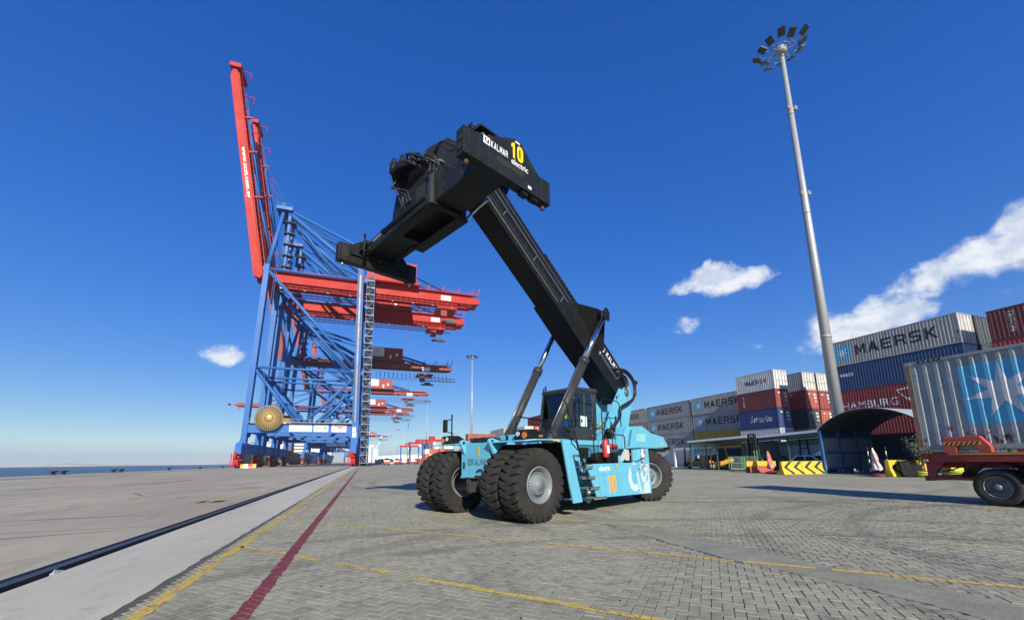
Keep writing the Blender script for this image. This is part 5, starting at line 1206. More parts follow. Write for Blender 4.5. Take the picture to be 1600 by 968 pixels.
    for q in mb.each('davit_frame', red, root): pass
    # apex
    B('mast_head', MB().span((-34.6 - XC, 3.6, Z(91.6)), (-29.4 - XC, 14.4, Z(91.6) + 1.2)), blue)
    mb = MB()
    for k, y in enumerate((4.5, 7.0, 11.0, 13.5)): mb.lathe([(y - 0.3, 0.0), (y - 0.3, 1.1), (y + 0.3, 1.1), (y + 0.3, 0.0)], p(-32.5 + 0.4 * (k % 2), 0, Z(91.6) + 1.8), 'y', 14)
    for q in mb.each('mast_sheave', blue, root): pass
    mb = MB()
    for X in (-34.4, -32, -29.6):
        for y in (3.7, 14.3): mb.beam(p(X, y, Z(91.6) + 1.2), p(X, y, Z(91.6) + 2.4), 0.08, 0.08, (0, 1, 0))
    for y in (3.7, 14.3): mb.beam(p(-34.4, y, Z(91.6) + 2.4), p(-29.6, y, Z(91.6) + 2.4), 0.08, 0.08)
    B('mast_railing', mb, blue)
    for y in (5.5, 12.5):
        mb = MB(); mb.beam(p(-30.2, y, Z(91.6)), p(-30.6, y, gz1), 1.0, 0.9, (1, 0, 0)); B('mast_post', mb, blue)
    mb = MB()
    for k in range(5): mb.span((-31.6 - XC, 4.2, Z(70 + 4.3 * k)), (-28.2 - XC, 6.8, Z(70 + 4.3 * k) + 0.2)); mb.beam(p(-31.5, 4.3, Z(70 + 4.3 * k) + 1.1), p(-28.3, 4.3, Z(70 + 4.3 * k) + 1.1), 0.08, 0.08)
    for q in mb.each('mast_landing', CDK, root): pass
    # boom
    if boom == 'up': h0, h1 = Vector((-38.6, Z(66.0))), Vector((-38.6 - 14.9, Z(66.0) + 80.5 * (1.0 if zf == 1 else 0.80)))
    else: h0, h1 = Vector((-38.6, gz0 + 2.6)), Vector((-104, gz0 + 3.6))
    bd = (h1 - h0).normalized(); bn = Vector((-bd.y, bd.x)) if boom == 'up' else Vector((bd.y, -bd.x))
    if bn.x > 0 and boom == 'up': bn = -bn
    L = (h1 - h0).length
    q3 = lambda t, n_, y: p(h0.x + bd.x * t + bn.x * n_, y, h0.y + bd.y * t + bn.y * n_)
    BW = 1.3
    for y in (6.2, 11.8):
        mb = MB(); pr = [(-1.2, -0.6), (0.0, BW), (L - 3.5, BW), (L, 0.1), (L, -BW + 0.3), (L - 2, -BW), (3.0, -BW), (0.6, -BW - 0.4)]
        mb.prism(pr, lambda a, b, d: tuple(q3(a, b, d)), y - 0.75, y + 0.75); bm = B('boom_girder', mb, red)
        mb = MB()
        for k in range(int(L / 2.4)): t = 2 + 2.4 * k; mb.beam(q3(t, -BW, y), q3(t, -BW - 1.1, y), 0.07, 0.07, (0, 1, 0))
        mb.beam(q3(2, -BW - 1.1, y), q3(L - 1, -BW - 1.1, y), 0.07, 0.07, (0, 1, 0)); mb.beam(q3(2, -BW - 0.1, y), q3(L - 1, -BW - 0.1, y), 0.5, 0.12, (0, 1, 0)); B('boom_walkway', mb, red, bm)
    mb = MB()
    for t in (2, 20, 38, 54, 70, L - 3): mb.beam(q3(t, 0, 6.2), q3(t, 0, 11.8), 1.2, 1.2)
    for t in (3, 30, 48, 62):
        if t < L: mb.beam(q3(t, -BW, 6.2), q3(t, -BW - 3.2, 6.2), 0.5, 0.4, (0, 1, 0))
    for q in mb.each('boom_tie', red, root): pass
    if boom == 'up':
        for y in (6.8, 11.2):
            mb = MB(); mb.tube(q3(L * 0.80, -BW - 1.5, y), q3(L * 0.36, -BW - 2.2, y), 0.30, n=8); B('forestay', mb, blue)
            mb = MB(); mb.tube(q3(L * 0.48, -BW - 1.2, y), q3(L * 0.07, -BW - 3.4, y), 0.30, n=8); B('forestay', mb, blue)
        for t in (L * 0.86, L * 0.68, L - 1):
            mb = MB(); a = q3(t, -BW - 1.0, 5.6); mb.path([a, a + Vector((3.2, 0, 0.2)), a + Vector((3.4, 0, -0.2)), a + Vector((3.4, 0, -3.8))], 0.13, 6, 1); B('boom_davit', mb, red)
        mb = MB(); mb.span(tuple(q3(L, 0.2, 6) - Vector((0.8, 1.5, 0))), tuple(q3(L, 0.2, 12) + Vector((2.8, 1.5, 1.6)))); B('boom_tip_platform', mb, red)
    else:
        for y in (6.8, 11.2):
            mb = MB(); mb.tube(p(-33, y, Z(92)), q3(L * 0.45, -BW, y), 0.3, n=8); B('forestay', mb, blue)
            mb = MB(); mb.tube(p(-33, y, Z(92)), q3(L * 0.9, -BW, y), 0.3, n=8); B('forestay', mb, blue)
    if boom == 'up' and zf == 1:
        me = text_mesh('www.scct.com.eg', L * 0.245, 1.55, 0.02, spacing=1.05)
        ctr = q3(L * 0.48, 0.05, 6.2 - 0.78); xd = -Vector((bd.x, 0, bd.y)); yd = Vector((-xd.z, 0, xd.x))
        if yd.x < 0: yd = -yd
        put('boom_lettering', place_flat(me, ctr, xd, Vector((0, 1, 0)).cross(xd) * -1 if False else yd), WHT, root)
    if detail:
        for k in range(4):
            y = 7.2 + 1.2 * k
            MB().tube(p(-31.5 + 0.4 * k, y, Z(93)), q3(L * (0.30 + 0.14 * k), -BW - 1.2, y), 0.06, n=5).build('hoist_rope', CDK, root)
            MB().tube(p(-30.5, y, Z(93)), p(hx0 + 1.5, y, gz1 + 8.0), 0.06, n=5).build('hoist_rope', CDK, root)
        for k in range(9):
            MB().box(p(-31 + 7.6 * k, 5.2, gz0 - 0.25), (0.7, 0.35, 0.35)).build('girder_floodlight', SGN, root)
        for k in range(8):
            MB().box(p(-28 + 8.2 * k, 5.33, gz0 + 3.8), (0.9, 0.06, 3.2)).build('splice_plate', red, root)
        for X, z0_, z1_ in ((-33.2, 14.2, 31.5), (-33.0, 32.6, 65.5)):
            mb = MB()
            for dx in (0, 0.6): mb.beam(p(X + dx, -1.0, z0_), p(X + dx + 0.9, -1.0, z1_), 0.08, 0.08, (1, 0, 0))
            for k in range(int((z1_ - z0_) / 0.9)): f = k * 0.9 / (z1_ - z0_); mb.beam(p(X + 0.9 * f, -1.0, z0_ + 0.9 * k), p(X + 0.6 + 0.9 * f, -1.0, z0_ + 0.9 * k), 0.05, 0.05)
            mb.build('leg_ladder', blue, root)
    # trolley and operator's cab
    tX = 28.0 if zf == 1 else (-12.5 if not festoon else 27.0)
    mb = MB(); mb.span((tX - 4 - XC, 4.8, gz0 - 1.2), (tX + 4 - XC, 13.2, gz0 - 0.5)); tr = B('trolley', mb, red)
    mb = MB(); mb.span((tX - 2.6 - XC, 4.2, gz0 - 4.6), (tX - 0.2 - XC, 7.0, gz0 - 2.2)); oc = B('operator_cab', mb, red, tr, 0.1)
    mb = MB(); mb.span((tX - 2.62 - XC, 4.18, gz0 - 3.8), (tX - 0.5 - XC, 6.0, gz0 - 2.6)); B('cab_window', mb, CDK, tr)
    mb = MB()
    for a in (-2.5, -0.3): mb.beam(p(tX + a, 5.6, gz0 - 2.2), p(tX + a, 5.6, gz0 - 1.0), 0.2, 0.2, (0, 1, 0))
    mb.each('cab_hanger', red, tr)
    mb = MB(); mb.span((tX - 1.4 - XC, 8.2, gz0 - 5.8), (tX + 4.8 - XC, 9.8, gz0 - 5.2)); mb.span((tX + 0.2 - XC, 8.0, gz0 - 5.2), (tX + 3.2 - XC, 10.0, gz0 - 4.4)); B('head_block', mb, CDK, tr)
    mb = MB()
    for a in (0.4, 3.0): mb.beam(p(tX + a, 9, gz0 - 4.4), p(tX + a, 9, gz0 - 0.6), 0.06, 0.06, (0, 1, 0))
    mb.each('hoist_rope', CDK, tr)
    if festoon:
        mb = MB(); fx = [3 + 2.05 * k for k in range(18)]
        for k, X in enumerate(fx):
            d = 4.2 - 0.06 * k; mb.path([p(X, 4.2, gz0 - 0.6), p(X + 0.35, 4.2, gz0 - 0.6 - d * 0.8), p(X + 1.0, 4.2, gz0 - 0.6 - d), p(X + 1.7, 4.2, gz0 - 0.6 - d * 0.8), p(X + 2.05, 4.2, gz0 - 0.6)], 0.09, 5, 3)
        fo = B('festoon_cable', mb, CDK)
        mb = MB(); mb.beam(p(26, 4.2, gz0 - 2.6), p(42, 4.2, gz0 - 2.6), 0.5, 0.25); mb.beam(p(26, 4.2, gz0 - 4.4), p(42, 4.2, gz0 - 4.4), 0.5, 0.25)
        for k in range(9): mb.beam(p(26 + 2 * k, 4.2, gz0 - 4.4), p(26 + 2 * k, 4.2, gz0 - 2.6), 0.25, 0.25, (0, 1, 0))
        B('festoon_frame', mb, CDK)
    # lift and stair tower on the landside leg
    zt = Z(69)
    mb = MB()
    for X, y in ((-1.6, -0.6), (1.0, -0.6), (-1.6, 2.4), (1.0, 2.4)): mb.beam(p(X, y, 0.2), p(X - 0.9, y, zt), 0.16, 0.16, (1, 0, 0))
    for k in range(int(zt / 3)):
        za, zb = 0.6 + 3 * k, 3.6 + 3 * k; sa, sb2 = -0.9 * za / zt, -0.9 * zb / zt; fl = (-1.6, 1.0) if k % 2 else (1.0, -1.6)
        mb.beam(p(fl[0] + sa, -0.6, za), p(fl[1] + sb2, -0.6, zb), 0.10, 0.10, (0, 1, 0)); mb.beam(p(1.0 + sa, -0.6 if k % 2 else 2.4, za), p(1.0 + sb2, 2.4 if k % 2 else -0.6, zb), 0.10, 0.10, (1, 0, 0))
    B('stair_tower', mb, blue)
    mb = MB(); mb.prism([(-1.5, 0.3), (0.3, 0.3), (-0.5, zt), (-2.3, zt)], xz, 2.0, 2.6); B('cable_duct', mb, CDK)
    n = int(zt / (2.6 if detail else 5.2))
    mb = MB()
    for k in range(n):
        z = 1.0 + k * (zt - 1) / n; z2 = 1.0 + (k + 1) * (zt - 1) / n; sft = -0.9 * z / zt
        mb.span((-1.7 + sft - XC, -0.7, z), (1.1 + sft - XC, 2.5, z + 0.14))
    for q in mb.each('stair_landing', CGY, root): pass
    mb = MB()
    for k in range(n):
        z = 1.0 + k * (zt - 1) / n; z2 = 1.0 + (k + 1) * (zt - 1) / n; sft = -0.9 * z / zt; f = (-1.4, 0.8) if k % 2 else (0.8, -1.4)
        mb.beam(p(f[0] + sft, -0.2, z + 0.1), p(f[1] + sft, -0.2, z2), 0.8, 0.14); mb.beam(p(f[0] + sft, -0.65, z + 1.1), p(f[1] + sft, -0.65, z2 + 1.0), 0.06, 0.06)
        mb.beam(p(-1.7 + sft, -0.68, z + 1.1), p(1.1 + sft, -0.68, z + 1.1), 0.06, 0.06); mb.beam(p(1.1 + sft, -0.68, z + 0.1), p(1.1 + sft, 2.5, z + 1.1), 0.06, 0.06)
    o = B('stair_flight', mb, mat('stair_steel', (0.10, 0.13, 0.18), 0.6, 0.2, dirt=0.4)); o['kind'] = 'stuff'
    mb = MB()
    for k in range(int(zt * (1.0 if detail else 0.5))): z = 15 + k * (zt - 16) / (zt * (1.0 if detail else 0.5)); sft = -1.0 * (z - 14.6) / (Z(71) - 14.6); mb.span((-4.05 + sft - XC, -1.34, z), (-3.6 + sft - XC, -1.21, z + 0.42))
    o = B('ladder_rungs', mb, CGY); o['kind'] = 'stuff'
    mb = MB(); mb.beam(p(-4.5, -1.27, 14.8), p(-5.45, -1.27, Z(70)), 0.10, 0.3, (1, 0, 0)); mb.beam(p(-3.2, -1.27, 14.8), p(-4.2, -1.27, Z(70)), 0.10, 0.3, (1, 0, 0)); mb.each('ladder_rail', CDK, root)
    # platforms with rails on the portal
    mb = MB(); mb.span((-35.2 - XC, -2.2, 14.1), (-4.8 - XC, -0.8, 14.25))
    for k in range(20): mb.beam(p(-34.8 + 1.55 * k, -2.1, 14.25), p(-34.8 + 1.55 * k, -2.1, 15.3), 0.06, 0.06, (0, 1, 0))
    mb.beam(p(-34.8, -2.1, 15.3), p(-5.2, -2.1, 15.3), 0.06, 0.06); B('portal_walkway', mb, CGY)
    # cable reel
    rc = p(-29.3, -2.6, 15.4); RR = 3.9
    mb = MB(); mb.lathe([(-0.25, 0.0), (-0.25, 0.7), (-0.1, 1.3), (0.1, 1.35), (0.3, 0.6), (0.3, 0.0)], rc, 'y', 24); rl = B('cable_reel', mb, BRZ)
    mb = MB(); ns = 36 if detail else 22
    for k in range(ns):
        a = 2 * math.pi * k / ns; d = Vector((math.cos(a), 0, math.sin(a))); mb.beam(rc + d * 1.2, rc + d * (RR - 0.1), 0.17, 0.14, (0, 1, 0))
    if detail: mb.each('reel_spoke', BRZ, rl)
    else: B('reel_spokes', mb, BRZ, rl)['kind'] = 'stuff'
    mb = MB(); mb.lathe([(-0.12, RR), (-0.12, RR + 0.12), (0.12, RR + 0.12), (0.12, RR), (-0.12, RR)], rc, 'y', 44); B('reel_rim', mb, CGY, rl)
    mb = MB(); mb.lathe([(0.22, 0.0), (0.22, RR - 0.1), (0.30, RR - 0.1), (0.30, 0.0)], rc, 'y', 36); B('reel_back', mb, CDK, rl)
    mb = MB(); mb.span((-29.9 - XC, -2.3, 13.5), (-28.7 - XC, -0.9, 16.4)); mb.tube(rc + Vector((0, 0.2, 0)), rc + Vector((0, 1.6, 0)), 0.4, n=12); B('reel_stand', mb, CDK, rl)
    # signs on the portal beam
    for nm, x0, x1, m_ in (('notice', -23.6, -16.9, SGK), ('number', -16.4, -12.0, SGK), ('maker', -11.0, -6.4, SGR)):
        mb = MB(); mb.span((x0 - XC, -0.93, 11.35), (x1 - XC, -0.87, 13.7)); sg = B('sign_board', mb, SGN)
        cx = (x0 + x1) / 2
        if signs:
            if nm == 'number': put('sign_lettering', place_flat(text_mesh(signs, 3.7, 1.35, 0.01), p(cx, -0.94, 12.5), (1, 0, 0), (0, 0, 1)), SGK, sg)
            elif nm == 'maker':
                put('sign_lettering', place_flat(text_mesh('ZPMC', 3.7, 1.15, 0.02, shear=0.25), p(cx, -0.94, 12.85), (1, 0, 0), (0, 0, 1)), SGR, sg)
                mb = MB()
                for k in range(6): mb.span((cx - 1.75 + 0.62 * k - XC, -0.945, 11.65), (cx - 1.35 + 0.62 * k - XC, -0.935, 11.95))
                B('sign_characters', mb, SGR, sg)['kind'] = 'stuff'
            else:
                mb = MB()
                for r_ in range(4):
                    xx = x0 + 0.5
                    while xx < x1 - 0.8:
                        wd = rnd.uniform(0.2, 0.7); mb.span((xx - XC, -0.945, 13.2 - 0.52 * r_), (xx + wd - XC, -0.935, 13.42 - 0.52 * r_)); xx += wd + rnd.uniform(0.12, 0.5)
                B('sign_text_lines', mb, SGG, sg)['kind'] = 'stuff'
    mb = MB(); mb.span((-4.4 - XC, -1.3, 9.6), (-3.2 - XC, -1.21, 11.2)); mb.span((-4.5 - XC, -1.3, 11.4), (-3.4 - XC, -1.21, 13.0)); mb.each('leg_notice', SGN, root)
    return root
c1 = crane(150, 'nearest blue and red quay crane with raised boom and white boards on its beam', CR1, signs='QC108')
index_kids(c1)
c2 = copy_tree(c1); c2.location = (XC, 177, 0); c2['label'] = 'second blue and red quay crane just behind the nearest one, boom raised'
c3 = crane(204, 'older quay crane with brown-red girder and cable loops, third along the quay, boom raised', mat('brown_crane_red', (0.24, 0.045, 0.035), 0.65, dirt=0.5, dscale=0.2, dcol=(0.15, 0.035, 0.03), streak=0.25), zf=0.66, festoon=True, detail=False)
c4 = crane(289, 'faded pink-red quay crane with raised boom, fourth along the quay behind the brown-red one', CR2, zf=0.66, festoon=True, detail=False)
index_kids(c4)
c5 = crane(387, 'faded quay crane with its boom lowered out over the water, fifth along the quay', CR2, zf=0.66, boom='down', festoon=True, detail=False)
c6 = copy_tree(c4); c6.location = (XC, 830, 0); c6['label'] = 'smallest and farthest quay crane, only its red girder end showing right of the leg'
c7 = copy_tree(c4); c7.location = (XC, 425, 0); c7['label'] = 'faded quay crane with raised boom standing right behind the one with lowered boom'

# striped barrier and box at the nearest crane's seaside leg
t = thing('road_barrier', 'yellow, white and red barrier lying by the seaside leg of nearest crane', 'barrier', (-33.4, 146.5, 0))
for k, m_ in enumerate((M_yellow, SGN, REDP, M_yellow)):
    MB().prism([(-0.35, 0), (0.35, 0), (0.2, 0.5), (0.15, 1.2), (-0.15, 1.2), (-0.2, 0.5)], lambda a, b, d: (d, a, b), -2.2 + 1.1 * k, -1.13 + 1.1 * k).build('barrier_block', m_, t)
# bollards on the quay edge
M_iron = mat('cast_iron', (0.045, 0.042, 0.04), 0.7, 0.3, dirt=0.5, dscale=3, dcol=(0.12, 0.08, 0.06))
first = None
for k, (x, y) in enumerate(((-44.2, 82.6), (-44.2, 84.9), (-44.2, 98.6), (-44.2, 101.2), (-44.2, 122.0), (-44.2, 142.0), (-44.2, 162.0))):
    names = ('leftmost mooring bollard on the quay edge, left of its twin', 'right one of the leftmost pair of mooring bollards on the quay edge', 'mooring bollard on the quay edge, left one of the second pair', 'mooring bollard on the quay edge, right one of the second pair', 'single mooring bollard on the quay edge, fifth from the left', 'small far mooring bollard on the quay edge, second nearest the crane leg', 'farthest mooring bollard on the quay edge beside the crane leg')
    if first is None:
        first = thing('mooring_bollard', names[0], 'bollard', (x, y, 0), 0, 'mooring bollards along the quay edge'); first.scale = (0.72, 0.72, 0.62)
        MB().lathe([(0.0, 0.55), (0.08, 0.55), (0.12, 0.36), (0.6, 0.30), (0.75, 0.34)], (0, 0, 0), 'z', 18).build('post', M_iron, first)
        MB().prism([(-0.95, 0.72), (-0.98, 0.92), (-0.7, 1.05), (0.7, 1.05), (0.98, 0.92), (0.95, 0.72), (0.4, 0.66), (-0.4, 0.66)], lambda a, b, d: (d, a, b), -0.36, 0.36).build('head', M_iron, first, 0.08)
        index_kids(first)
    else:
        c = copy_tree(first); c.location = (x, y, 0); c['label'] = names[k]
# ---------------------------------------------------------------- ships
HUL = mat('ship_hull_green_black', (0.018, 0.035, 0.035), 0.5, dirt=0.4, dscale=0.05)
WSH = mat('ship_white', (0.72, 0.72, 0.70), 0.5, dirt=0.25, dscale=0.1, streak=0.2)
def ship(x0, x1, y0, y1, label, hull, zdeck=8.0):
    t = thing('cargo_ship', label, 'ship', ((x0 + x1) / 2, y0, -3)); w = (x1 - x0) / 2; L = y1 - y0
    zd = zdeck + 3
    b = bmesh.new(); rings = []
    for f, k, dz in ((0.0, 0.30, 2.6), (0.03, 0.62, 2.0), (0.08, 0.9, 1.2), (0.14, 1.0, 0.4), (0.9, 1.0, 0.0), (1.0, 0.8, 0.5)):
        rings.append([b.verts.new(q) for q in ((-w * k * 0.72, L * f + 3.0 * (1 - k), -1), (-w * k, L * f, zd + dz), (w * k, L * f, zd + dz), (w * k * 0.72, L * f + 3.0 * (1 - k), -1))])
    for A, B_ in zip(rings, rings[1:]):
        for k in range(4): b.faces.new([A[k], B_[k], B_[(k + 1) % 4], A[(k + 1) % 4]])
    b.faces.new(rings[0]); b.faces.new(rings[-1][::-1])
    m_ = MB(); m_.b.free(); m_.b = b; m_.build('hull', hull, t)
    MB().span((-w * 0.8, L * 0.08, zd), (w * 0.8, L * 0.16, zd + 6)).build('forecastle', WSH, t)
    mb = MB(); mb.span((-w * 0.9, L * 0.72, zd), (w * 0.9, L * 0.82, zd + 16)); mb.span((-w * 1.05, L * 0.73, zd + 16), (w * 1.05, L * 0.80, zd + 19)); h = mb.build('superstructure', WSH, t)
    mb = MB()
    for r_ in range(5): mb.span((-w * 0.8, L * 0.72 - 0.15, zd + 2 + 3 * r_), (w * 0.8, L * 0.72 - 0.02, zd + 3.2 + 3 * r_))
    mb.each('window_band', CDK, h)
    MB().span((-3, L * 0.8, zd + 16), (3, L * 0.86, zd + 25)).build('funnel', BL, t)
    mb = MB(); mb.tube((0, L * 0.12, zd + 6), (0, L * 0.12, zd + 17), 0.4, n=8); mb.tube((-2.4, L * 0.12, zd + 13), (2.4, L * 0.12, zd + 13), 0.2, n=6); mb.build('foremast', WSH, t)
    return t, w, L, zd
SHC = [mat('ship_container_' + n_, c_, 0.6, dirt=0.3, dscale=0.3) for n_, c_ in (('white', (0.65, 0.65, 0.63)), ('blue', (0.04, 0.12, 0.32)), ('red', (0.35, 0.05, 0.04)), ('grey', (0.3, 0.32, 0.34)))]
t, w, L, zd = ship(-78, -48.5, 300, 480, 'moored ship with dark hull and white house seen between the crane legs', HUL)
for k in range(30):
    r_ = k // 10; c = k % 10
    o = MB().span((-1.2, 0, 0), (1.2, 12, 2.5)).build('deck_container', SHC[rnd.randrange(4)], None, loc=(-63.2 - 12 + 2.6 * c, 300 + L * 0.2, -3 + zd + 0.1 + 2.6 * r_))
    tag(o, ('lowest', 'middle', 'top')[r_] + ' deck container, ' + ('first second third fourth fifth sixth seventh eighth ninth tenth'.split())[c] + ' from left on the dark ship behind crane legs', 'container', 'containers on the deck of the moored ship')
t, w, L, zd = ship(-84, -50, 560, 800, 'second moored ship, a pale shape behind the crane legs beyond the dark hull', mat('ship_hull_blue', (0.03, 0.08, 0.2), 0.5, dirt=0.3, dscale=0.05), 12)
mb = MB()
for k in range(5): mb.path([(-55 - 2 * k, 302, 7 + 0.3 * k), (-50 - 1.0 * k, 297, 3.0), (-44.5, 292 - 2 * k, 0.6)], 0.09, 5, 4)
for k, o in enumerate(mb.each('mooring_rope', mat('rope', (0.4, 0.36, 0.28), 0.9), None)): tag(o, 'pale mooring rope slanting from the dark ship to the quay', 'rope', 'mooring ropes of the dark ship')
# ================================================================ container yard
CW, C40, C20, HS, HH = 2.44, 12.19, 6.06, 2.59, 2.90
def corr_pts(L, pitch=0.278):
    "side wall outline from -L/2 to L/2: (x, inward depth)"
    n = int((L - 0.36) / pitch); x = -n * pitch / 2; pts = [(-L / 2 + 0.08, 0.012)]
    for k in range(n):
        pts += [(x + 0.0, 0.012), (x + 0.060, 0.054), (x + 0.138, 0.054), (x + 0.198, 0.012)]; x += pitch
    pts += [(x, 0.012), (L / 2 - 0.08, 0.012)]
    return [p for i, p in enumerate(pts) if i == 0 or p[0] > pts[i - 1][0] + 1e-5]
_cm = {}
def cont_meshes(L, H):
    k = (L, H)
    if k in _cm: return _cm[k]
    pts = corr_pts(L); hl, hw = L / 2, CW / 2; d = {}
    for nm, s in (('front', -1), ('back', 1)):
        mb = MB(); A = mb.verts([(x, s * (hw - dd), 0.155) for x, dd in pts]); B = mb.verts([(x, s * (hw - dd), H - 0.09) for x, dd in pts])
        for i in range(len(A) - 1): mb.face([A[i], A[i + 1], B[i + 1], B[i]])
        d[nm] = mb.mesh('side_wall')
    mb = MB(); n = 9
    ep = []
    y = -hw + 0.09
    while y < hw - 0.25: ep += [(y, 0.02), (y + 0.07, 0.06), (y + 0.15, 0.06), (y + 0.22, 0.02)]; y += 0.27
    A = mb.verts([(-hl + dd, y_, 0.155) for y_, dd in ep]); B = mb.verts([(-hl + dd, y_, H - 0.09) for y_, dd in ep])
    for i in range(len(A) - 1): mb.face([A[i], A[i + 1], B[i + 1], B[i]])
    d['end'] = mb.mesh('end_wall')
    mb = MB(); rp = []
    x = -hl + 0.15
    while x < hl - 0.2: rp += [(x, 0.02), (x + 0.06, 0.0), (x + 0.12, 0.0), (x + 0.18, 0.02)]; x += 0.21
    A = mb.verts([(x_, -hw + 0.05, H - 0.012 - dd) for x_, dd in rp]); B = mb.verts([(x_, hw - 0.05, H - 0.012 - dd) for x_, dd in rp])
    for i in range(len(A) - 1): mb.face([A[i], A[i + 1], B[i + 1], B[i]])
    d['roof'] = mb.mesh('roof')
    mb = MB()
    for sx in (-1, 1):
        for sy in (-1, 1):
            mb.box((sx * (hl - 0.05), sy * (hw - 0.05), H / 2), (0.10, 0.10, H - 0.24))
            for z in (0.059, H - 0.059): mb.box((sx * (hl - 0.085), sy * (hw - 0.08), z), (0.178, 0.162, 0.118))
        for z, h in ((0.09, 0.15), (H - 0.06, 0.10)): mb.box((sx * (hl - 0.05), 0, z), (0.09, CW - 0.33, h))
    for sy in (-1, 1):
        mb.box((0, sy * (hw - 0.035), 0.085), (L - 0.36, 0.06, 0.15)); mb.box((0, sy * (hw - 0.04), H - 0.05), (L - 0.36, 0.07, 0.08))
    mb.span((-hl + 0.1, -hw + 0.1, 0.14), (hl - 0.1, hw - 0.1, 0.16))
    d['frame'] = mb.mesh('frame')
    dw = (CW - 0.22) / 2
    mb = MB()
    ys = [(-dw / 2, 0), (-dw / 2 + 0.05, 0)]
    for k in range(3):
        a = -dw / 2 + 0.05 + (dw - 0.1) * k / 3; b_ = a + (dw - 0.1) / 3; ys += [(a + 0.03, 0.028), (b_ - 0.03, 0.028), (b_, 0)]
    ys.append((dw / 2, 0))
    A = mb.verts([(-dd, y_, 0.18) for y_, dd in ys]); B = mb.verts([(-dd, y_, H - 0.13) for y_, dd in ys])
    for i in range(len(A) - 1): mb.face([A[i], A[i + 1], B[i + 1], B[i]])
    d['door'] = mb.mesh('end_door'); d['dw'] = dw
    mb = MB(); mb.tube((0, 0, 0.12), (0, 0, H - 0.08), 0.022, n=6)
    for z in (0.3, H * 0.45, H - 0.3): mb.box((0.0, 0, z), (0.05, 0.10, 0.05))
    mb.box((0.03, 0.12, 1.15), (0.03, 0.28, 0.04)); d['bar'] = mb.mesh('locking_bar')
    _cm[k] = d; return d
def cmat(nm, c, **k):
    a = dict(rough=0.55, dirt=0.45, dscale=0.9, fine=0.28, streak=0.72, rust=0.22, bump=0.15, bscale=5.0); a.update(k); return mat('container_' + nm, c, **a)
CGREY = cmat('grey', (0.31, 0.32, 0.32)); CGREY2 = cmat('weathered_grey', (0.41, 0.395, 0.355), rust=0.3, streak=0.8); CWHITE = cmat('off_white', (0.64, 0.63, 0.585), rust=0.3, streak=0.7)
CMAR = cmat('maroon', (0.17, 0.028, 0.024)); CNAVY = cmat('navy', (0.018, 0.045, 0.18)); CBLUE = cmat('blue', (0.022, 0.065, 0.17)); CRED = cmat('red', (0.36, 0.045, 0.035)); CORR = cmat('orange_red', (0.50, 0.10, 0.055))
CHAM = cmat('deep_red', (0.30, 0.030, 0.024)); CMUST = cmat('mustard', (0.46, 0.28, 0.035)); CDRK = cmat('dark_slate', (0.035, 0.045, 0.06)); CBRN = cmat('brown_red', (0.33, 0.10, 0.07)); CLBL = cmat('light_blue', (0.30, 0.50, 0.70), rust=0.05)
LBLK = mat('container_black_letters', (0.018, 0.02, 0.028), 0.6, dirt=0.3, dscale=3); LWHT = mat('container_white_letters', (0.66, 0.65, 0.62), 0.6, dirt=0.4, dscale=3); SKYB = mat('container_sky_blue_square', (0.10, 0.42, 0.62), 0.55, dirt=0.35, dscale=1.5, streak=0.3, dcol=(0.12, 0.30, 0.40)); SKYD = mat('container_faded_blue_square', (0.14, 0.36, 0.50), 0.6, dirt=0.5, dscale=2)
RUSTM = mat('rusty_post', (0.23, 0.17, 0.12), 0.8, dirt=0.8, dscale=3, dcol=(0.16, 0.07, 0.03), rust=0.7, streak=0.5)
def drape(me, L, cx, cz, hw=CW / 2, off=0.005):
    "press flat lettering (XY) onto the corrugated front wall"
    pts = corr_pts(L); b = bmesh.new(); b.from_mesh(me)
    xs = [v.co.x for v in b.verts]; x0, x1 = min(xs) + cx, max(xs) + cx
    for x, _ in pts:
        if x0 < x < x1:
            bmesh.ops.bisect_plane(b, geom=b.verts[:] + b.edges[:] + b.faces[:], plane_co=(x - cx, 0, 0), plane_no=(1, 0, 0))
    for v in b.verts:
        x, z = v.co.x + cx, v.co.y + cz; dd = pts[-1][1]
        for (xa, da), (xb, db) in zip(pts, pts[1:]):
            if xa - 1e-6 <= x <= xb + 1e-6: dd = da + (db - da) * ((x - xa) / (xb - xa)); break
        v.co = (x, -hw + dd - off, z)
    b.to_mesh(me); b.free(); me.update(); return me
def container(label, m, X, Yfar, z, L=C40, H=HH, rz=-90, group='stacked shipping containers', frame_m=None, door_m=None, decor=None, name='shipping_container', far=False):
    "X: face towards the quay; Yfar: its far end; z: underside"
    if rz == -90: loc = (X + CW / 2, Yfar - L / 2, z)
    else: loc = (X, Yfar, z)
    loc = (loc[0] + rnd.uniform(-0.03, 0.03), loc[1] + rnd.uniform(-0.05, 0.05), loc[2])
    t = thing(name, label, 'container', loc, R(rz + rnd.uniform(-0.12, 0.12)), group); d = cont_meshes(L, H)
    put('side_wall', d['front'], m, t); put('frame', d['frame'], frame_m or m, t); put('roof', d['roof'], m, t)
    if far: put('end_wall', d['back'], m, t)
    else: put('side_wall', d['back'], m, t); put('end_wall', d['end'], m, t)
    for s in (-1, 1):
        o = put('end_door', d['door'], door_m or m, t, loc=(L / 2 - 0.02, s * (d['dw'] / 2 + 0.006), 0))
        if not far:
            for q in (-0.27, 0.27): put('locking_bar', d['bar'], CGY, o, loc=(0.035, q * 1.0, 0))
    if decor: decor(t, L, H)
    return t
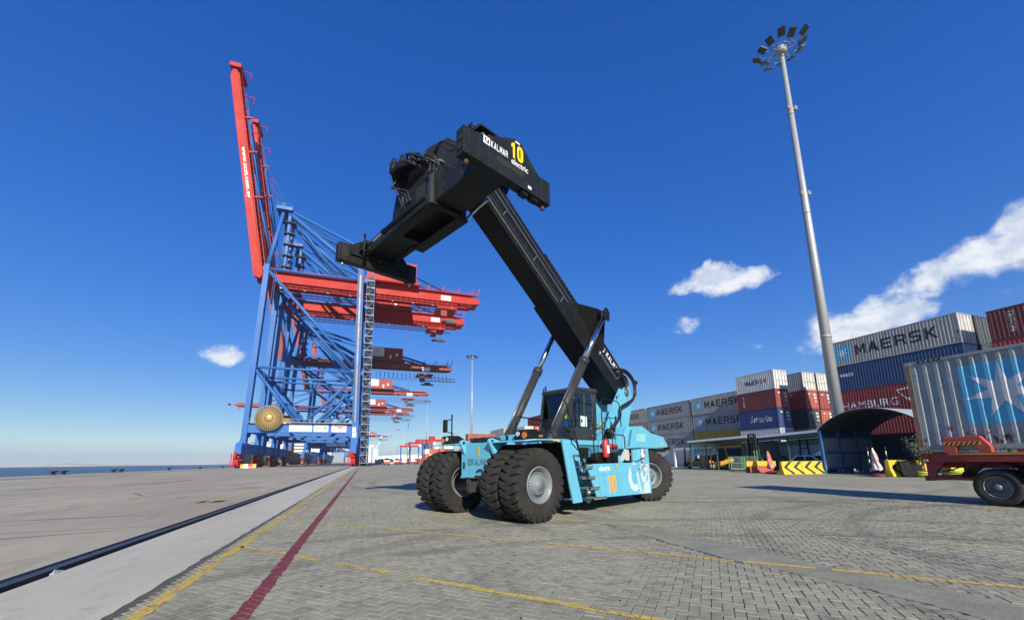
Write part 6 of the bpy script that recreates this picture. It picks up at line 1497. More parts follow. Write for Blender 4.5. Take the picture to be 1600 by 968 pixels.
def wordmark(cx=0.6, star=True, w=7.0, h=1.05, m=LBLK, sq=SKYB, body='MAERSK'):
    def f(t, L, H):
        k = L / C40
        put('lettering', drape(block_text(body, w * k, h), L, cx * k, H * 0.52), m, t)
        if star:
            sx = (cx - w / 2 - 1.35) * k; s_ = 0.85
            put('blue_square', drape(poly_mesh([[(-s_ * k ** .5, -s_), (s_ * k ** .5, -s_), (s_ * k ** .5, s_), (-s_ * k ** .5, s_)]]), L, sx, H * 0.52, off=0.004), sq, t)
            put('white_star', drape(star_mesh(0, 0, 0.66, 0.24), L, sx, H * 0.52, off=0.008), LWHT, t)
    return f
def words(body, cx, w, h, m=LWHT, cz=0.5, bold=0.0, shear=0.0, vertical=False):
    def f(t, L, H):
        me = text_mesh(body, w, h, bold, shear=shear)
        if vertical:
            for v in me.vertices: v.co.x, v.co.y = v.co.y, -v.co.x
        put('lettering', drape(me, L, cx, H * cz), m, t)
    return f
def both(*fs):
    def f(t, L, H):
        for q in fs: q(t, L, H)
    return f
def end_patches(t, L, H):
    "white panels printed on the door end"
    for s, y, z, w_, h_ in ((1, 0.65, H - 0.55, 0.5, 0.22), (1, 0.7, H * 0.62, 0.45, 0.3), (-1, -0.5, H - 0.5, 0.4, 0.16), (1, 0.72, H * 0.42, 0.4, 0.2)):
        MB().box((L / 2 + 0.006, y, z), (0.006, w_, h_)).build('door_print', LWHT, t)
# --- block beside the lamp mast: five tiers facing the quay
XB = 51.5; z0 = 0.06
TI = [z0 + 2.91 * k for k in range(6)]
YF = 32.7
container('bottom container of the tall block behind the arched shelter, mostly hidden', CRED, XB, YF, TI[0], decor=None)
container('red container second from the ground in the block behind the arched shelter', CHAM, XB, YF, TI[1])
def hsud(t, L, H):
    put('lettering', drape(text_mesh('HAMBURG', 5.3, 0.80, 0.0), L, -2.2, H * 0.40), LWHT, t)
    put('pennant_mark', drape(poly_mesh([[(-0.9, 0.55), (0.9, 0.75), (0.95, 0.62), (-0.82, 0.42)], [(0.55, 0.62), (0.9, 0.6), (0.95, 0.1), (0.15, -0.7), (0.05, -0.45), (0.62, 0.05)], [(-0.9, 0.5), (-0.8, 0.45), (0.12, -0.6), (0.05, -0.7)]]), L, 1.25, H * 0.60), LWHT, t)
container('red container with large white serif lettering behind the lamp mast, third tier', CHAM, XB, YF, TI[2], decor=hsud)
container('navy blue container with small white lettering at its left, under the top grey one', CBLUE, XB, YF, TI[3], decor=words('seaco', -3.9, 1.5, 0.36, cz=0.62, bold=0.03), door_m=CLBL)
container('weathered grey container with big black lettering, topmost in the block right of the lamp mast', CGREY2, XB, YF, TI[4], door_m=CWHITE, decor=wordmark(0.95, True, 7.2, 1.15))
for k, (m_, lb) in enumerate(((CNAVY, 'dark container low in the second row behind the lamp mast block'), (CMAR, 'maroon container in the second row behind the lamp mast block'), (CDRK, 'dark slate container, third tier of the second row, behind the lamp mast block'), (CDRK, 'dark slate container under the dark one seen right of the weathered grey top container'), (CDRK, 'dark container end between the weathered grey and maroon top containers'))):
    container(lb, m_, XB + 2.62, YF - 0.1, TI[k] - 0.02, door_m=CDRK)
for k, (m_, lb, dc) in enumerate(((CHAM, 'bottom red container of the block at the right edge, behind the trailer', None), (CMAR, 'maroon container on the second tier of the block at the right edge', None), (CRED, 'red container on the third tier of the block at the right edge', None), (CRED, 'bright red container just under the maroon top one at the right edge', None), (CMAR, 'maroon container with white vertical lettering, topmost at the right edge', words('TRITON', -4.7, 1.85, 0.42, vertical=True, cz=0.55)))):
    container(lb, m_, XB, 18.7, z0 + 2.78 * k, H=2.77, decor=dc)
# --- block right of centre: 20-foot stack with more rows behind it
XA = 51.2
A = ((CWHITE, 'white ribbed container at the bottom of the short five-high stack above the canopy', None, CLBL), (CNAVY, 'navy container with white script lettering, second tier of the short stack above the canopy', both(words('Safmarine', 0.5, 3.4, 0.85, shear=0.35, cz=0.52)), CNAVY), (CMAR, 'maroon container with small white vertical lettering in the middle of the short stack', words('K LINE', -1.9, 1.5, 0.34, vertical=True), CRED), (CWHITE, 'white container with black lettering on top of the short stack', (lambda t, L, H: put('lettering', drape(block_text('MAERSK', 3.5, 0.66), L, 0.2, H * 0.5), LBLK, t)), CWHITE))
zz = 0.06; zA = []
container('lowest container of the short stack, hidden behind the office cabins', CGREY, XA, 45.2, zz, C20, HS)
for k, (m_, lb, dc, dm) in enumerate(A):
    container(lb, m_, XA, 45.2, zz + 2.61 * (k + 1), C20, HS, decor=both(*( [dc] if dc else []), end_patches if k in (1, 2) else (lambda t, L, H: None)), door_m=dm)
B2 = ((CGREY, CGREY, 'grey container second tier'), (CDRK, CDRK, 'dark slate container third tier'), (CRED, CORR, 'red container fourth tier'), (CGREY2, CWHITE, 'grey container with white door end, top tier'))
for r_, (xr, wh) in enumerate(((56.65, 'in the row right of the short stack'), (59.35, 'in the last row beside the lamp mast'))):
    for k, (m_, dm, lb) in enumerate(B2):
        if r_ == 1: m_, dm = ((CNAVY, CDRK), (CRED, CORR), (CMAR, CRED), (CGREY2, CWHITE))[k]; lb = ('navy container second tier', 'bright red container third tier', 'maroon container with red door end, fourth tier', 'weathered container with white door end, top tier')[k]
        container(lb + ' ' + wh, m_, xr, 45.1, 0.06 + 2.61 * (k + 1), C20, HS, door_m=dm, decor=end_patches if k in (1, 2) else None)
# --- long block behind the short stack and the truck
XL = 54.0
cols = ((57.2, 45.01), (69.7, 57.51), (82.2, 70.0), (94.7, 82.5))
grid = {(0, 3): (CGREY2, 'grey container with black lettering, top tier, touching the white top container', wordmark(0.4, True, 7.1, 1.15)), (0, 2): (CGREY, 'grey container with half shaded black lettering, above the mustard container', wordmark(0.4, True, 7.1, 1.15, sq=SKYD)), (0, 1): (CMUST, 'mustard yellow container with a black mark behind the canopy', words('m', 0.6, 1.3, 0.9, LBLK, bold=0.05, cz=0.42)), (0, 0): (CBLUE, 'blue container at the ground behind the canopy, under the mustard one', None),
        (1, 3): (CGREY, 'grey container with black lettering and star, top tier, second from the truck', wordmark(0.55, True, 7.0, 1.1)), (1, 2): (CGREY, 'grey container with black lettering and star, third tier, second from the truck', wordmark(0.55, True, 7.0, 1.1)), (1, 1): (CGREY, 'grey container with black lettering just above the truck tail, second tier', wordmark(0.55, True, 7.0, 1.1)), (1, 0): (CWHITE, 'off white ribbed container at the ground right of the truck wheel', None),
        (2, 3): (CGREY2, 'grey container with black lettering partly hidden by the truck, top tier', wordmark(0.55, True, 7.0, 1.1)), (2, 2): (CGREY, 'plain grey container partly hidden by the truck, third tier', wordmark(0.9, False, 7.0, 1.05)), (2, 1): (CGREY, 'grey container behind the truck hood, second tier', None),
        (3, 2): (CMAR, 'maroon container behind the truck boom foot, third tier', None), (3, 1): (CRED, 'red container behind the truck cab, second tier', None)}
for (c, k), (m_, lb, dc) in grid.items():
    container(lb, m_, XL, cols[c][0], 0.06 + 2.91 * k, decor=dc, door_m=CWHITE if k == 3 else None)
# --- farther blocks seen between the truck's front and cab
container('brown-red container lying crosswise behind the truck front, top of its pair', CBRN, 23.6, 87.6, 4.55, C20, HS, rz=0)
container('dark container under the crosswise brown-red one behind the truck front', CDRK, 23.6, 87.6, 1.94, C20, HS, rz=0)
container('lowest container under the crosswise brown-red one, behind the truck front', CMAR, 23.6, 87.6, -0.65, C20, HS, rz=0)
for k in range(3):
    container(('grey container low behind the lift cylinder', 'grey container in the middle behind the lift cylinder', 'grey container on top of the row behind the far lift cylinder')[k], CGREY2, 34.4, 116.0, 0.05 + 3.45 * k, decor=None)
for j, (xx, tops) in enumerate(((37.3, (CMAR, CMAR, CWHITE)), (40.1, (CRED, CMAR, CORR)))):
    for k in range(3):
        container((('maroon container at the ground', 'maroon container under the white one', 'white container with doors towards the camera'), ('red container at the ground', 'maroon container under the orange-red one', 'orange-red container with white door prints'))[j][k] + ' right of the far lift cylinder', tops[k], xx, 108.2, 0.05 + 3.45 * k, decor=end_patches if k else None)
for k in range(5):
    container(('lowest red container left of the cab', 'second red container left of the cab', 'third container up left of the cab, maroon', 'maroon container with white arrow mark left of the cab', 'maroon container topmost in the stack left of the cab')[k], (CRED, CRED, CMAR, CHAM, CMAR)[k], 43.6, 109.5, 0.05 + 2.66 * k, H=2.6, decor=(lambda t, L, H: put('arrow_mark', drape(poly_mesh([[(-0.5, 1), (0.0, 1), (0.7, 0), (0.0, -1), (-0.5, -1), (0.2, 0)], [(-3.2, -0.5), (-1.0, -0.1), (-1.0, 0.15), (-3.2, -0.2)]]), L, 3.6, H * 0.5), LWHT, t)) if k == 3 else None)
# far stacks under the truck's far fender
fc = [('white', CWHITE), ('red', CORR), ('maroon', CMAR), ('navy', CNAVY), ('orange-red', CORR), ('grey', CGREY), ('blue', CBLUE)]
order = ('first', 'second', 'third', 'fourth', 'fifth', 'sixth', 'seventh', 'eighth'); tier = ('ground', 'second', 'third', 'top')
pat = ['5103', '301', '0210', '631', '2120', '0160', '105', '352']
for c, s_ in enumerate(pat):
    for k, ch in enumerate(s_):
        nm, m_ = fc[int(ch)]
        container(f'distant {nm} container, {tier[k]} tier of the {order[c]} far column beyond the truck front', m_, 30.2 + 2.66 * c, 232 + (c % 3) * 1.5, 0.05 + 2.61 * k, C20, HS, group='distant containers beyond the truck front', far=True)

# ---------------------------------------------------------------- lamp masts
GALV = mat('galvanised_mast', (0.40, 0.41, 0.41), 0.5, 0.35, dirt=0.35, dscale=0.8, dcol=(0.24, 0.25, 0.25), streak=0.35)
LMP = mat('floodlight_housing', (0.03, 0.032, 0.035), 0.5, dirt=0.4)
LGL = mat('floodlight_glass', (0.035, 0.035, 0.035), 0.3)
def lamp_mast(x, y, H, label, n=12):
    t = thing('light_mast', label, 'light mast', (x, y, 0), 0, 'tall lamp masts along the yard')
    mb = MB(); mb.tube((0, 0, 0), (0, 0, H - 1), 0.52, 0.20, n=20)
    for k in (0.27, 0.55, 0.8): rr = 0.52 - 0.32 * k; mb.tube((0, 0, H * k), (0, 0, H * k + 0.25), rr + 0.02, rr + 0.015, n=20)
    mb.build('mast', GALV, t)
    MB().lathe([(H - 1.6, 0.25), (H - 1.5, 0.55), (H - 0.9, 0.55), (H - 0.6, 0.3), (H - 0.3, 0.0)], (0, 0, 0), 'z', 16).build('mast_head', GALV, t)
    mb = MB(); RRg = 1.35; mb.path([(RRg * math.cos(a), RRg * math.sin(a), H - 1.3) for a in [2 * math.pi * k / 24 for k in range(25)]], 0.05, 6, 0)
    for k in range(6): a = math.pi * k / 3; mb.tube((0.4 * math.cos(a), 0.4 * math.sin(a), H - 1.3), (RRg * math.cos(a), RRg * math.sin(a), H - 1.3), 0.05, n=6)
    mb.path([(0.85 * math.cos(a), 0.85 * math.sin(a), H - 0.9) for a in [2 * math.pi * k / 20 for k in range(21)]], 0.04, 6, 0)
    ring = mb.build('lamp_ring', CGY, t)
    for k in range(n):
        a = 2 * math.pi * k / n + 0.15; c, s = math.cos(a), math.sin(a); Rr = 2.15 + 0.25 * math.sin(3.7 * k)
        M = Matrix.Rotation(a, 3, 'Z') @ Matrix.Rotation(R(-32), 3, 'Y')
        mb = MB(); mb.box((Rr * c, Rr * s, H - 0.95), (0.86, 0.70, 0.18), M); o = mb.build('floodlight', LMP, t, 0.03)
        mb = MB(); ctr = Vector((Rr * c, Rr * s, H - 0.95)) + M @ Vector((0, 0, -0.085)); mb.box(ctr, (0.72, 0.57, 0.012), M); mb.build('lamp_glass', LGL, o)
        mb = MB(); mb.tube((RRg * c, RRg * s, H - 1.3), ((Rr - 0.1) * c, (Rr - 0.1) * s, H - 1.0), 0.035, n=6); mb.build('lamp_bracket', CGY, o)
    return t
lm = lamp_mast(41.7, 25.95, 47.3, 'tall grey lamp mast with a ring of floodlights rising behind the arched shelter')
for z in (38.6, 28.3):
    mb = MB(); mb.box((0, 0, z), (0.7, 0.35, 0.25)); mb.box((0.55, -0.1, z + 0.15), (0.4, 0.35, 0.45)); mb.box((-0.55, -0.1, z - 0.1), (0.35, 0.3, 0.35)); mb.build('mast_light', CGY, lm)
lamp_mast(38.6, 156, 43.2, 'second lamp mast, standing beyond the crosswise brown-red container', 12)
for y_, lb in ((285, 'third lamp mast, thin and pale left of the truck mirror'), (420, 'fourth lamp mast, faint in the distance'), (560, 'fifth lamp mast in the far distance left of the yard cranes'), (700, 'sixth lamp mast, tiny near the end of the quay'), (1080, 'seventh and farthest lamp mast')):
    lamp_mast(39.0, y_, 43.2, lb, 8)

# ---------------------------------------------------------------- trailer with container, right edge
TX = 17.0
tc = container('pale grey container with a large white star on sky blue, riding the red trailer', cmat('pale_dented_grey', (0.34, 0.365, 0.37), rust=0.42, streak=0.6, dirt=0.6), TX, 8.34, 1.60, C40, HH, group='stacked shipping containers', frame_m=mat('container_worn_frame', (0.33, 0.34, 0.33), 0.65, dirt=0.6, dscale=1.5, rust=0.5, streak=0.5))
del tc['group']
# local x runs towards -Y from the box centre: far end at -6.095
lx = lambda Y: (8.34 - Y) - C40 / 2
put('blue_square', drape(poly_mesh([[(-0.92, -0.89), (0.92, -0.89), (0.92, 0.89), (-0.92, 0.89)]]), C40, lx(6.18), 1.62, off=0.004), SKYB, tc)
put('white_star', drape(star_mesh(0, 0, 0.86, 0.30), C40, lx(6.22), 1.67, off=0.008), mat('star_pale_grey', (0.62, 0.63, 0.62), 0.6, dirt=0.4, dscale=2), tc)
MB().span((-C40 / 2 - 0.004, -CW / 2 - 0.006, 0.12), (-C40 / 2 + 0.13, -CW / 2 + 0.06, HH - 0.12)).build('corner_post', RUSTM, tc)
mb = MB()
random.seed(4)
for k in range(150):
    x, z = random.uniform(-5.9, -2.2), 0.17 + abs(random.gauss(0, 0.22)); n = random.randint(5, 8); s_ = random.uniform(0.008, 0.03) if k % 6 else random.uniform(0.03, 0.075)
    poly = [(x + s_ * random.uniform(0.3, 1.0) * math.cos(2 * math.pi * i / n), z + 0.03 + s_ * random.uniform(0.4, 1.9) * math.sin(2 * math.pi * i / n)) for i in range(n)]
    me = drape(poly_mesh([poly]), C40, 0, 0, off=0.005); bm_ = mb.b; bm_.from_mesh(me); bpy.data.meshes.remove(me)
o = mb.build('rust_patch', mat('rust_scab', (0.15, 0.065, 0.03), 0.9, dirt=0.8, dscale=8, dcol=(0.05, 0.03, 0.02)), tc); o['kind'] = 'stuff'
mb = MB()
for k in range(5): mb.span((-C40 / 2 + 0.35 + 0.13 * k, -CW / 2 - 0.004, HH - 0.085), (-C40 / 2 + 0.42 + 0.13 * k, -CW / 2 + 0.0, HH - 0.02))
mb.each('hazard_stripe', DKIN, tc)
TR = mat('trailer_red_paint', (0.30, 0.030, 0.030), 0.55, dirt=0.6, dscale=2, dcol=(0.14, 0.03, 0.028), fine=0.4, rust=0.2)
TRB = mat('trailer_bright_red', (0.48, 0.07, 0.055), 0.5, dirt=0.4, dscale=3, dcol=(0.25, 0.05, 0.04), fine=0.3)
tr = thing('trailer', 'red container trailer carrying the pale grey star container at the right edge', 'trailer', (TX, 8.32, 0), R(-90)); tr.scale = (1.11, 1.11, 1.04)
# local x towards -Y (forward), local y = +X
P2 = lambda nm, mb, m, par=tr, bv=0.0: mb.build(nm, m, par, bv)
mb = MB()
for y in (0.45, 1.85): mb.span((0.02, y, 1.02), (13.0, y + 0.16, 1.44))
mb.span((0.0, 0.05, 1.28), (0.18, 2.4, 1.5)); mb.span((4.0, 0.05, 1.2), (4.18, 2.4, 1.42)); mb.span((9.0, 0.05, 1.2), (9.18, 2.4, 1.42)); P2('chassis_frame', mb, TR, bv=0.01)
mb = MB(); mb.span((0.2, 0.03, 1.20), (13.0, 0.14, 1.46)); sr = P2('side_rail', mb, TR)
mb = MB(); mb.span((0.62, 0.02, 1.40), (13.0, 0.028, 1.46)); P2('yellow_stripe', mb, ORG, sr)
mb = MB(); mb.prism([(0.62, 1.46), (0.62, 1.80), (0.68, 1.92), (1.38, 1.92), (1.56, 1.62), (1.56, 1.46), (1.30, 1.46), (1.28, 1.66), (0.90, 1.66), (0.88, 1.46)], lambda a, b, d: (a, d, b), -0.16, -0.02); gd = P2('corner_guide', mb, TRB, bv=0.015)
mb = MB()
for k in range(7): mb.prism([(0.66 + 0.10 * k, 1.68), (0.71 + 0.10 * k, 1.68), (0.77 + 0.10 * k, 1.76), (0.72 + 0.10 * k, 1.76)], lambda a, b, d: (a, d, b), -0.164, -0.160)
mb.each('hazard_stripe', DKIN, gd); mb = MB(); mb.span((0.64, -0.1625, 1.675), (1.40, -0.1605, 1.765)); P2('hazard_plate', mb, ORG, gd)
mb = MB(); mb.span((-0.02, 0.02, 1.44), (0.30, 0.06, 1.60)); P2('rear_plate', mb, TRB)
mb = MB()
for k in range(3): mb.prism([(0.02 + 0.1 * k, 1.46), (0.07 + 0.1 * k, 1.46), (0.13 + 0.1 * k, 1.58), (0.08 + 0.1 * k, 1.58)], lambda a, b, d: (a, d, b), 0.012, 0.018)
mb.each('hazard_stripe', YEL, tr)
mb = MB(); mb.span((-0.08, 0.2, 0.62), (0.02, 2.2, 0.78)); P2('underride_bar', mb, TR)
mb = MB(); mb.prism([(0.0, 0.66), (0.16, 0.66), (0.16, 0.82), (0.45, 1.22), (0.25, 1.22), (0.0, 1.22)], lambda a, b, d: (a, d, b), 0.20, 0.34); mb.prism([(0.0, 0.66), (0.16, 0.66), (0.16, 0.82), (0.45, 1.22), (0.25, 1.22), (0.0, 1.22)], lambda a, b, d: (a, d, b), 2.05, 2.2); mb.each('underride_post', TR, tr)
mb = MB(); mb.span((0.0, 0.22, 0.66), (0.95, 0.30, 0.74)); P2('side_bar', mb, TR)
mb = MB(); mb.lathe([(-0.02, 0.0), (-0.02, 0.09), (0.02, 0.09), (0.02, 0)], (0.42, 0.20, 0.98), 'y', 14); P2('tail_lamp', mb, AMB)
mb = MB(); mb.path([(0.1, 0.3, 1.05), (0.3, 0.16, 0.9), (0.55, 0.16, 0.95), (0.8, 0.3, 1.1)], 0.02, 6); P2('air_hose', mb, HOSE)
TT = mat('trailer_tyre', (0.018, 0.018, 0.018), 0.8, dirt=0.7, dscale=3, dcol=(0.05, 0.047, 0.042), fine=0.3)
mb = MB(); mb.lathe([(0.0, 0.30), (-0.02, 0.33), (-0.03, 0.42), (-0.02, 0.50), (0.02, 0.525), (0.09, 0.53), (0.10, 0.52), (0.11, 0.53), (0.18, 0.53), (0.19, 0.52), (0.20, 0.53), (0.26, 0.525), (0.29, 0.50), (0.30, 0.42), (0.29, 0.33), (0.27, 0.30)], n=48); TYT = mb.mesh('tyre'); TYT.materials.append(TT)
mb = MB(); mb.lathe([(-0.005, 0.31), (-0.02, 0.30), (-0.01, 0.285), (0.05, 0.27), (0.09, 0.25), (0.10, 0.20), (0.07, 0.185), (0.07, 0.10), (0.0, 0.095), (-0.03, 0.06), (-0.03, 0)], n=36)
bolt_ring(mb, 0.15, 0.07, 10, 0.016, 0.04); TYRIM = mb.mesh('rim')
RIMT = mat('trailer_rim', (0.20, 0.205, 0.205), 0.5, 0.4, dirt=0.7, dscale=6, dcol=(0.06, 0.05, 0.045), rust=0.25); TYRIM.materials.append(RIMT)
for xw in (1.42, 2.78, 4.14):
    for y, fl in ((0.10, 0), (0.46, 0), (2.34, 1), (1.98, 1)):
        w_ = put('wheel', TYRIM, RIMT, tr, loc=(xw, y, 0.505), rot=(0, 0, math.pi * fl)); w_.scale = (1 / 1.11, 1 / 1.11, 1 / 1.04); put('tyre', TYT, TT, w_)
    mb = MB(); mb.tube((xw, 0.3, 0.525), (xw, 2.1, 0.525), 0.08, n=12); P2('axle', mb, CDK)
    mb = MB(); pr = [(xw - 0.72 * math.cos(t), 0.53 + 0.66 * math.sin(t)) for t in [R(20 + 14 * k) for k in range(11)]] + [(xw + 0.70 * math.cos(t), 0.53 + 0.64 * math.sin(t)) for t in [R(20 + 14 * k) for k in range(11)]]
    mb.prism(pr, lambda a, b, d: (a, d, b), 0.06, 0.78); P2('mudguard', mb, BK)
mb = MB(); mb.span((12.0, 0.6, 0.3), (14.5, 1.8, 1.0)); P2('front_support', mb, CDK)

# ---------------------------------------------------------------- arched shelter
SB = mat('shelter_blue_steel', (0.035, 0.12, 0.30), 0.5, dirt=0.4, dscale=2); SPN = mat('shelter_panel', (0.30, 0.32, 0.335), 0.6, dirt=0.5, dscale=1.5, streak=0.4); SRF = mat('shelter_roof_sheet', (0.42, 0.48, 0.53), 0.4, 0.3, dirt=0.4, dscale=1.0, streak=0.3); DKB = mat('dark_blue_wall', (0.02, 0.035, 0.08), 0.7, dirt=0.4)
sh = thing('arched_shelter', 'dark open shelter with arched sheet roof and blue steel posts by the lamp mast', 'shelter', (39.2, 20.5, 0))
q = lambda X, Y, z: (X - 39.2, Y - 20.5, z)
arc_ = []
Yc, hs, zsp, rise = 20.5, 3.6, 3.55, 1.45
RR_ = (hs * hs + rise * rise) / (2 * rise)
def arch(t): a = (t * 2 - 1) * math.asin(hs / RR_); return Yc - RR_ * math.sin(a), zsp + rise - RR_ + RR_ * math.cos(a)
mb = MB(); N = 84; rows = []
for i in range(N + 1):
    y, z = arch(i / N); dz = 0.02 if i % 2 else 0.0
    rows.append(mb.verts([q(35.7, y, z + dz), q(42.8, y, z + dz), q(42.8, y, z + dz + 0.03), q(35.7, y, z + dz + 0.03)]))
for A_, B_ in zip(rows, rows[1:]):
    for k in range(4): mb.face([A_[k], A_[(k + 1) % 4], B_[(k + 1) % 4], B_[k]])
mb.face(rows[0]); mb.face(rows[-1][::-1]); mb.build('arched_roof', SRF, sh)
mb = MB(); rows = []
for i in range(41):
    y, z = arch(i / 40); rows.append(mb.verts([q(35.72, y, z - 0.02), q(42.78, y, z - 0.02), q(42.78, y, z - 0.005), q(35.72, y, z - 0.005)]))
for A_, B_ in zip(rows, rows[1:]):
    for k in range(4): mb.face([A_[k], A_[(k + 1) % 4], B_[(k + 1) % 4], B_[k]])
mb.build('roof_shade_sheet', mat('roof_shade_dark', (0.02, 0.026, 0.036), 0.7, dirt=0.4), sh)  # near-black sheet added below the roof to paint its underside in shade
sh.location = (39.2 * 1.035, 20.5 * 1.035, 0); sh.scale = (1.035, 1.035, 1.03)
for X in (36.0, 38.2, 40.4, 42.5):
    mb = MB(); mb.path([q(X, *[a_ for a_ in (arch(i / 24)[0], arch(i / 24)[1] - 0.08)]) for i in range(25)], 0.05, 6, 0); mb.build('roof_rib', DKB, sh)  # rib colour darkened too, matching the shade painted under the roof
    for Y in (24.05, 16.95): MB().span(q(X - 0.09, Y - 0.09, 0), q(X + 0.09, Y + 0.09, 3.6)).build('post', SB, sh)
for Y in (24.05,):
    for z in (0.35, 1.65, 2.9):
        MB().span(q(36.1, Y - 0.05, z), q(42.5, Y + 0.05, z + 0.16)).build('wall_rail', SB, sh)
    for i in range(3):
        for j, (za, zb) in enumerate(((0.51, 1.65), (1.81, 2.9))):
            X0 = 36.09 + 2.2 * i
            mb = MB()
            for k in range(10): xa = X0 + 2.05 * k / 10; mb.span(q(xa + 0.01, Y + 0.0, za), q(xa + 0.195, Y + 0.035 + 0.02 * (k % 2), zb))
            o = mb.build('wall_panel', SPN, sh); o['kind'] = 'stuff'
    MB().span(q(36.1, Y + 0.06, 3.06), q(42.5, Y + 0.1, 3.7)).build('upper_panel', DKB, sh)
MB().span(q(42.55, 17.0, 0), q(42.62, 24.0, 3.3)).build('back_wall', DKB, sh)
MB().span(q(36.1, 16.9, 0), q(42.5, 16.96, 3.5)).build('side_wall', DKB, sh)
MB().span(q(38.6, 20.6, 0.05), q(38.7, 22.8, 1.15)).build('notice_board', mat('board_dark_teal', (0.03, 0.06, 0.07), 0.6), sh)
container('dark blue container wall standing behind the arched shelter', CNAVY, 46.5, 30.4, 0.05, C40, HS)

# ---------------------------------------------------------------- canopies, workshop cabins, sign
RF = mat('canopy_roof_sheet', (0.62, 0.72, 0.72), 0.45, 0.2, dirt=0.3, dscale=1.5, streak=0.3); GRNST = mat('green_steel', (0.03, 0.09, 0.05), 0.6, dirt=0.4)
def canopy(X0, X1, Ya, Yb, za, zb, label):
    t = thing('canopy', label, 'canopy', ((X0 + X1) / 2, (Ya + Yb) / 2, 0)); cx, cy = (X0 + X1) / 2, (Ya + Yb) / 2
    mb = MB(); n = int(abs(Ya - Yb) / 0.12); prev_ = None
    for i in range(n + 1):
        f = i / n; y = Ya + (Yb - Ya) * f - cy; z = za + (zb - za) * f + (0.03 if i % 2 else 0)
        r_ = mb.verts([(X0 - cx, y, z), (X1 - cx, y, z - 0.30), (X1 - cx, y, z - 0.27), (X0 - cx, y, z + 0.05)])
        if prev_:
            for k in range(4): mb.face([prev_[k], prev_[(k + 1) % 4], r_[(k + 1) % 4], r_[k]])
        prev_ = r_
    mb.build('roof_sheet', RF, t)
    MB().beam((X0 - cx - 0.02, Ya - cy, za + 0.0), (X0 - cx - 0.02, Yb - cy, zb + 0.0), 0.03, 0.24).build('fascia', mat('fascia_white', (0.74, 0.80, 0.80), 0.5, dirt=0.2, dscale=2), t)
    for X in (X0 + 0.15, X1 - 0.3):
        MB().beam((X - cx, Ya - cy, za - 0.16 - (0.28 if X > cx else 0)), (X - cx, Yb - cy, zb - 0.16 - (0.28 if X > cx else 0)), 0.10, 0.16).build('roof_beam', GRNST, t)
        for f in (0.03, 0.5, 0.97): MB().span((X - 0.06 - cx, Ya + (Yb - Ya) * f - 0.06 - cy, 0), (X + 0.06 - cx, Ya + (Yb - Ya) * f + 0.06 - cy, za + (zb - za) * f - 0.24 - (0.28 if X > cx else 0))).build('post', GRNST, t)
    return t
canopy(40.0, 45.5, 43.7, 34.6, 3.55, 3.74, 'flat sheet canopy over the parked forklifts, left of the tall forklift mast')
canopy(40.3, 45.5, 33.9, 26.7, 3.62, 3.86, 'flat sheet canopy over the white car, joining the arched shelter')
container('dark blue workshop container under the left canopy', CNAVY, 45.6, 47.6, 0.05, C40, HS)
of = container('light blue ribbed cabin under the right canopy behind the white car', CLBL, 44.0, 34.1, 0.05, C20, 3.1)
MB().span((-3.03, -1.235, 2.62), (3.03, -1.228, 3.05)).build('cabin_band', mat('cabin_grey_blue', (0.12, 0.20, 0.28), 0.6), of)
mb = MB(); mb.beam((-0.6, -1.35, 0.3), (-0.4, -1.35, 3.3), 0.08, 0.08, (1, 0, 0)); mb.beam((0.5, -1.35, 0.3), (0.3, -1.35, 3.3), 0.08, 0.08, (1, 0, 0)); mb.beam((-0.5, -1.35, 2.3), (0.4, -1.35, 2.3), 0.08, 0.08); mb.beam((-0.5, -1.35, 1.3), (0.4, -1.35, 1.3), 0.08, 0.08); mb.build('ladder', BK, of)
of2 = container('grey office cabin with red lattice band behind the big forklift mast', cmat('cabin_grey', (0.26, 0.28, 0.30), rust=0.0), 44.6, 39.6, 0.05, 5.0, 3.1)
MB().span((-2.4, -1.25, 2.85), (2.4, -1.235, 3.0)).build('red_band', REDP, of2)
mb = MB()
for k in range(5): x0 = -2.1 + 0.8 * k; mb.beam((x0, -1.24, 2.0), (x0 + 0.4, -1.24, 2.8), 0.03, 0.06, (0, 1, 0)); mb.beam((x0 + 0.4, -1.24, 2.8), (x0 + 0.8, -1.24, 2.0), 0.03, 0.06, (0, 1, 0))
mb.build('lattice', REDP, of2)
mb = MB(); mb.span((-1.6, -1.26, 1.0), (-0.4, -1.235, 2.0)); mb.span((0.6, -1.26, 0.9), (1.6, -1.235, 2.0)); mb.each('window', DKIN, of2)
sg = thing('sign_board', 'pale blue sign board with a row of dark characters hanging under the left canopy', 'sign', (42.3, 43.6, -0.15))
MB().span((-0.06, -2.2, 1.95), (0.06, 2.2, 3.35)).build('board', mat('board_pale_blue', (0.36, 0.55, 0.64), 0.55, dirt=0.4, dscale=2), sg)
MB().span((-0.075, -2.2, 3.06), (-0.062, 2.2, 3.33)).build('board_band', mat('board_teal_band', (0.08, 0.28, 0.26), 0.55, dirt=0.3), sg)
for k in range(5):
    y = 1.15 - 0.62 * k
    pm = poly_mesh(ring_polys(0, 0.05, 0.10, 0.24, R(-60 + 20 * k), R(250 + 10 * k), 12) + [[(-0.24, -0.32), (0.14, -0.32), (0.2, -0.22), (-0.2, -0.22)]])
    put('character', place_flat(pm, (-0.07, y, 2.5), (0, -1, 0), (0, 0, 1)), SGK, sg)
for y in (2.1, -2.1): MB().span((-0.05, y - 0.04, 0), (0.05, y + 0.04, 1.95)).build('sign_post', CDK, sg)
gf = thing('white_gateway', 'white painted steel frame standing around the left forklift', 'frame', (48.2, 53.2, 0))
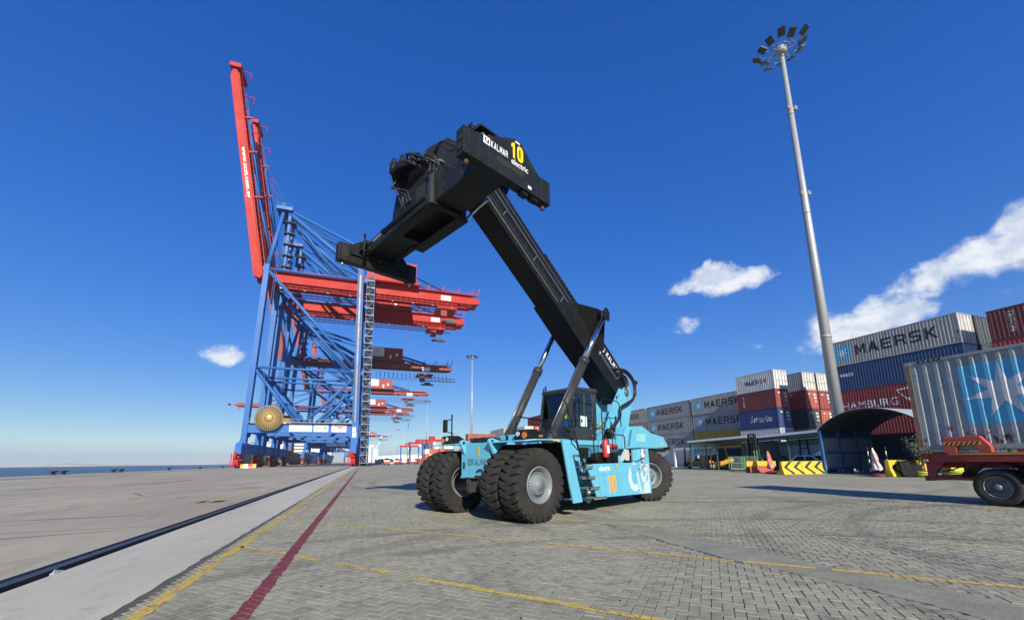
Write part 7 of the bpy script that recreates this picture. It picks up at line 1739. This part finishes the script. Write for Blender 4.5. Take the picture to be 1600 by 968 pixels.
mb = MB(); mb.span((-0.12, 2.4, 0), (0.12, 2.7, 3.0)); mb.build('post', WSH, gf); MB().span((-0.12, -2.7, 0), (0.12, -2.4, 3.0)).build('post', WSH, gf); MB().span((-0.13, -2.72, 2.7), (0.13, 2.72, 3.1)).build('lintel', WSH, gf)
cbn = thing('steel_cabinet', 'grey two-door steel cabinet between the two yellow forklifts', 'cabinet', (43.3, 44.0, 0), R(-110))
mb = MB(); mb.span((-0.9, -0.35, 0.15), (0.9, 0.35, 2.05)); mb.build('body', mat('cabinet_grey', (0.14, 0.145, 0.15), 0.5, 0.3, dirt=0.6, dscale=2), cbn)
for s in (-1, 1): o = MB().span((s * 0.45 - 0.42, -0.375, 0.2), (s * 0.45 + 0.42, -0.352, 2.0)).build('door', mat('cabinet_door', (0.22, 0.225, 0.23), 0.4, 0.4, dirt=0.6, dscale=1.4), cbn); MB().span((s * 0.08 - 0.02, -0.40, 1.0), (s * 0.08 + 0.02, -0.377, 1.2)).build('handle', STL, o)
for sx in (-0.8, 0.8):
    for sy in (-0.28, 0.28): MB().tube((sx, sy, 0), (sx, sy, 0.15), 0.05, n=8).build('foot', CDK, cbn)

# ---------------------------------------------------------------- forklifts
FY = mat('forklift_yellow', (0.62, 0.30, 0.02), 0.45, dirt=0.3, dscale=2); FW = mat('forklift_wheel_centre', (0.35, 0.33, 0.25), 0.6)
def forklift(label, x, y, rz, body, s=1.0, mast=2.2, cabm=None):
    "local +x forward (forks), z up"
    t = thing('forklift', label, 'forklift', (x, y, 0), R(rz), 'forklifts parked at the workshop'); t.scale = (s, s, s)
    o = MB().prism([(-1.25, 0.45), (-1.30, 0.95), (-1.1, 1.12), (-0.55, 1.12), (-0.5, 0.85), (0.55, 0.8), (0.75, 0.95), (0.85, 0.35), (-0.4, 0.25), (-0.9, 0.3)], lambda a, b, d: (a, d, b), -0.55, 0.55).build('body', body, t, 0.05)
    mb = MB()
    for k in range(3): mb.prism([(-1.15 + 0.26 * k, 0.62), (-1.02 + 0.26 * k, 0.62), (-0.92 + 0.26 * k, 0.98), (-1.05 + 0.26 * k, 0.98)], lambda a, b, d: (a, d, b), -0.556, -0.552)
    mb.each('hazard_stripe', DKIN, o)
    mb = MB()
    for sy in (-0.5, 0.5):
        mb.path([(0.62, sy, 0.9), (0.42, sy, 2.02), (0.30, sy, 2.12), (-0.62, sy, 2.12), (-0.72, sy, 2.02), (-0.80, sy, 1.1)], 0.045, 8, 1)
    for k in range(5): mb.beam((-0.6 + 0.24 * k, -0.5, 2.13), (-0.6 + 0.24 * k, 0.5, 2.13), 0.05, 0.04)
    mb.build('overhead_guard', body, t)
    MB().span((-0.5, -0.26, 0.85), (0.0, 0.26, 1.05)).prism([(-0.55, 1.0), (-0.45, 1.0), (-0.55, 1.6), (-0.65, 1.6)], lambda a, b, d: (a, d, b), -0.26, 0.26).build('seat', DKIN, t)
    mb = MB(); mb.tube((0.5, 0, 0.9), (0.32, 0, 1.35), 0.03, n=8); mb.lathe([(-0.015, 0.17), (0.015, 0.17), (0.015, 0.14), (-0.015, 0.14), (-0.015, 0.17)], (0.30, 0, 1.38), 'z', 16); mb.build('steering_column', DKIN, t)
    mb = MB()
    for sy in (-0.36, 0.36): mb.span((0.88, sy - 0.06, 0.12), (1.02, sy + 0.06, mast))
    for z in (0.4, mast * 0.55, mast - 0.1): mb.span((0.9, -0.36, z), (1.0, 0.36, z + 0.1))
    mb.tube((0.93, 0, 0.2), (0.93, 0, mast - 0.2), 0.05, n=8); mb.build('mast', BK, t)
    mb = MB(); mb.span((1.03, -0.5, 0.25), (1.09, 0.5, 0.75)); mb.span((1.03, -0.48, 0.75), (1.07, -0.44, 1.25)); mb.span((1.03, 0.44, 0.75), (1.07, 0.48, 1.25)); mb.span((1.03, -0.48, 1.21), (1.07, 0.48, 1.25)); mb.build('fork_carriage', BK, t)
    for sy in (-0.3, 0.3): MB().prism([(1.09, 0.08), (1.09, 0.6), (1.14, 0.6), (1.15, 0.13), (2.1, 0.10), (2.1, 0.07)], lambda a, b, d: (a, d, b), sy - 0.07, sy + 0.07).build('fork', CDK, t)
    for xw, r in ((0.55, 0.34), (-0.85, 0.28)):
        for sy in (-1, 1):
            w_ = MB().lathe([(-0.12, 0.0), (-0.12, r * 0.6), (0.1, r * 0.62), (0.1, 0.0)], (0, 0, 0), 'y', 18).build('wheel', FW, t, loc=(xw, sy * 0.52, r)); MB().lathe([(-0.13, r * 0.6), (-0.13, r * 0.92), (-0.09, r), (0.09, r), (0.13, r * 0.92), (0.13, r * 0.6)], (0, 0, 0), 'y', 22).build('tyre', TT, w_)
    MB().tube((-0.5, 0.3, 2.14), (-0.5, 0.3, 2.28), 0.06, n=10).build('beacon', AMB, t)
    if cabm:
        MB().span((-0.8, -0.56, 0.9), (0.55, 0.56, 2.1)).build('cab_shell', cabm, t, 0.04)
        mb = MB(); mb.span((-0.55, -0.575, 1.3), (0.0, -0.565, 1.95)); mb.span((0.1, -0.575, 1.25), (0.45, -0.565, 1.95)); mb.each('cab_window', DKIN, t)
    return t
forklift('yellow forklift with striped tail standing in the white frame, leftmost', 44.6, 47.6, 140, FY, 1.3)
forklift('yellow forklift turned away between the steel cabinet and the green trolley', 41.3, 40.2, 137, FY, 1.3, 2.4)
forklift('big dark forklift with tall black mast behind the red and yellow barrier', 41.6, 33.9, 165, mat('forklift_dark', (0.06, 0.065, 0.07), 0.5, dirt=0.4), 1.45, 2.75, mat('forklift_cab', (0.10, 0.11, 0.12), 0.5))
GRN = mat('green_trolley_paint', (0.10, 0.30, 0.12), 0.5, dirt=0.4, dscale=3)
tg = thing('cage_trolley', 'green mesh cage trolley beside the red and yellow barrier', 'trolley', (38.6, 34.2, 0), R(-35))
for x in (-1.3, 0.0, 1.3):
    for y in (-0.5, 0.5): MB().span((x - 0.035, y - 0.035, 0.15), (x + 0.035, y + 0.035, 1.55 if x < 1 else 2.2)).build('upright', GRN, tg)
for y in (-0.5, 0.5):
    for z in (0.25, 0.85, 1.5): MB().span((-1.3, y - 0.025, z), (1.3, y + 0.025, z + 0.05)).build('rail', GRN, tg)
MB().span((-1.3, -0.5, 0.18), (1.3, 0.5, 0.24)).build('floor', GRN, tg)
mb = MB()
for k in range(22): x = -1.27 + 0.115 * k; mb.span((x, -0.505, 0.28), (x + 0.012, -0.495, 1.5))
for k in range(10): mb.span((-1.28, -0.506, 0.32 + 0.115 * k), (1.28, -0.494, 0.332 + 0.115 * k))
o = mb.build('mesh_panel', CGY, tg); o['kind'] = 'stuff'
for x in (-1.1, 1.1):
    for y in (-0.4, 0.4): MB().lathe([(-0.03, 0.0), (-0.03, 0.09), (0.03, 0.09), (0.03, 0)], (x, y, 0.09), 'y', 12).build('castor', TT, tg)

# ---------------------------------------------------------------- white pickup car
WC = mat('car_white_paint', (0.70, 0.71, 0.70), 0.3, dirt=0.2, dscale=2, coat=0.4)
car = thing('parked_car', 'white car parked under the right canopy behind the chevron barriers', 'car', (40.7, 28.3, 0), R(100))
prof_ = [(-2.1, 0.45), (-2.15, 0.85), (-1.95, 1.0), (-1.1, 1.05), (-0.45, 1.55), (0.9, 1.60), (1.6, 1.08), (2.15, 0.98), (2.2, 0.5), (1.75, 0.42), (1.6, 0.7), (1.15, 0.7), (1.0, 0.4), (-0.9, 0.4), (-1.05, 0.7), (-1.5, 0.7), (-1.65, 0.42)]
MB().prism(prof_, lambda a, b, d: (a, d, b), -0.86, 0.86).build('body', WC, car, 0.06)
for s in (-1, 1):
    MB().prism([(-0.92, 1.08), (-0.40, 1.48), (0.15, 1.50), (0.15, 1.08)], lambda a, b, d: (a, d, b), s * 0.862, s * 0.868).build('side_window', DKIN, car)
    MB().prism([(0.22, 1.08), (0.22, 1.50), (0.85, 1.52), (1.35, 1.10)], lambda a, b, d: (a, d, b), s * 0.862, s * 0.868).build('side_window', DKIN, car)
    MB().box((-0.75, s * 0.98, 1.12), (0.12, 0.2, 0.14)).build('mirror', WC, car, 0.03)
    MB().box((-2.13, s * 0.6, 0.82), (0.08, 0.34, 0.14)).build('headlight', LENS, car)
MB().quad((-1.12, -0.74, 1.075), (-1.12, 0.74, 1.075), (-0.50, 0.68, 1.53), (-0.50, -0.68, 1.53)).build('windscreen', DKIN, car)
for xw in (-1.28, 1.38):
    for s in (-1, 1):
        w_ = MB().lathe([(-0.08, 0.0), (-0.08, 0.2), (0.08, 0.2), (0.08, 0.0)], (0, 0, 0), 'y', 16).build('wheel', RIM, car, loc=(xw, s * 0.8, 0.33)); MB().lathe([(-0.1, 0.2), (-0.1, 0.30), (-0.07, 0.33), (0.07, 0.33), (0.1, 0.30), (0.1, 0.2)], (0, 0, 0), 'y', 22).build('tyre', TT, w_)

# ---------------------------------------------------------------- barriers, flags, planter
BY = mat('barrier_yellow', (0.68, 0.46, 0.02), 0.6, dirt=0.3, dscale=2, streak=0.3); BKP = mat('barrier_black', (0.02, 0.02, 0.02), 0.6); BRD = mat('barrier_red', (0.50, 0.075, 0.05), 0.6, dirt=0.35, dscale=2)
def chevron(label, x, y, rz, L=1.8, H=1.08, n=2, group='yellow and black chevron barriers'):
    t = thing('concrete_barrier', label, 'barrier', (x, y, 0), R(rz), group)
    MB().prism([(-0.34, 0), (0.34, 0), (0.30, 0.2), (0.17, 0.5), (0.13, H), (-0.13, H), (-0.17, 0.5), (-0.30, 0.2)], lambda a, b, d: (d, a, b), -L / 2, L / 2).build('block', BY, t, 0.02)
    fy = lambda z: -(0.34 - 0.2 * z if z < 0.2 else (0.30 - 0.13 * (z - 0.2) / 0.3 if z < 0.5 else 0.17 - 0.04 * (z - 0.5) / (H - 0.5))) - 0.006
    for k in range(n):
        x0 = -L / 2 + 0.22 + k * (L - 0.1) / n
        b = MB()
        for (za, zb, xa, xb) in ((0.04, 0.2, 0.62, 0.50), (0.2, 0.5, 0.50, 0.16), (0.5, 0.56, 0.16, 0.10), (0.56, 0.62, 0.10, 0.06), (0.62, H - 0.02, 0.06, 0.56)):
            b.quad((x0 + xa - 0.12, fy(za), za), (x0 + xa + 0.17, fy(za), za), (x0 + xb + 0.17, fy(zb), zb), (x0 + xb - 0.12, fy(zb), zb))
        b.build('chevron', BKP, t)
    return t
dv = Vector((39.5 - 35.3, 26.55 - 27.75)); ang = math.degrees(math.atan2(dv.y, dv.x))
chevron('left one of the two yellow barriers with black chevrons beside the shelter post', 34.2, 25.62, ang)
chevron('right one of the two yellow barriers with black chevrons, touching the shelter post', 35.95, 25.12, ang)
rb = thing('concrete_barrier', 'red barrier with overhanging yellow top beside the green cage trolley', 'barrier', (35.3, 29.4, 0), R(-42))
MB().prism([(-0.30, 0.06), (0.30, 0.06), (0.22, 0.62), (-0.22, 0.62)], lambda a, b, d: (d, a, b), -0.95, 0.95).build('base_block', BRD, rb, 0.02)
MB().span((-1.2, -0.30, 0.62), (1.2, 0.30, 1.1)).build('top_block', BY, rb, 0.02)
for x in (-0.6, 0.5): MB().span((x - 0.2, -0.31, 0), (x + 0.2, 0.31, 0.07)).build('foot', BRD, rb)
MB().lathe([(-0.08, 0.0), (-0.08, 0.26), (0.08, 0.26), (0.08, 0)], (-1.05, 0.1, 0.26), 'y', 16).build('spare_wheel', TT, rb)
FCL = mat('red_white_cloth', (0.52, 0.12, 0.11), 0.8, dirt=0.9, dscale=3, dcol=(0.62, 0.55, 0.52)); FCL2 = mat('white_cloth', (0.58, 0.52, 0.50), 0.8, dirt=0.9, dscale=3, dcol=(0.40, 0.08, 0.08))
def flag_stand(label, x, y, m_, s=1.0, seed=0):
    t = thing('flag_stand', label, 'flag', (x, y, 0), 0.4, 'furled flags on stands by the barriers'); t.scale = (s, s, s)
    MB().lathe([(0, 0.42), (0.10, 0.44), (0.18, 0.38), (0.22, 0.2), (0.24, 0.0)], (0, 0, 0), 'z', 20).build('base', mat('flag_base_maroon', (0.10, 0.02, 0.025), 0.7), t)
    MB().tube((0, 0, 0.2), (0.0, 0.15, 2.3), 0.025, n=8).build('pole', BK, t)
    b = MB(); rr = random.Random(seed); rings = []
    for i in range(12):
        f = i / 11; z = 0.45 + 1.55 * f; w_ = 0.30 * (1 - f) ** 0.7 + 0.05
        rings.append(b.verts([(w_ * (1 + 0.35 * math.cos(3 * a + i * 0.5 + seed)) * math.cos(a), w_ * 0.7 * (1 + 0.35 * math.sin(4 * a + i)) * math.sin(a) + 0.1 * f, z + 0.05 * math.sin(3 * a + seed)) for a in [2 * math.pi * k / 18 for k in range(18)]]))
    for A_, B_ in zip(rings, rings[1:]):
        for k in range(18):
            f = b.face([A_[k], B_[k], B_[(k + 1) % 18], A_[(k + 1) % 18]]); f.smooth = True
    b.build('furled_flag', m_, t)
    return t
flag_stand('furled red and white flag on a stand between the red barrier and the chevron barriers', 34.6, 27.8, FCL, 1.0, 1)
flag_stand('furled pale flag on a stand in front of the shelter, left of the black sheet', 34.6, 19.5, FCL2, 1.0, 5)
for k, (x, y) in enumerate(((34.9, 20.1), (35.3, 19.2))):
    p_ = thing('marker_pole', ('left', 'right')[k] + ' one of two black and white banded poles beside the pale furled flag', 'pole', (x, y, 0), 0, 'banded poles by the pale flag')
    for q_ in range(7): MB().tube((0, 0, 0.3 * q_), (0, 0, 0.3 * (q_ + 1)), 0.03, n=8).build('pole_band', BKP if q_ % 2 == 0 else WSH, p_)
chevron('yellow barrier with black stripes behind the black sheet, in front of the arched shelter', 35.7, 18.9, ang + 2, 1.5, 1.15, 1)
chevron('yellow barrier with black stripes behind the potted bush', 37.0, 18.0, ang - 2, 1.5, 1.15, 1)
chevron('last yellow striped barrier, partly hidden by the trailer corner', 38.7, 17.3, ang - 2, 1.5, 1.15, 1)
bs = thing('black_sheet', 'black plastic sheet draped over the striped barriers in front of the arched shelter', 'sheet', (35.9, 18.5, 0), R(ang))
b = MB(); rr = []
for i in range(13):
    f = i / 12
    rr.append(b.verts([(-0.75 + 1.5 * k / 14, -0.55 + 0.5 * f + 0.06 * math.sin(k * 1.3 + i * 0.4), max(0.02, 1.22 * min(1, f * 1.6) - 0.35 * (1 - k / 14) * f + 0.07 * math.sin(k * 0.9 + i * 0.8))) for k in range(15)]))
for A_, B_ in zip(rr, rr[1:]):
    for k in range(14): f_ = b.face([A_[k], A_[k + 1], B_[k + 1], B_[k]]); f_.smooth = True
o = b.build('sheet', mat('black_plastic', (0.010, 0.010, 0.011), 0.7, spec=0.15), bs); sm = o.modifiers.new('thick', 'SOLIDIFY'); sm.thickness = 0.02
# potted bush in a painted tyre
LEAF = mat('olive_leaf', (0.085, 0.095, 0.05), 0.7, dirt=0.7, dscale=14, dcol=(0.17, 0.165, 0.11)); BARK = mat('bush_bark', (0.10, 0.08, 0.06), 0.9)
pb_ = thing('potted_bush', 'dusty green bush growing from a painted tyre beside the striped barriers', 'bush', (36.5, 17.75, 0))
TYG = mat('tyre_lime_paint', (0.30, 0.42, 0.06), 0.7, dirt=0.3); TYY = mat('tyre_yellow_paint', (0.62, 0.50, 0.05), 0.7, dirt=0.3)
MB().lathe([(0.0, 0.45), (0.05, 0.58), (0.13, 0.60), (0.20, 0.55), (0.22, 0.42), (0.16, 0.38)], (0, 0, 0), 'z', 24).build('tyre_pot', TYG, pb_)
MB().lathe([(0.20, 0.42), (0.23, 0.52), (0.30, 0.54), (0.36, 0.50), (0.37, 0.40), (0.3, 0.36), (0.3, 0.0)], (0, 0, 0), 'z', 24).build('tyre_pot', TYY, pb_)
mb = MB(); tips = []; rr = random.Random(21)
mb.path([(0, 0, 0.25), (0.03, 0.02, 0.7), (-0.02, 0.05, 1.15)], 0.045, 6)
for k in range(13):
    a = rr.uniform(0, 6.28); z0_ = rr.uniform(0.7, 1.2); r1, z1 = rr.uniform(0.3, 0.75), rr.uniform(1.4, 2.75)
    m1 = (0.4 * r1 * math.cos(a), 0.4 * r1 * math.sin(a), (z0_ + z1) / 2 + 0.1); e = (r1 * math.cos(a), r1 * math.sin(a), z1); mb.path([(0, 0.03, z0_), m1, e], 0.014, 5); tips += [m1, e, tuple((p_ + q_) / 2 for p_, q_ in zip(m1, e))]
mb.build('trunk', BARK, pb_)
mb = MB()
for c in tips:
    for k in range(46):
        v = Vector((rr.gauss(0, 0.17), rr.gauss(0, 0.17), rr.gauss(0, 0.20))) + Vector(c); d = Vector((rr.gauss(0, 1), rr.gauss(0, 1), rr.gauss(0, 1))).normalized(); u_ = d.orthogonal().normalized(); s_ = rr.uniform(0.03, 0.055)
        mb.quad(v - d * s_ * 1.6, v + u_ * s_ * 0.6, v + d * s_ * 1.6, v - u_ * s_ * 0.6)
mb.build('crown', LEAF, pb_)
lp = thing('painted_tyre', 'lime and yellow painted tyre planter right of the potted bush', 'tyre planter', (38.3, 16.9, 0))
MB().lathe([(0.0, 0.45), (0.05, 0.58), (0.13, 0.60), (0.20, 0.55), (0.22, 0.42), (0.16, 0.38)], (0, 0, 0), 'z', 24).build('tyre', TYY, lp); MB().lathe([(0.20, 0.42), (0.23, 0.52), (0.30, 0.54), (0.36, 0.50), (0.37, 0.40), (0.3, 0.36), (0.3, 0.0)], (0, 0, 0), 'z', 24).build('tyre', TYG, lp)

# ---------------------------------------------------------------- far yard cranes, trucks, litter
def rtg(x, y, label, first=[None]):
    if first[0] is None:
        t = thing('yard_crane', label, 'yard crane', (x, y, 0), 0, 'rubber tyred yard cranes in the distance'); first[0] = t
        for X in (0, 23):
            for Y in (0, 7): MB().span((X - 0.6, Y - 0.6, 1.6), (X + 0.6, Y + 0.6, 20)).build('leg', BL, t)
            MB().span((X - 0.7, -2, 1.0), (X + 0.7, 9, 2.2)).build('sill_beam', BL, t)
            for Y in (-1, 2, 5, 8): MB().lathe([(-0.35, 0.0), (-0.35, 0.8), (0.35, 0.8), (0.35, 0)], (X, Y, 0.8), 'x', 14).build('wheel', TT, t)
        for Y in (0, 7): MB().span((-1.5, Y - 0.5, 20), (24.5, Y + 0.5, 22)).build('girder', CR1, t)
        MB().span((6, -0.5, 22), (11, 7.5, 25)).build('trolley', CR1, t); MB().span((9, -1.5, 17), (11, 0.4, 19.6)).build('cab', SGN, t); MB().span((3, 1, 9), (15, 3.4, 9.6)).build('spreader', YEL, t); MB().span((-1.2, 1, 2.3), (1.2, 6, 4.6)).build('power_pack', CR1, t)
        index_kids(t)
    else:
        t = copy_tree(first[0]); t.location = (x, y, 0); t['label'] = label
    return t
rtg(44, 560, 'farthest blue and red yard crane, left of the other yard cranes'); rtg(45.5, 458, 'blue and red yard crane, widest one left of the truck wheels'); rtg(52, 400, 'yard crane just left of the truck fender, partly behind lamp mast')
def truck(x, y, rz, label, first=[None]):
    if first[0] is None:
        t = thing('terminal_truck', label, 'truck', (x, y, 0), R(rz), 'terminal trucks far down the quay'); first[0] = t
        MB().span((-1.2, 1.0, 0.9), (1.2, 3.2, 3.2)).build('cab', SGN, t, 0.08); MB().span((-1.05, 3.2, 2.0), (1.05, 3.22, 2.9)).build('windscreen', DKIN, t); MB().span((-1.15, -10, 0.9), (1.15, 2.6, 1.35)).build('chassis', TR, t); MB().span((-1.2, 3.2, 0.7), (1.2, 4.2, 1.5)).build('bonnet', TRB, t)
        for Y in (3.2, -0.2, -7.0, -8.4):
            for s in (-1, 1): MB().lathe([(-0.2, 0.0), (-0.2, 0.5), (0.2, 0.5), (0.2, 0)], (s * 1.0, Y, 0.5), 'x', 14).build('wheel', TT, t)
        index_kids(t)
    else:
        t = copy_tree(first[0]); t.location = (x, y, 0); t.rotation_euler.z = R(rz); t['label'] = label
    return t
for x, y, rz, lb in ((9.0, 190, 178, 'far truck with red chassis right of the crane leg, nearest of the line'), (16.5, 230, 170, 'far truck with red chassis in the middle of the distant line'), (20.5, 215, 92, 'far truck standing crosswise left of the yard cranes'), (27.5, 240, 175, 'far truck at the right of the distant line, below the yard cranes'), (12, 320, 180, 'tiny far truck behind the distant line')): truck(x, y, rz, lb)
for k, (x, y, m_, lb) in enumerate(((23.5, 205, CHAM, 'distant dark red container standing alone left of the far lamp mast'), (5.5, 250, CGREY, 'distant grey container standing alone near the crane leg'), (14.5, 275, CWHITE, 'distant white container behind the line of trucks'))):
    container(lb, m_, x, y, 0.05, C20, HS, group='distant containers beyond the truck front', far=True)
wh = thing('warehouse', 'long low white warehouse in the far distance behind the yard cranes', 'warehouse', (60, 700, 0))
MB().prism([(-45, 0), (45, 0), (45, 9), (0, 12), (-45, 9)], lambda a, b, d: (a, d, b), -30, 30).build('hall', WSH, wh)
for k in range(6): MB().span((-40 + 14 * k, -30.2, 0.1), (-34 + 14 * k, -30.05, 6)).build('door', CDK, wh)
sl = thing('silo_tower', 'white loading tower in the far distance right of the crane leg', 'tower', (14, 980, 0))
MB().span((-14, -8, 0), (-2, 8, 34)).build('tower', WSH, sl); MB().span((2, -8, 0), (13, 8, 30)).build('tower', WSH, sl); MB().span((-14, -3, 34), (4, 3, 38)).build('conveyor', WSH, sl)
for a, b_ in (((-8, 0, 34), (-24, 0, 52)), ((6, 0, 30), (20, 0, 50))): MB().beam(a, b_, 1.2, 1.2).build('jib', WSH, sl)
bag = thing('plastic_bag', 'crumpled clear plastic bag caught in the rail channel', 'plastic bag', (-4.0, 7.9, -0.05))
b = bmesh.new(); bmesh.ops.create_icosphere(b, subdivisions=3, radius=0.062)
for v in b.verts: n_ = mnoise.noise(v.co * 14) * 0.05 + mnoise.noise(v.co * 34) * 0.025; v.co = Vector((v.co.x * 0.8, v.co.y * 1.5, v.co.z * 1.0)) + v.co.normalized() * n_
m_ = MB(); m_.b.free(); m_.b = b; m_.build('film', mat('clear_film', (0.36, 0.38, 0.39), 0.2, dirt=0.5, dscale=12), bag)
mb = MB(); random.seed(14)
for k in range(46):
    x, y = random.uniform(-1.5, 9), random.uniform(3.6, 14); s_ = random.uniform(0.008, 0.02)
    mb.box((x, y, 0.006), (s_ * random.uniform(1, 2.5), s_, 0.008), random.uniform(0, 3))
struct('ground_grit', mb, mat('dark_grit', (0.05, 0.045, 0.04), 0.9), 'stuff')
# ---------------------------------------------------------------- air
mh_ = bpy.data.materials.new('haze'); mh_.use_nodes = True; t_ = NT(mh_.node_tree); t_.n.clear()
vo_ = t_.node('ShaderNodeVolumePrincipled', {'Color': (0.66, 0.81, 1.0, 1), 'Density': HAZE, 'Anisotropy': 0.0})
ou_ = t_.node('ShaderNodeOutputMaterial'); t_.l.new(vo_.outputs[0], ou_.inputs['Volume'])
mb = MB(); mb.span((-9500, -2900, -6), (3500, 9500, 175)); hz_ = mb.build('haze', mh_); hz_['kind'] = 'stuff'
